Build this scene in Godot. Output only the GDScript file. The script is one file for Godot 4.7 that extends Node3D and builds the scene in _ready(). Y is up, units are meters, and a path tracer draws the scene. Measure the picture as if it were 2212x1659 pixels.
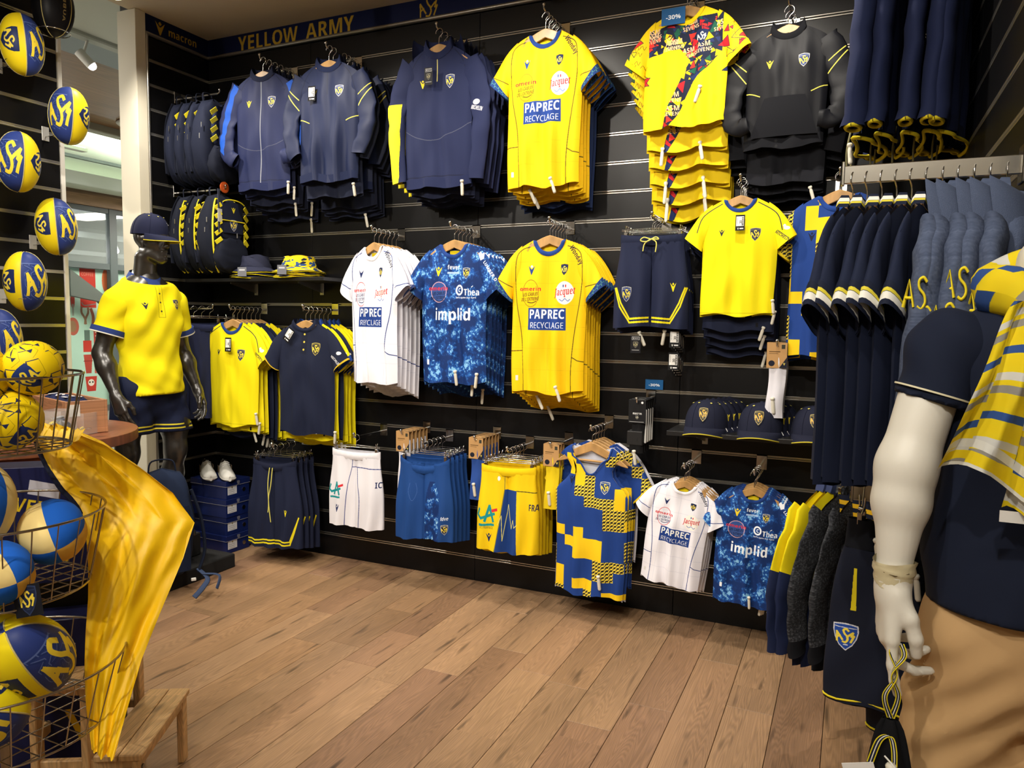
extends Node3D
# A rugby club shop corner: slatted walls with hanging kit, mannequins, ball baskets.

class MB:
	var v := PackedVector3Array()
	var t := PackedVector2Array()
	var ix := PackedInt32Array()
	func add(p: Vector3, uv := Vector2.ZERO) -> int:
		v.append(p)
		t.append(uv)
		return v.size() - 1
	func tri(a: int, b: int, c: int) -> void:
		ix.append(a)
		ix.append(b)
		ix.append(c)
	func quad(a: int, b: int, c: int, d: int) -> void:
		tri(a, b, c)
		tri(a, c, d)
	func face(a: Vector3, b: Vector3, c: Vector3, d: Vector3) -> void:
		var i := add(a, Vector2(0, 0))
		add(b, Vector2(1, 0))
		add(c, Vector2(1, 1))
		add(d, Vector2(0, 1))
		quad(i, i + 1, i + 2, i + 3)
	# a sheet of points f(u, v); uvf gives its texture coordinates
	func grid(us: Array, vs: Array, f: Callable, uvf = null, wrap := false) -> void:
		var first := v.size()
		var nu := us.size()
		for b in vs:
			for a in us:
				var p: Vector3 = f.call(a, b)
				add(p, uvf.call(a, b, p) if uvf != null else Vector2(a, b))
		for j in vs.size() - 1:
			for i in (nu if wrap else nu - 1):
				var i2 := (i + 1) % nu
				quad(first + j * nu + i, first + j * nu + i2, first + (j + 1) * nu + i2, first + (j + 1) * nu + i)
	func fan(ring: Array, uvc := Vector2(0.5, 0.5)) -> void:
		var c := Vector3.ZERO
		for p in ring:
			c += p
		c /= ring.size()
		var k := add(c, uvc)
		var f := v.size()
		for p in ring:
			add(p, uvc)
		for i in ring.size():
			tri(k, f + i, f + (i + 1) % ring.size())
	# box with chamfered edges
	func box(c: Vector3, s: Vector3, ch := 0.0, bs := Basis()) -> void:
		var h := s / 2.0
		var e := minf(ch, minf(h.x, minf(h.y, h.z)) * 0.9)
		for ax in 3:
			for sg in [-1.0, 1.0]:
				var b := (ax + 1) % 3
				var d := (ax + 2) % 3
				var q := []
				for k in [[-1, -1], [1, -1], [1, 1], [-1, 1]]:
					var p := Vector3.ZERO
					p[ax] = sg * h[ax]
					p[b] = k[0] * (h[b] - e) * sg
					p[d] = k[1] * (h[d] - e)
					q.append(c + bs * p)
				face(q[0], q[3], q[2], q[1])
		if e <= 0.0:
			return
		for ax in 3:
			var b := (ax + 1) % 3
			var d := (ax + 2) % 3
			for sb in [-1.0, 1.0]:
				for sd in [-1.0, 1.0]:
					var q := []
					for k in [[-1, 0], [1, 0], [1, 1], [-1, 1]]:
						var p := Vector3.ZERO
						p[ax] = k[0] * (h[ax] - e) * sb * sd
						p[b] = sb * (h[b] - (e if k[1] else 0.0))
						p[d] = sd * (h[d] - (0.0 if k[1] else e))
						q.append(c + bs * p)
					face(q[0], q[3], q[2], q[1])
		for sx in [-1.0, 1.0]:
			for sy in [-1.0, 1.0]:
				for sz in [-1.0, 1.0]:
					var i := add(c + bs * Vector3(sx * h.x, sy * (h.y - e), sz * (h.z - e)))
					add(c + bs * Vector3(sx * (h.x - e), sy * h.y, sz * (h.z - e)))
					add(c + bs * Vector3(sx * (h.x - e), sy * (h.y - e), sz * h.z))
					if sx * sy * sz > 0:
						tri(i, i + 2, i + 1)
					else:
						tri(i, i + 1, i + 2)
	func cube(a: Vector3, b: Vector3, ch := 0.0) -> void:
		box((a + b) / 2.0, (b - a).abs(), ch)
	# tube along a path; r is a number or a list, ry the same across the other axis
	func tube(path: Array, r, sides := 8, caps := true, flat := 1.0, up := Vector3.ZERO) -> void:
		var n := path.size()
		var rings := []
		var side := Vector3.ZERO
		for i in n:
			var d: Vector3 = (path[mini(i + 1, n - 1)] - path[maxi(i - 1, 0)]).normalized()
			if up != Vector3.ZERO:
				side = up.cross(d).normalized()
			elif i == 0:
				side = d.cross(Vector3.UP if absf(d.y) < 0.9 else Vector3.RIGHT).normalized()
			else:
				side = (side - d * side.dot(d)).normalized()
			var o := d.cross(side)
			var rr: float = r[i] if r is Array else r
			var ring := []
			for k in sides:
				var a := TAU * k / sides
				ring.append(path[i] + (side * cos(a) * rr + o * sin(a) * rr * flat))
			rings.append(ring)
		loft(rings, caps)
	func loft(rings: Array, caps := true, closed := true) -> void:
		var first := v.size()
		var m: int = rings[0].size()
		for j in rings.size():
			for k in m:
				add(rings[j][k], Vector2(float(k) / m, float(j) / maxi(1, rings.size() - 1)))
		for j in rings.size() - 1:
			for k in (m if closed else m - 1):
				var k2 := (k + 1) % m
				quad(first + j * m + k, first + (j + 1) * m + k, first + (j + 1) * m + k2, first + j * m + k2)
		if caps:
			var last: Array = rings[-1].duplicate()
			last.reverse()
			fan(rings[0])
			fan(last)
	# solid of revolution about y: profile of (radius, height)
	func lathe(profile: Array, seg := 20, xf := Transform3D()) -> void:
		var rings := []
		for p in profile:
			var ring := []
			for k in seg:
				var a := TAU * k / seg
				ring.append(xf * Vector3(cos(a) * p[0], p[1], sin(a) * p[0]))
			rings.append(ring)
		loft(rings, true)
	# flat outline given thickness in z, with a small bevel
	func prism(poly: PackedVector2Array, z0: float, z1: float, bev := 0.0, xf := Transform3D()) -> void:
		var n := poly.size()
		var inner := PackedVector2Array()
		var sgn := 1.0 if Geometry2D.is_polygon_clockwise(poly) else -1.0
		for i in n:
			var a := (poly[i] - poly[(i + n - 1) % n]).normalized()
			var b := (poly[(i + 1) % n] - poly[i]).normalized()
			var nn := ((a.orthogonal() + b.orthogonal()) * sgn).normalized()
			inner.append(poly[i] + nn * bev)
		var tr := Geometry2D.triangulate_polygon(poly)
		for side in 2:
			var f := v.size()
			for p in inner:
				add(xf * Vector3(p.x, p.y, z1 if side else z0), p)
			for k in range(0, tr.size(), 3):
				if (side == 1) == (sgn > 0):
					tri(f + tr[k], f + tr[k + 1], f + tr[k + 2])
				else:
					tri(f + tr[k], f + tr[k + 2], f + tr[k + 1])
		var zs := [[inner, z0], [poly, z0 + bev * signf(z1 - z0)], [poly, z1 - bev * signf(z1 - z0)], [inner, z1]]
		for j in 3:
			for i in n:
				var k := (i + 1) % n
				var a: Vector2 = zs[j][0][i]
				var b: Vector2 = zs[j][0][k]
				var c: Vector2 = zs[j + 1][0][k]
				var d: Vector2 = zs[j + 1][0][i]
				face(xf * Vector3(a.x, a.y, zs[j][1]), xf * Vector3(b.x, b.y, zs[j][1]), xf * Vector3(c.x, c.y, zs[j + 1][1]), xf * Vector3(d.x, d.y, zs[j + 1][1]))
	func ball(c: Vector3, r: Vector3, nu := 16, nv := 10) -> void:
		var rings := []
		for j in range(1, nv):
			var ring := []
			var b := PI * j / nv
			for k in nu:
				var a := TAU * k / nu
				ring.append(c + Vector3(cos(a) * sin(b), cos(b), sin(a) * sin(b)) * r)
			rings.append(ring)
		loft(rings, true)
	func shift(xf: Transform3D, from := 0) -> void:
		for i in range(from, v.size()):
			v[i] = xf * v[i]
	func mesh(closed := true) -> ArrayMesh:
		if closed:  # front faces run clockwise: turn the shape right side out
			var c := Vector3.ZERO
			for p in v:
				c += p
			c /= maxi(1, v.size())
			var vol := 0.0
			for i in range(0, ix.size(), 3):
				vol += (v[ix[i]] - c).dot((v[ix[i + 1]] - c).cross(v[ix[i + 2]] - c))
			if vol > 0:
				for i in range(0, ix.size(), 3):
					var k := ix[i + 1]
					ix[i + 1] = ix[i + 2]
					ix[i + 2] = k
		var n := PackedVector3Array()
		n.resize(v.size())
		for i in range(0, ix.size(), 3):
			var a := ix[i]
			var b := ix[i + 1]
			var d := ix[i + 2]
			var x := (v[d] - v[a]).cross(v[b] - v[a])
			n[a] += x
			n[b] += x
			n[d] += x
		for i in n.size():
			n[i] = n[i].normalized() if n[i].length_squared() > 0 else Vector3.UP
		var arr := []
		arr.resize(Mesh.ARRAY_MAX)
		arr[Mesh.ARRAY_VERTEX] = v
		arr[Mesh.ARRAY_NORMAL] = n
		arr[Mesh.ARRAY_TEX_UV] = t
		arr[Mesh.ARRAY_INDEX] = ix
		var m := ArrayMesh.new()
		m.add_surface_from_arrays(Mesh.PRIMITIVE_TRIANGLES, arr)
		return m

# A picture in metres: prints and lettering on cloth, cards and signs
class Pix:
	static var glyphs := {}
	var im: Image
	var k: float
	var x0: float
	var y0: float
	var xf := Transform2D()
	func _init(w: float, h: float, c: Color, per := 1000.0, left := 0.0, top := 0.0) -> void:
		im = Image.create(int(w * per), int(h * per), false, Image.FORMAT_RGB8)
		im.fill(c)
		k = per
		x0 = left
		y0 = top
	func px(p: Vector2) -> Vector2:
		var q := xf * p
		return Vector2((q.x - x0) * k, (y0 - q.y) * k)
	func poly(pts: Array, c: Color) -> void:
		var q := PackedVector2Array()
		for p in pts:
			q.append(px(p))
		raw(q, c)
	func raw(q: PackedVector2Array, c: Color) -> void:
		var lo := INF
		var hi := -INF
		for p in q:
			lo = minf(lo, p.y)
			hi = maxf(hi, p.y)
		var n := q.size()
		for y in range(maxi(0, int(floor(lo))), mini(im.get_height() - 1, int(ceil(hi))) + 1):
			var yc := y + 0.5
			var xs := []
			for i in n:
				var a := q[i]
				var b := q[(i + 1) % n]
				if (a.y <= yc) != (b.y <= yc):
					xs.append(a.x + (yc - a.y) / (b.y - a.y) * (b.x - a.x))
			xs.sort()
			for j in range(0, xs.size() - 1, 2):
				var l := int(round(xs[j]))
				var r := int(round(xs[j + 1]))
				if r > l:
					im.fill_rect(Rect2i(l, y, r - l, 1), c)
	func rect(x: float, y: float, w: float, h: float, c: Color) -> void:
		poly([Vector2(x, y), Vector2(x + w, y), Vector2(x + w, y - h), Vector2(x, y - h)], c)
	func line(pts: Array, w: float, c: Color) -> void:
		for i in pts.size() - 1:
			var a: Vector2 = pts[i]
			var b: Vector2 = pts[i + 1]
			var d := (b - a).normalized() * w / 2.0
			var o := d.orthogonal()
			poly([a - d * 0.6 + o, b + d * 0.6 + o, b + d * 0.6 - o, a - d * 0.6 - o], c)
	func curve(pts: Array, w: float, c: Color, steps := 8) -> void:
		line(smooth(pts, steps), w, c)
	static func smooth(pts: Array, steps := 8) -> Array:
		var out := []
		for i in pts.size() - 1:
			var p0: Vector2 = pts[maxi(i - 1, 0)]
			var p3: Vector2 = pts[mini(i + 2, pts.size() - 1)]
			for s in steps:
				out.append(pts[i].cubic_interpolate(pts[i + 1], p0, p3, float(s) / steps))
		out.append(pts[-1])
		return out
	func oval(c: Vector2, rx: float, ry: float, colr: Color) -> void:
		var q := []
		for i in 28:
			q.append(c + Vector2(cos(TAU * i / 28) * rx, sin(TAU * i / 28) * ry))
		poly(q, colr)
	func ring(c: Vector2, rx: float, ry: float, w: float, colr: Color, a0 := 0.0, a1 := TAU) -> void:
		var q := []
		for i in 29:
			var a := lerpf(a0, a1, i / 28.0)
			q.append(c + Vector2(cos(a) * rx, sin(a) * ry))
		line(q, w, colr)
	static func glyph(s: String, style: String) -> Array:
		var key := style + s
		if not glyphs.has(key):
			var f := SystemFont.new()
			f.font_names = PackedStringArray(["Droid Serif" if style.begins_with("serif") else "Droid Sans"])
			f.font_weight = 700 if style.ends_with("bold") else 400
			var tm := TextMesh.new()
			tm.font = f
			tm.font_size = 64
			tm.pixel_size = 1.0 / 64.0
			tm.depth = 0.0
			tm.curve_step = 2.0
			tm.text = s
			var arr := tm.get_mesh_arrays()
			var v: PackedVector3Array = arr[Mesh.ARRAY_VERTEX]
			var ii = arr[Mesh.ARRAY_INDEX]
			var tris := PackedVector2Array()
			if ii != null and ii.size():
				for i in ii:
					tris.append(Vector2(v[i].x, v[i].y))
			else:
				for p in v:
					tris.append(Vector2(p.x, p.y))
			var lo := Vector2(INF, INF)
			var hi := -lo
			for p in tris:
				lo = lo.min(p)
				hi = hi.max(p)
			glyphs[key] = [tris, lo, hi]
		return glyphs[key]
	# lettering whose ink box is centred on c and is w wide (or h tall, when w is 0)
	func text(s: String, c: Vector2, w: float, h: float, colr: Color, style := "bold", turn := 0.0, slant := 0.0) -> void:
		var g := glyph(s, style)
		var lo: Vector2 = g[1]
		var hi: Vector2 = g[2]
		var sz := hi - lo
		var sx := w / sz.x if w > 0 else h / sz.y
		var sy := h / sz.y if h > 0 else sx
		var keep := xf
		xf = xf * Transform2D(turn, c)
		var tris: PackedVector2Array = g[0]
		for i in range(0, tris.size(), 3):
			var q := PackedVector2Array()
			for j in 3:
				var p := tris[i + j] - (lo + hi) / 2.0
				q.append(px(Vector2(p.x * sx + p.y * sy * slant, p.y * sy)))
			raw(q, colr)
		xf = keep
	func at(c: Vector2, s: float, turn := 0.0) -> void:
		xf = Transform2D(turn, Vector2(s, s), 0.0, c)
	func home() -> void:
		xf = Transform2D()
	# the three letters of the club drawn as one sign, about one unit tall
	func letters(c: Color, w := 0.1) -> void:
		line([Vector2(-0.56, -0.46), Vector2(-0.58, 0.26), Vector2(-0.2, -0.3)], w, c)
		line([Vector2(-0.55, -0.14), Vector2(-0.34, -0.02)], w, c)
		curve([Vector2(0.2, 0.42), Vector2(0.06, 0.56), Vector2(-0.13, 0.44), Vector2(-0.06, 0.2), Vector2(0.1, 0.0), Vector2(0.14, -0.26), Vector2(0.0, -0.48), Vector2(-0.18, -0.44)], w, c)
		line([Vector2(0.16, 0.0), Vector2(0.5, 0.32), Vector2(0.4, -0.02), Vector2(0.56, 0.06), Vector2(0.34, -0.46)], w, c)
	func crest(c: Vector2, h: float, field := Color("1b2a57"), edge := Color("d9d6c8"), gold := Color("e6cf4a"), turn := 0.0) -> void:
		var keep := xf
		xf = xf * Transform2D(turn, Vector2(h, h), 0.0, c)
		var sh := shield(1.0)
		poly(sh, edge)
		poly(shield(0.9), field)
		line([Vector2(-0.32, 0.33), Vector2(0.32, 0.33)], 0.03, edge)
		var k2 := xf
		xf = xf * Transform2D(0.0, Vector2(0.46, 0.46), 0.0, Vector2(0.0, 0.03))
		letters(gold, 0.15)
		xf = k2
		rect(-0.07, -0.26, 0.14, 0.04, edge)
		xf = keep
	static func shield(s: float) -> Array:
		var q := [Vector2(-0.38, 0.44), Vector2(-0.2, 0.48), Vector2(0, 0.5), Vector2(0.2, 0.48), Vector2(0.38, 0.44), Vector2(0.39, 0.2), Vector2(0.33, -0.06), Vector2(0.2, -0.31), Vector2(0, -0.5), Vector2(-0.2, -0.31), Vector2(-0.33, -0.06), Vector2(-0.39, 0.2)]
		var out := []
		for p in q:
			out.append(p * s)
		return out
	# the maker's sign: an open V with a diamond over it
	func maker(c: Vector2, h: float, colr: Color, turn := 0.0) -> void:
		var keep := xf
		xf = xf * Transform2D(turn, Vector2(h, h), 0.0, c)
		poly([Vector2(-0.42, 0.42), Vector2(-0.05, 0.06), Vector2(0.05, 0.06), Vector2(0.42, 0.42), Vector2(0.04, -0.5), Vector2(-0.04, -0.5)], colr)
		poly([Vector2(0, 0.46), Vector2(0.15, 0.3), Vector2(0, 0.14), Vector2(-0.15, 0.3)], colr)
		xf = keep
	func tex() -> ImageTexture:
		return ImageTexture.create_from_image(im)

var mats := {}
var taken := {}

func std(c, rough := 0.8, metal := 0.0, o := {}) -> StandardMaterial3D:
	var key := str(c) + str(rough) + str(metal) + str(o)
	if mats.has(key):
		return mats[key]
	var m := StandardMaterial3D.new()
	m.albedo_color = c if c is Color else Color(str(c))
	m.roughness = rough
	m.metallic = metal
	for p in o:
		m.set(p, o[p])
	mats[key] = m
	return m

func cloth(c, rim := 0.25) -> StandardMaterial3D:
	return std(c, 0.85, 0.0, {"rim_enabled": true, "rim": rim * 0.3, "rim_tint": 0.7, "cull_mode": 2, "metallic_specular": 0.3})

func printed(p: Pix, rough := 0.8) -> StandardMaterial3D:
	var m := StandardMaterial3D.new()
	m.albedo_texture = p.tex()
	m.roughness = rough
	m.cull_mode = BaseMaterial3D.CULL_DISABLED
	m.metallic_specular = 0.3
	return m

func numbered(s: String) -> String:
	taken[s] = taken.get(s, -1) + 1
	return s if taken[s] == 0 else "%s_%03d" % [s, taken[s]]

func thing(called: String, label: String, category: String, at := Vector3.ZERO, turn := 0.0, group := "") -> Node3D:
	var o := Node3D.new()
	o.name = numbered(called)
	add_child(o)
	o.position = at
	o.rotation.y = turn
	return tag(o, label, category, group)

func tag(o: Node3D, label: String, category := "", group := "") -> Node3D:
	if label:
		o.set_meta("label", label)
	if category:
		o.set_meta("category", category)
	if group:
		o.set_meta("group", group)
	return o

func part(called: String, m, mat: Material, parent: Node3D = null, at := Vector3.ZERO) -> MeshInstance3D:
	var o := MeshInstance3D.new()
	o.mesh = m.mesh() if m is MB else m
	o.name = called if parent else numbered(called)
	o.material_override = mat
	o.position = at
	if parent:
		parent.add_child(o, true)
	else:
		add_child(o)
	return o

func sheet(called: String, m: MB, mat: Material, parent: Node3D = null) -> MeshInstance3D:
	return part(called, m.mesh(false), mat, parent)

func struct(called: String, m, mat: Material, at := Vector3.ZERO) -> MeshInstance3D:
	var o := part(called, m, mat, null, at)
	o.set_meta("kind", "structure")
	return o

func copy(o: Node3D, at: Vector3, turn := 0.0, label := "", group := "") -> Node3D:
	var c: Node3D = o.duplicate()
	var base := String(o.name)
	if base.length() > 4 and base[-4] == "_" and base.right(3).is_valid_int():
		base = base.left(-4)
	c.name = numbered(base)
	add_child(c)
	c.position = at
	c.rotation = Vector3(0, turn, 0)
	return tag(c, label, "", group)

func steps(n: int, a := 0.0, b := 1.0) -> Array:
	var out := []
	for i in n + 1:
		out.append(lerpf(a, b, float(i) / n))
	return out

func path3(pts: Array, n := 6) -> Array:
	var out := []
	for i in pts.size() - 1:
		for s in n:
			out.append(pts[i].cubic_interpolate(pts[i + 1], pts[maxi(i - 1, 0)], pts[mini(i + 2, pts.size() - 1)], float(s) / n))
	out.append(pts[-1])
	return out

func rnd(s: float) -> float:
	return fposmod(sin(s * 127.1 + 311.7) * 43758.5453, 1.0)

const TOP := 3.2955
const RX := 4.43
func slot(k: float) -> float:
	return TOP - 0.15 * k

func setup() -> void:
	var cam := Camera3D.new()
	cam.name = "camera"
	cam.fov = 54.55
	cam.near = 0.05
	cam.far = 100.0
	cam.position = Vector3(4.068, 1.55, 3.881)
	cam.rotation_order = EULER_ORDER_YXZ
	cam.rotation = Vector3(-0.0830, 0.4276, 0.0139)
	add_child(cam)
	cam.make_current()
	var we := WorldEnvironment.new()
	we.name = "surroundings"
	var e := Environment.new()
	e.background_mode = Environment.BG_COLOR
	e.background_color = Color(0.55, 0.55, 0.52)
	e.background_energy_multiplier = 1.0
	e.tonemap_mode = Environment.TONE_MAPPER_LINEAR
	e.tonemap_exposure = 0.62
	e.sdfgi_enabled = true
	e.ssao_enabled = true
	e.ssil_enabled = true
	we.environment = e
	add_child(we)
	# unseen ceiling spots, out of view, placed to light the walls and goods
	for x in [0.35, 1.25, 2.44, 3.6]:
		unseen_spot(Vector3(x, 3.31, 0.95), Vector3(x + 0.25, 1.3, 0.25), 3.2, 62.0)
	for x in [0.9, 2.2, 3.5]:
		unseen_spot(Vector3(x, 3.3, 3.0), Vector3(x + 0.1, 1.2, 0.2), 5.0, 46.0)  # unseen frontal spots, placed to light the garments from the front
	unseen_spot(Vector3(1.5, 3.3, 3.9), Vector3(1.3, 0.6, 2.2), 4.0, 48.0)  # this and the next two: unseen, lighting basket corner, floor, ball wall
	unseen_spot(Vector3(2.9, 3.3, 3.9), Vector3(3.0, 0.3, 1.9), 4.0, 48.0)
	unseen_spot(Vector3(1.5, 3.3, 1.8), Vector3(0.1, 1.6, 1.2), 3.5, 42.0)
	unseen_spot(Vector3(2.9, 3.3, 4.4), Vector3(1.9, 0.8, 2.4), 5.0, 40.0)  # unseen, placed to brighten the poncho and baskets
	unseen_spot(Vector3(3.9, 3.3, 4.7), Vector3(4.25, 0.9, 2.1), 5.0, 40.0)  # unseen, placed to brighten the white mannequin
	panel(Vector3(1.7, 3.4, 5.2), Vector2(1.2, 0.6), 4.0)  # added panels behind the camera, soft fill for the shop
	panel(Vector3(4.6, 3.4, 4.9), Vector2(1.2, 0.6), 4.0)

func unseen_spot(at: Vector3, to: Vector3, e: float, angle: float) -> void:  # out-of-view lamp; fixture and position chosen for what it lights
	var s := thing("track_spotlight", "unseen black spotlight under the shop ceiling, placed to light the goods", "spotlight", at, 0.0, "unseen ceiling spotlights")
	var d := (to - at).normalized()
	var m := MB.new()
	m.tube([-d * 0.1, d * 0.03], 0.04, 14)
	part("housing", m, std("1a1a1a", 0.5), s)
	m = MB.new()
	m.tube([d * 0.031, d * 0.034], 0.034, 14)
	part("bulb", m, std("ffffff", 0.5, 0.0, {"emission_enabled": true, "emission": Color(1, 0.93, 0.82), "emission_energy_multiplier": 6.0}), s)
	m = MB.new()
	m.tube([-d * 0.06, Vector3(0, 3.42 - at.y, 0)], 0.01, 8)
	part("stem", m, std("1a1a1a", 0.5), s)
	var l := SpotLight3D.new()
	l.name = "spot_beam"
	l.light_energy = e
	l.light_color = Color(1, 0.965, 0.91)
	l.spot_angle = angle
	l.spot_angle_attenuation = 0.8
	l.spot_range = 9.0
	l.spot_attenuation = 2.0
	l.light_size = 0.035
	l.shadow_enabled = true
	s.add_child(l)
	l.look_at_from_position(at + d * 0.05, at + d * 2.0, Vector3(0.01, 0, 1))

func panel(at: Vector3, size: Vector2, e: float) -> void:  # added fill light shaped as a ceiling panel
	var s := thing("added_panel_light", "added flat white light panel overhead, fill for the space below", "ceiling light", at, 0.0, "added light panels")
	var m := MB.new()
	m.box(Vector3(0, 0.005, 0), Vector3(size.x + 0.04, 0.03, size.y + 0.04), 0.004)
	part("frame", m, std("e8e8e6", 0.5), s)
	m = MB.new()
	m.box(Vector3(0, -0.012, 0), Vector3(size.x, 0.004, size.y))
	part("diffuser", m, std("ffffff", 0.5, 0.0, {"emission_enabled": true, "emission": Color(1, 0.97, 0.92), "emission_energy_multiplier": 2.0}), s)
	var l := AreaLight3D.new()
	l.name = "panel_light"
	l.area_size = size
	l.light_energy = e
	l.light_color = Color(1, 0.96, 0.9)
	l.area_range = 12.0
	l.shadow_enabled = true
	s.add_child(l)
	l.look_at_from_position(at + Vector3(0, -0.02, 0), at + Vector3(0, -2, 0), Vector3(0, 0, 1))

# one slatted wall: boards as parts between aluminium grooves. xf maps (along, height, out)
func slatwall(wall: Node3D, xf: Transform3D, cuts: Array, board: Material, alu: Material, top := 0, low := 22) -> void:
	var cache := {}
	for k in range(top, low):
		for i in cuts.size() - 1:
			var w: float = cuts[i + 1] - cuts[i] - 0.002
			var h := 0.131 if k < 21 else 0.136
			var key := "%.3f_%.3f" % [w, h]
			if not cache.has(key):
				var m := MB.new()
				m.box(Vector3.ZERO, Vector3(w, h, 0.018), 0.0015, xf.basis)
				var r := MB.new()
				r.box(Vector3(0, 0.0062, 0.0), Vector3(w, 0.006, 0.006), 0.001, xf.basis)
				r.box(Vector3(0, -0.0062, 0.0), Vector3(w, 0.006, 0.006), 0.001, xf.basis)
				r.box(Vector3(0, 0, -0.011), Vector3(w, 0.018, 0.004), 0.0, xf.basis)
				cache[key] = [m.mesh(), r.mesh()]
			var y := slot(k) - 0.0755 if k < 21 else 0.068
			var mid: float = (cuts[i] + cuts[i + 1]) / 2.0
			part("slat", cache[key][0], board, wall, xf * Vector3(mid, y, -0.009))
			if k > 0:
				part("groove_rail", cache[key][1], alu, wall, xf * Vector3(mid, slot(k), -0.002))

func room() -> void:
	var board := std("0b0b0d", 0.36, 0.0, {"metallic_specular": 0.38})
	var alu := std("b9b6ae", 0.28, 0.9)
	var paint := std("bdb6a6", 0.7)
	var black := std("070708", 0.6)
	# back wall
	var m := MB.new()
	m.cube(Vector3(-0.2, 0, -0.15), Vector3(RX + 0.15, 3.6, -0.018))
	var w := struct("wall_back", m, black)
	slatwall(w, Transform3D(Basis(), Vector3.ZERO), [0.0, 0.87, 2.07, 3.26, RX], board, alu)
	# left wall on both sides of the glazed opening
	m = MB.new()
	m.cube(Vector3(-0.15, 0, -0.1), Vector3(-0.018, 3.6, 0.55))
	m.cube(Vector3(-0.15, 0, 1.06), Vector3(-0.018, 3.6, 6.6))
	w = struct("wall_left", m, black)
	var lb := Basis(Vector3(0, 0, 1), Vector3(0, 1, 0), Vector3(1, 0, 0))
	slatwall(w, Transform3D(lb, Vector3.ZERO), [0.0, 0.485], board, alu)
	slatwall(w, Transform3D(lb, Vector3.ZERO), [1.076, 2.27, 3.46], board, alu, -1)
	m = MB.new()
	m.cube(Vector3(-0.02, 0, 3.47), Vector3(0.0, 3.45, 6.6))
	part("plain_panel", m, paint, w)
	m = MB.new()
	m.cube(Vector3(RX + 0.018, 0, -0.1), Vector3(RX + 0.15, 3.6, 1.95))
	w = struct("wall_right", m, black)
	var rb := Basis(Vector3(0, 0, 1), Vector3(0, 1, 0), Vector3(-1, 0, 0))
	slatwall(w, Transform3D(rb, Vector3(RX, 0, 0)), [0.0, 0.75, 1.95], board, alu)
	m = MB.new()
	m.cube(Vector3(RX + 0.15, 0, 1.8), Vector3(6.2, 3.6, 1.95))
	m.cube(Vector3(6.05, 0, 1.95), Vector3(6.2, 3.6, 6.6))
	part("return_panel", m, paint, w)
	m = MB.new()
	m.cube(Vector3(-0.15, 0, 6.5), Vector3(6.2, 3.6, 6.65))
	struct("wall_front", m, paint)
	m = MB.new()
	m.cube(Vector3(-0.05, 3.42, -0.15), Vector3(6.2, 3.6, 6.65))
	struct("ceiling", m, std("cfc3ae", 0.8))
	# pillar, edge profiles and the blue band with lettering
	m = MB.new()
	m.cube(Vector3(-0.15, 0, 0.502), Vector3(0.012, 3.42, 0.575), 0.003)
	struct("trim_1", m, std("d6d0bd", 0.6))
	m = MB.new()
	m.cube(Vector3(-0.01, 0, 0.486), Vector3(0.016, 3.3, 0.501), 0.003)
	struct("trim_2", m, alu)
	m = MB.new()
	m.cube(Vector3(-0.15, 0, 1.05), Vector3(0.008, 3.42, 1.075), 0.003)
	struct("trim_3", m, std("dcdad2", 0.5))
	m = MB.new()
	m.tube([Vector3(0, TOP + 0.004, 0.008), Vector3(RX, TOP + 0.004, 0.008)], 0.012, 10)
	struct("trim_4", m, alu)
	m = MB.new()
	m.tube([Vector3(0.008, TOP + 0.004, 0.0), Vector3(0.008, TOP + 0.004, 0.5)], 0.012, 10)
	struct("trim_5", m, alu)
	band()
	floor_boards()

func band() -> void:
	var blue := Color("0c1740")
	var gold := Color("b8962e")
	var p := Pix.new(RX, 0.115, blue, 420.0, 0.0, 0.0575)
	p.text("YELLOW", Vector2(0.52, -0.004), 0.5, 0.092, gold, "bold")
	p.text("ARMY", Vector2(1.02, -0.004), 0.37, 0.092, gold, "bold")
	p.at(Vector2(1.735, 0.003), 0.1)
	p.letters(gold, 0.1)
	p.home()
	p.text("BLEU", Vector2(2.62, -0.004), 0.32, 0.092, gold, "bold")
	p.text("ET JAUNE", Vector2(3.2, -0.004), 0.6, 0.092, gold, "bold")
	var m := MB.new()
	var z := 0.002
	m.grid([0.0, 1.0], [0.0, 1.0], func(u, v): return Vector3(u * RX, 3.421 - v * 0.115, z))
	var o := struct("trim_6", MB_box(Vector3(0, 3.305, -0.03), Vector3(RX, 3.421, 0.0)), std(blue, 0.5))
	sheet("lettering", m, printed(p, 0.5), o)
	p = Pix.new(0.5, 0.115, blue, 1200.0, 0.0, 0.0575)
	p.maker(Vector2(0.115, 0.002), 0.088, gold)
	p.text("macron", Vector2(0.29, -0.006), 0.22, 0.038, gold, "bold")
	m = MB.new()
	m.grid([0.0, 1.0], [0.0, 1.0], func(u, v): return Vector3(z, 3.421 - v * 0.115, 0.502 - u * 0.5))
	o = struct("trim_7", MB_box(Vector3(-0.03, 3.305, 0.0), Vector3(0.0, 3.421, 0.502)), std(blue, 0.5))
	sheet("lettering", m, printed(p, 0.5), o)

func MB_box(a: Vector3, b: Vector3, ch := 0.0) -> MB:
	var m := MB.new()
	m.cube(a, b, ch)
	return m

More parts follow.
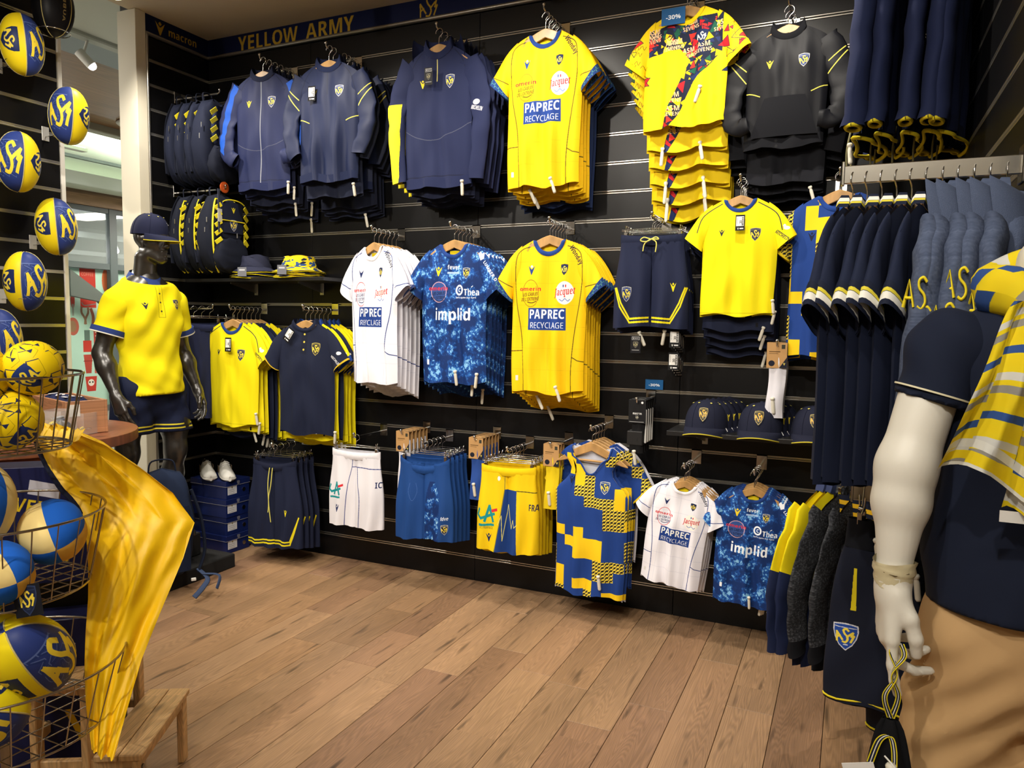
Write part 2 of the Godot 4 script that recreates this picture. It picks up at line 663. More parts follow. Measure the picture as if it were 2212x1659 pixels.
# oak planks laid towards the back wall; end joints read off the photograph's floor
func floor_boards() -> void:
	var f := struct("floor", MB_box(Vector3(-0.15, -0.2, -0.15), Vector3(6.2, -0.012, 6.65)), std("1c130d", 0.9))
	var tones := []
	for k in 7:
		tones.append(wood(["9b7c5f", "947558", "a08062", "8d6e55", "99795d", "967658", "907058"][k], 30 + k))
	var known := {9: [1.115, 2.9], 11: [1.195, -0.02], 12: [1.29, 3.3], 13: [0.335, 1.108], 14: [0.775, 2.6], 15: [0.93, 3.1], 18: [1.0, 2.5], 17: [1.24, 3.0], 20: [0.848, 2.7], 8: [0.795, 2.2]}
	var pitch := 0.1835
	for i in range(0, 34):
		var xa := 3.85 - pitch * 21 + pitch * i
		var js: Array = known.get(i - 0, [])
		js = known.get(i, []).duplicate()
		if js.is_empty():
			js = [0.3 + rnd(i * 3.1) * 1.2]
		js.sort()
		while js[-1] < 6.4:
			js.append(js[-1] + 1.5 + rnd(i * 7.7 + js.size()) * 0.5)
		var z0 := -0.05
		var n := 0
		for z in js:
			if z - z0 < 0.1:
				continue
			var x0 := maxf(xa, -0.0)
			var x1 := minf(xa + pitch, 6.1)
			if x1 - x0 > 0.02:
				var m := MB.new()
				m.box(Vector3((x0 + x1) / 2, -0.006, (z0 + z) / 2), Vector3(x1 - x0 - 0.0022, 0.012, z - z0 - 0.0022), 0.0012)
				for q in m.v.size():  # the grain runs along the board, each board cut from elsewhere
					m.t[q] = Vector2((m.v[q].x - x0) * 2.2 + rnd(i * 5.3 + n) * 0.55, m.v[q].z * 0.42 + rnd(i + n * 9.1))
				part("plank", m, tones[int(rnd(i * 13.7 + n * 3.3) * 6.99)], f)
			z0 = z
			n += 1

func wood(hex: String, sd: int, size := 512) -> StandardMaterial3D:
	var c := Color(hex)
	var no := FastNoiseLite.new()
	no.seed = sd
	no.frequency = 0.006
	no.fractal_octaves = 2
	var fine := FastNoiseLite.new()
	fine.seed = sd + 9
	fine.frequency = 0.02
	var data := PackedByteArray()
	data.resize(size * size * 3)
	var q := 0
	for y in size:
		for x in size:
			var g := no.get_noise_2d(x * 1.3, y * 0.55) * 9.0 + fine.get_noise_2d(x * 2.0, y * 0.2) * 0.6
			var r: float = g - floor(g)
			var k: float = 0.92 + 0.13 * (1.0 - absf(r * 2.0 - 1.0)) + 0.1 * fine.get_noise_2d(x * 14.0, y * 0.9) + 0.13 * no.get_noise_2d(x * 0.4 + 500.0, y * 0.3)
			var kn := no.get_noise_2d(x * 2.2 + 90.0, y * 1.4 + 300.0)
			if kn < -0.5:
				k *= 1.0 + (kn + 0.5) * 1.2
			data[q] = int(clampf(c.r * k, 0, 1) * 255)
			data[q + 1] = int(clampf(c.g * k, 0, 1) * 255)
			data[q + 2] = int(clampf(c.b * k * (0.97 + 0.03 * r), 0, 1) * 255)
			q += 3
	var m := StandardMaterial3D.new()
	m.albedo_texture = ImageTexture.create_from_image(Image.create_from_data(size, size, false, Image.FORMAT_RGB8, data))
	m.roughness = 0.45
	m.metallic_specular = 0.4
	return m

const NAVY := "1a2036"
const LEMON := "f0df12"
const GOLD := "f3c40e"
const CW := 0.72
const CH := 0.84

func canvas(c) -> Pix:
	return Pix.new(CW, CH, Color(str(c)), 1000.0, -CW / 2, 0.02)

func kit_uv(p: Vector3) -> Vector2:
	return Vector2((p.x + CW / 2) / CW, (0.02 - p.y) / CH)

# A hanging top. Its origin is where the hanger's hook enters the wood; it faces +z.
func make_top(called: String, d: Dictionary) -> Node3D:
	var o := Node3D.new()
	o.name = called
	var L: float = d.get("length", 0.72)
	var sh: float = d.get("shoulder", 0.205)
	var aw: float = d.get("chest", 0.2)
	var hw: float = d.get("hem", 0.195)
	var nk: float = d.get("neck", 0.088)
	var drop: float = d.get("drop", 0.075)
	var slope: float = d.get("slope", 0.058)
	var dep: float = d.get("depth", 0.036)
	var amp: float = d.get("folds", 0.015)
	var sd: float = d.get("seed", 1.0)
	var front: Material = d.front
	var plain: Material = d.get("plain", front)
	var tank: bool = d.get("tank", false)
	var xs := []
	for s in steps(7, -1.0, -nk / sh):
		xs.append(s)
	for s in steps(12, -nk / sh, nk / sh).slice(1):
		xs.append(s)
	for s in steps(7, nk / sh, 1.0).slice(1):
		xs.append(s)
	var ph := sd * 2.7
	var top := func(x: float, dr: float) -> float:
		var ax := absf(x)
		if ax < nk:
			return -0.022 - dr * pow(1.0 - (ax / nk) * (ax / nk), 0.62)
		var q := (ax - nk) / (sh - nk)
		return -0.022 - slope * q - 0.018 * q * q * q
	var wide := func(u: float, y: float) -> float:
		var w := sh
		if y < -0.08:
			var q := clampf((y + 0.08) / -0.16, 0, 1)
			w = lerpf(sh, aw, q * q * (3 - 2 * q))
			if tank and y > -0.27:
				w -= 0.075 * sin(clampf((y + 0.06) / -0.2, 0, 1) * PI) ** 1.2
			w = lerpf(w, hw, clampf((y + 0.24) / (-L + 0.24), 0, 1))
		return w
	var body := func(u: float, v: float, side: float) -> Vector3:
		var x0 := u * sh
		var ty: float = top.call(x0, drop if side > 0 else 0.016)
		var hem := -L + 0.008 * sin(u * 5.0 + ph) + (0.012 if side > 0 else 0.0) * absf(u)
		var y := lerpf(ty, hem, v)
		var x: float = u * wide.call(u, y)
		var low := smoothstep(-0.08, -L, y)
		var edge := 1.0 - pow(absf(u), 3.0)
		var z := side * (dep * (0.5 + 0.5 * smoothstep(0.0, 0.22, ty - y)) * sqrt(maxf(0.0, 1.0 - u * u)))
		if absf(x0) >= nk - 0.001:
			z *= smoothstep(-0.015, 0.05, ty - y) * 0.7 + 0.3
		var wv := sin(x * 46.0 + ph + 1.6 * sin(y * 3.0 + ph)) + 0.6 * sin(x * 83.0 + ph * 1.7 + y * 5.0)
		z += amp * wv * (0.25 + 0.75 * low) * edge * (1.0 if side > 0 else 0.7)
		z += 0.004 * sin(y * 21.0 + x * 30.0 * signf(u) + ph) * edge
		x += 0.006 * low * sin(y * 9.0 + ph)
		return Vector3(x, y, z)
	var vs := steps(22)
	var m := MB.new()
	m.grid(xs, vs, func(u, v): return body.call(u, v, 1.0), func(_u, _v, p): return kit_uv(p))
	sheet("front_panel", m, front, o)
	m = MB.new()
	m.grid(xs, vs, func(u, v): return body.call(u, v, -1.0), func(_u, _v, p): return kit_uv(p))
	var bk := sheet("back_panel", m, plain, o)
	if d.get("hem_band", 0.0) > 0.0:
		m = MB.new()
		var hb: float = d.hem_band
		m.grid(steps(24), [0.0, 0.5, 1.0], func(u, v):
			var uu := cos(u * TAU)
			var s := 1.0 if sin(u * TAU) >= 0 else -1.0
			var p: Vector3 = body.call(uu * 0.99, 1.0 - (1.0 - v) * hb / L, s)
			return p + Vector3(uu * 0.003, 0, s * 0.003), func(_u, _v, p): return kit_uv(p))
		sheet("hem_band", m, d.get("band", plain), o)
	# neck
	var kind: String = d.get("collar", "crew")
	var rim := func(a: float) -> Vector3:
		var s := 1.0 if sin(a) >= 0 else -1.0
		return body.call(clampf(cos(a) * nk / sh, -1.0, 1.0), 0.0, s) + Vector3(0, 0, 0.002 * s)
	if kind != "none":
		var cm: Material = d.get("collar_mat", plain)
		var high: float = {"crew": 0.0, "stand": 0.045, "polo": 0.03, "hood": 0.05}.get(kind, 0.0)
		var cwid: float = d.get("collar_width", 0.021)
		m = MB.new()
		m.grid(steps(40).slice(0, 40), [0.0, 0.35, 0.7, 1.0], func(u, v):
			var p: Vector3 = rim.call(u * TAU)
			var mid := Vector3(0, -0.022 - drop * 0.25, p.z * 0.6)
			var q = p + (mid - p).normalized() * cwid * v
			if high > 0.0:
				q = p + Vector3(-p.x * 0.14, high * (1.0 - 0.45 * maxf(0.0, sin(u * TAU))), -0.1 * p.z) * v
				q.y += 0.1 * drop * v * clampf(sin(u * TAU), 0, 1)
			q.z += 0.004 * sin(v * PI) * (1.0 if sin(u * TAU) >= 0 else -1.0)
			return q, func(u, v, p): return Vector2(u, v) if d.has("collar_wrap") else kit_uv(p), true)
		sheet("collar", m, cm, o)
		if kind == "hood":
			m = MB.new()
			m.grid(steps(26, -0.12, PI + 0.12), steps(10), func(a, v):
				var w := sin(clampf(a, 0, PI))
				var rr := sin(v * PI)
				return Vector3(cos(a) * (nk + 0.05 + 0.02 * rr), -0.05 - 0.03 * w + 0.075 * cos(v * PI) - 0.03 * v, 0.02 - (0.075 * w + 0.05 * rr * w + 0.01) + 0.02 * cos(v * PI)), null)
			sheet("hood", m, d.get("hood_mat", plain), o)
		if d.has("neck_label"):
			m = MB.new()
			m.grid([-0.032, 0.032], [-0.055, -0.08], func(x, y): return Vector3(x, y, body.call(x / sh, 0.06, -1.0).z + 0.004))
			sheet("neck_label", m, cloth(d.neck_label), bk)
	# sleeves
	var sleeve: String = d.get("sleeve", "short")
	var sm: Material = d.get("sleeve_mat", front)
	for s in [-1.0, 1.0]:
		if sleeve == "short":
			var t0 := Vector2(sh - 0.055, -0.046)
			var t1 := Vector2(sh + 0.012, -0.088)
			var t2 := Vector2(d.get("cuff_x", 0.298), d.get("cuff_y", -0.225))
			var b0 := Vector2(aw - 0.045, -0.2)
			var b2: Vector2 = t2 + Vector2(-0.098, -0.078)
			var ring := func(a: float, v: float, grow := 0.0) -> Vector3:
				var tp: Vector2 = t0.bezier_interpolate(t1, t1.lerp(t2, 0.4), t2, v)
				var bt := b0.lerp(b2, v) + Vector2(0.012, 0.0) * sin(v * PI)
				var mid := (tp + bt) / 2.0
				var hf := (tp - bt) / 2.0
				var p := mid + hf * (1.0 + grow) * cos(a)
				var zz := (0.014 + 0.02 * v + grow * 0.05) * sin(a) + 0.005 * sin(v * 9.0 + cos(a) * 3.0 + ph * s) * v
				return Vector3(s * p.x, p.y, zz + 0.004 * v)
			m = MB.new()
			m.grid(steps(20).slice(0, 20), steps(8), func(u, v): return ring.call(u * TAU, v), func(_u, _v, p): return kit_uv(p), true)
			var sl := sheet("sleeve", m, sm, o)
			if d.has("cuff_mat"):
				var c0: float = 1.0 - d.get("cuff", 0.13)
				m = MB.new()
				m.grid(steps(20).slice(0, 20), steps(2, c0, 1.01), func(u, v): return ring.call(u * TAU, v, 0.05), func(u, v, _p): return Vector2(u * 2.0, (v - c0) / (1.01 - c0)), true)
				sheet("cuff", m, d.cuff_mat, sl)
		elif sleeve == "long":
			var pts: Array = d.get("arm", [Vector3(sh - 0.04, -0.1, 0), Vector3(sh + 0.035, -0.24, 0.0), Vector3(sh + 0.06, -0.4, 0.01), Vector3(sh + 0.035, -0.62, 0.025)])
			var line := path3(pts, 5)
			for i in line.size():
				line[i].x *= s
				line[i] += Vector3(0.003 * sin(i * 1.9 + ph), 0, 0.004 * sin(i * 2.3 + ph * s))
			var n := line.size()
			var rings := []
			for i in n:
				var q := float(i) / (n - 1)
				var dir: Vector3 = (line[mini(i + 1, n - 1)] - line[maxi(i - 1, 0)]).normalized()
				var sd2 := dir.cross(Vector3(0, 0, 1)).normalized()
				var r: float = lerpf(0.08, 0.043, pow(q, 0.7)) * (1.0 + 0.05 * sin(i * 1.7 + ph)) * d.get("arm_wide", 1.0)
				var row := []
				for k in 16:
					var a := TAU * k / 16.0
					row.append(line[i] + sd2 * cos(a) * r + Vector3(0, 0, sin(a) * lerpf(0.016, 0.022, q) * d.get("arm_thick", 1.0) + 0.004 * cos(a * 2.0 + i * 0.9)))
				rings.append(row)
			m = MB.new()
			var f := rings.size()
			var cut: int = f - (3 if d.has("cuff_mat") else 0)
			m.grid(range(16), range(mini(f, cut + 1)), func(k, j): return rings[j][k], func(k, j, p): return Vector2(k / 16.0, j / float(f)) if d.has("wrap_sleeve") else kit_uv(p), true)
			sheet("sleeve", m, sm, o)
			if d.has("cuff_mat"):
				m = MB.new()
				m.grid(range(16), range(cut, f), func(k, j): return rings[j][k] * 1.0, null, true)
				sheet("cuff", m, d.cuff_mat, o)
	for tg in d.get("tags", []):
		security_tag(o, tg)
	if d.has("ticket"):
		price_ticket(o, d.ticket)
	return o

# white security peg: knob, neck and long body
func security_tag(o: Node3D, at: Array) -> void:
	if not mats.has("peg"):
		var m := MB.new()
		m.lathe([[0.0, 0.012], [0.008, 0.011], [0.0105, 0.006], [0.009, 0.0], [0.0065, -0.002], [0.0065, -0.006], [0.0085, -0.012], [0.0085, -0.06], [0.006, -0.066], [0.0, -0.067]], 12)
		mats["peg"] = m.mesh()
	var p := part("security_tag", mats["peg"], std("d9d5c6", 0.45), o, Vector3(at[0], at[1], at[2]))
	p.rotation = Vector3(0.1, 0, at[3])

# black swing ticket with a white price sticker
func price_ticket(o: Node3D, at: Array, turned := 0.0) -> void:
	if not mats.has("ticket"):
		var p := Pix.new(0.05, 0.085, Color("111113"), 2400.0, -0.025, 0.0425)
		p.rect(-0.021, 0.034, 0.04, 0.052, Color("e9e8e4"))
		p.text("30", Vector2(0.002, 0.004), 0.0, 0.012, Color("1a1a1a"), "bold", PI / 2)
		for k in 9:
			p.rect(0.0085 + 0.0, 0.03 - k * 0.0052, 0.009, 0.002 + 0.002 * rnd(k), Color("222222"))
			p.rect(-0.017, 0.03 - k * 0.004, 0.004, 0.002, Color("777777"))
		p.maker(Vector2(-0.01, -0.031), 0.012, Color("e9e8e4"))
		p.rect(-0.002, -0.028, 0.02, 0.006, Color("dddddd"))
		mats["ticket"] = printed(p, 0.5)
	var m := MB.new()
	m.grid([-1.0, 1.0], [0.0, 1.0], func(u, v): return Vector3(u * 0.025, -v * 0.085, 0.0), func(u, v, _p): return Vector2((u + 1) / 2, v))
	var t := sheet("price_ticket", m, mats["ticket"], o)
	t.position = Vector3(at[0], at[1], at[2])
	t.rotation = Vector3(-0.05, 0, turned)

# --- prints ---------------------------------------------------------------
func sponsor_lines(p: Pix, c: Vector2, s: float, dark: Color, red := Color("c8232b"), loop = null) -> void:
	p.at(c, s)
	if loop != null:
		p.ring(Vector2(0.03, -0.02), 0.46, 0.62, 0.03, loop)
	p.text("omerin", Vector2(0, 0.19), 1.2, 0.2, red, "bold")
	p.text("LES CABLES", Vector2(0.02, -0.06), 0.86, 0.16, dark, "bold", 0.06, 0.25)
	p.text("DE L'EXTREME", Vector2(0.0, -0.28), 1.0, 0.16, dark, "bold", 0.06, 0.25)
	p.curve([Vector2(-0.15, -0.42), Vector2(0.1, -0.46), Vector2(0.35, -0.38)], 0.04, dark)
	p.home()

func piping(p: Pix, c: Color, w := 0.0045) -> void:
	for s in [-1.0, 1.0]:
		p.curve([Vector2(s * 0.1, -0.052), Vector2(s * 0.145, -0.066), Vector2(s * 0.172, -0.1), Vector2(s * 0.178, -0.19), Vector2(s * 0.168, -0.3), Vector2(s * 0.142, -0.45), Vector2(s * 0.13, -0.6), Vector2(s * 0.13, -0.74)], w, c)
		p.line([Vector2(s * 0.33, -0.175), Vector2(s * 0.195, -0.235)] if s < 0 else [Vector2(0.36, -0.2), Vector2(0.195, -0.235)], w, c)
	p.line([Vector2(-0.22, -0.53), Vector2(-0.135, -0.525)], w, c)
	p.line([Vector2(0.22, -0.575), Vector2(0.16, -0.565), Vector2(0.133, -0.55)], w, c)

func jersey_print(bg: String, pipe: String, mark: String, dark: String) -> Pix:
	var p := canvas(bg)
	var pc := Color(pipe)
	var hint := Color(bg).lerp(pc, 0.13)
	for k in 7:
		p.rect(-0.36, -0.12 - 0.098 * k, 0.72, 0.0018, hint)
		p.rect(-0.3 + 0.1 * k, 0.02, 0.0018, 0.84, hint)
	piping(p, pc)
	p.maker(Vector2(-0.088, -0.158), 0.044, Color(mark))
	p.oval(Vector2(-0.088, -0.143), 0.006, 0.006, Color("f5f5f0"))
	p.crest(Vector2(0.088, -0.158), 0.05, Color("1c2a52"), Color("20242f"), Color("e6cf4a"))
	sponsor_lines(p, Vector2(-0.092, -0.262), 0.098, Color(dark), Color("c8232b"), Color("8c6d10") if bg != "e9e8f1" else Color("c8232b"))
	p.oval(Vector2(0.092, -0.262), 0.048, 0.052, Color("f3efe8"))
	p.text("Jacquet", Vector2(0.092, -0.26), 0.105, 0.042, Color("c3202c"), "serif_bold", 0.1, 0.2)
	p.rect(0.083, -0.225, 0.006, 0.012, Color("2a3f86"))
	p.rect(0.096, -0.225, 0.006, 0.012, Color("c3202c"))
	p.curve([Vector2(0.065, -0.29), Vector2(0.08, -0.298), Vector2(0.095, -0.288), Vector2(0.11, -0.298), Vector2(0.12, -0.29)], 0.004, Color("6d84c0"))
	var b := Color("1f3d86")
	p.rect(-0.1, -0.33, 0.2, 0.1, b)
	p.text("PAPREC", Vector2(0, -0.357), 0.185, 0.042, Color("f4f4f0"), "bold")
	p.text("RECYCLAGE", Vector2(0, -0.408), 0.175, 0.027, Color("e8ebf4"), "sans")
	p.text("Wonday", Vector2(0.143, -0.095), 0.098, 0.032, Color("1c2030"), "bold", -0.95)
	p.text("CLERMONT", Vector2(-0.108, -0.052), 0.045, 0.01, Color("1c2a52"), "bold", 1.1)
	p.rect(-0.17, -0.64, 0.014, 0.024, Color("d8d8d8"))
	return p

func camo(p: Pix, sd: int, a: Color, b: Color, c: Color, dk: Color, x0 := 0, x1 := 99999) -> void:
	var n1 := FastNoiseLite.new()
	n1.seed = sd
	n1.noise_type = FastNoiseLite.TYPE_CELLULAR
	n1.cellular_return_type = FastNoiseLite.RETURN_DISTANCE2_SUB
	n1.frequency = 0.016
	n1.fractal_octaves = 3
	n1.fractal_gain = 0.6
	n1.domain_warp_enabled = true
	n1.domain_warp_amplitude = 28.0
	n1.domain_warp_frequency = 0.03
	var n2 := FastNoiseLite.new()
	n2.seed = sd + 5
	n2.frequency = 0.011
	n2.fractal_octaves = 3
	var n3 := FastNoiseLite.new()
	n3.seed = sd + 8
	n3.frequency = 0.05
	n3.fractal_octaves = 4
	n3.fractal_gain = 0.7
	var im := p.im
	for y in im.get_height():
		for x in range(x0, mini(x1, im.get_width())):
			var q := n1.get_noise_2d(x, y) + 0.5
			var r := n2.get_noise_2d(x, y)
			var s := n3.get_noise_2d(x, y * 0.8)
			var k := dk.lerp(a, clampf(0.5 + r * 2.2 + s * 1.1, 0, 1))
			k = k.lerp(b, clampf((s + r * 0.8 + q * 0.5 - 0.22) * 3.5, 0, 1))
			if s + r * 0.9 > 0.36:
				k = k.lerp(c, clampf((s + r * 0.9 - 0.36) * 5.0, 0, 0.9))
			if s < -0.3:
				k = k.lerp(dk, 0.6)
			im.set_pixel(x, y, k)

func blue_print() -> Pix:
	var p := canvas("2457a6")
	camo(p, 4, Color("1f55a6"), Color("3d86cc"), Color("8fc6ee"), Color("142f66"))
	var w := Color("eef3fa")
	p.maker(Vector2(-0.083, -0.158), 0.05, Color("f0d22e"))
	p.text("fever", Vector2(0.005, -0.138), 0.068, 0.022, w, "bold")
	p.rect(-0.03, -0.162, 0.068, 0.009, Color("a9c4ec"))
	p.crest(Vector2(0.088, -0.17), 0.055, Color("16203f"), Color("d9d6c8"), Color("e6cf4a"))
	p.oval(Vector2(-0.08, -0.262), 0.05, 0.05, Color("35508f"))
	p.ring(Vector2(-0.08, -0.262), 0.05, 0.05, 0.004, Color("c8a0b0"))
	sponsor_lines(p, Vector2(-0.083, -0.262), 0.1, Color("0e1730"), Color("d3303a"))
	p.ring(Vector2(0.045, -0.252), 0.02, 0.022, 0.009, w)
	p.text("C", Vector2(0.046, -0.252), 0.0, 0.02, w, "bold")
	p.text("Thea", Vector2(0.118, -0.262), 0.085, 0.034, w, "bold")
	p.line([Vector2(0.12, -0.238), Vector2(0.128, -0.232)], 0.004, w)
	p.text("let's open our eyes", Vector2(0.085, -0.29), 0.12, 0.012, w, "bold")
	p.text("implid", Vector2(0.005, -0.38), 0.215, 0.082, w, "bold")
	p.rect(-0.15, -0.6, 0.015, 0.026, w)
	p.poly([Vector2(0.15, -0.075), Vector2(0.163, -0.063), Vector2(0.172, -0.075), Vector2(0.185, -0.065), Vector2(0.185, -0.1), Vector2(0.165, -0.108)], w)
	p.text("LUMBER D", Vector2(0.225, -0.16), 0.12, 0.016, w, "bold", -0.9)
	return p

func scribble(p: Pix, box: Rect2, n: int, sd: float, words := true) -> void:
	var cols := [Color("c2222c"), Color("f3d318"), Color("1e5b45"), Color("22305e"), Color("f3d318"), Color("e2352e")]
	for k in n:
		var c := Vector2(box.position.x + rnd(sd + k * 1.7) * box.size.x, box.position.y - rnd(sd + k * 2.9) * box.size.y)
		var a := rnd(sd + k * 3.3) * TAU
		var r := 0.012 + 0.02 * rnd(sd + k * 4.1)
		var q := []
		for j in 3:
			q.append(c + Vector2(cos(a + j * 2.1), sin(a + j * 2.1)) * r * (0.6 + 0.8 * rnd(sd + k + j * 5.0)))
		p.poly(q, cols[int(rnd(sd + k * 6.1) * 5.99)])
		q.append(q[0])
		p.line(q, 0.0026, Color("1b2238"))
	if words:
		for k in int(n / 13.0):
			var c := Vector2(box.position.x + rnd(sd + k * 11.7) * box.size.x, box.position.y - rnd(sd + k * 12.9) * box.size.y)
			p.text("ASM", c, 0.055, 0.024, Color("f0c89a"), "bold", 0.1)
			p.text("SEVENS", c - Vector2(0.0, 0.026), 0.075, 0.018, Color("f0c89a"), "bold", 0.12)

func sevens_print() -> Pix:
	var y := Color("f2d014")
	var p := canvas(y.to_html(false))
	var band := [Vector2(-0.175, -0.09), Vector2(0.175, -0.06), Vector2(0.175, -0.24), Vector2(0.05, -0.36), Vector2(-0.005, -0.47), Vector2(-0.075, -0.58), Vector2(-0.11, -0.74), Vector2(-0.165, -0.74), Vector2(-0.1, -0.56), Vector2(-0.03, -0.38), Vector2(0.03, -0.26), Vector2(-0.02, -0.2), Vector2(-0.175, -0.215)]
	p.poly(band, Color("1b2238"))
	var keep := Pix.new(CW, CH, y, 1000.0, -CW / 2, 0.02)
	keep.im.copy_from(p.im)
	scribble(p, Rect2(-0.18, -0.06, 0.36, 0.7), 330, 3.0)
	# the loose pieces stay inside the sash
	var mask := Image.create(p.im.get_width(), p.im.get_height(), false, Image.FORMAT_L8)
	for yy in p.im.get_height():
		for xx in p.im.get_width():
			if keep.im.get_pixel(xx, yy).r > 0.5:
				p.im.set_pixel(xx, yy, y)
	scribble(p, Rect2(-0.36, -0.05, 0.17, 0.3), 26, 7.0, false)
	scribble(p, Rect2(0.19, -0.05, 0.17, 0.3), 26, 9.0, false)
	scribble(p, Rect2(-0.2, -0.66, 0.4, 0.1), 8, 12.0, false)
	for k in 26:
		var c := Vector2((-0.34 if k % 2 else 0.2) + rnd(k * 2.0) * 0.13, -0.07 - rnd(k * 3.0) * 0.2)
		p.curve([c, c + Vector2(0.012, 0.012), c + Vector2(0.02, -0.008), c + Vector2(0.03, 0.006)], 0.002, Color("7a5a10"), 4)
	p.maker(Vector2(-0.07, -0.16), 0.045, Color("f2e27a"))
	p.crest(Vector2(0.083, -0.165), 0.07, Color("1c2a52"), Color("1c2a52"), Color("e8e4cc"))
	return p

func tooth_block(p: Pix, x: float, y: float, w: float, h: float) -> void:
	p.rect(x, y, w, h, Color("efd548"))
	var s := 0.018
	var blk := Color("141722")
	for i in int(w / s):
		for j in int(h / s):
			var c := Vector2(x + (i + 0.5) * s, y - (j + 0.5) * s)
			p.rect(c.x - 0.0045, c.y + 0.0045, 0.009, 0.009, blk)
			p.line([c + Vector2(0.0045, 0.0045), c + Vector2(0.0085, 0.0085)], 0.003, blk)
			p.line([c - Vector2(0.0045, 0.0045), c - Vector2(0.0085, 0.0085)], 0.003, blk)
			p.line([c + Vector2(-0.0045, 0.0015), c + Vector2(-0.0085, -0.0025)], 0.003, blk)

func check_print(tank: bool) -> Pix:
	var b := Color("1f3f87")
	var p := canvas(b.to_html(false))
	var g := 0.054
	var plan := [".....y...hy..", "..h.y...hh.y.", "..h.yy....h..", "h....yh....h.", "h.h..hh..y.h.", "..h...hhhy...", ".hh.....hhh..", "..y.....hhy..", "h.yy.y.....h.", "h...yyyy..hh.", ".hh..yyy..hy.", ".hh....hhh...", "h..y...hh..y.", "hh.y.yy.....h", "..hh..h.yy.hh"]
	for j in plan.size():
		for i in 13:
			var ch: String = plan[j][i]
			var x := -0.35 + i * g
			var y := -0.01 - j * g
			if ch == "y":
				p.rect(x, y, g, g, Color("f0c81c"))
			elif ch == "h" or ch == "t":
				tooth_block(p, x, y, g, g)
	p.maker(Vector2(-0.1, -0.2), 0.042, Color("1b2238"))
	p.crest(Vector2(0.085, -0.225), 0.066, Color("20407f"), Color("d9d6c8"), Color("e6cf4a"))
	if not tank:
		p.maker(Vector2(0.21, -0.09), 0.03, Color("f0d22e"))
		p.maker(Vector2(-0.21, -0.09), 0.03, Color("f0d22e"))
	return p

func tee_print(bg: String, ink: String, line: String, plate := "2e3347") -> Pix:
	var p := canvas(bg)
	for s in [-1.0, 1.0]:
		p.curve([Vector2(s * 0.095, -0.045), Vector2(s * 0.17, -0.09), Vector2(s * 0.205, -0.13), Vector2(s * 0.225, -0.2)], 0.005, Color(line))
	p.maker(Vector2(-0.09, -0.205), 0.038, Color(ink))
	p.crest(Vector2(0.088, -0.22), 0.072, Color(plate), Color("9a9484"), Color("e6cf4a"))
	p.rect(-0.25, -0.643, 0.5, 0.003, Color(bg).darkened(0.2))
	p.rect(0.1, -0.65, 0.013, 0.022, Color("16161a"))
	p.line([Vector2(0.2, -0.2), Vector2(0.262, -0.245)], 0.003, Color(line))
	p.text("MICHELIN", Vector2(0.228, -0.232), 0.088, 0.016, Color(ink) if bg == LEMON else Color("e8e8e8"), "bold", -0.62, 0.2)
	p.oval(Vector2(0.247, -0.19), 0.017, 0.01, Color("ece9df"))
	p.oval(Vector2(0.235, -0.178), 0.008, 0.009, Color("ece9df"))
	return p

func top_print(bg: String, o := {}) -> Pix:
	var p := canvas(bg)
	var dark := Color(bg).darkened(0.35)
	if o.has("seam"):
		p.curve([Vector2(-0.2, -0.42), Vector2(-0.12, -0.46), Vector2(-0.02, -0.48), Vector2(0.1, -0.45), Vector2(0.2, -0.4)], 0.003, dark.lightened(0.25))
		p.line([Vector2(-0.36, -0.66), Vector2(0.36, -0.66)], 0.003, dark)
	if o.has("raglan"):
		for s in [-1.0, 1.0]:
			p.curve([Vector2(s * 0.1, -0.04), Vector2(s * 0.15, -0.1), Vector2(s * 0.19, -0.22)], 0.003, dark)
	if o.has("zip"):
		p.line([Vector2(0, 0.02), Vector2(0, o.zip)], 0.005, Color(o.get("zip_ink", "8b8f98")))
	if o.has("pipe"):
		var y := Color("d8cf56")
		for s in [-1.0, 1.0]:
			p.line([Vector2(s * 0.2, -0.215), Vector2(s * 0.275, -0.15)], 0.0055, y)
			p.line([Vector2(s * 0.2, -0.275), Vector2(s * 0.285, -0.17)], 0.0055, y)
			p.curve([Vector2(s * 0.125, -0.355), Vector2(s * 0.16, -0.34), Vector2(s * 0.2, -0.33)], 0.005, y)
	p.maker(Vector2(-0.08, o.get("my", -0.2)), 0.045, Color("e5cf33"))
	p.crest(Vector2(0.085, o.get("my", -0.2)), 0.068, Color("24356a"), Color("c9c8c0"), Color("e6cf4a"))
	if o.has("year"):
		p.text("1911", Vector2(-0.13, -0.685), 0.03, 0.016, Color("e5cf33"), "bold")
	return p

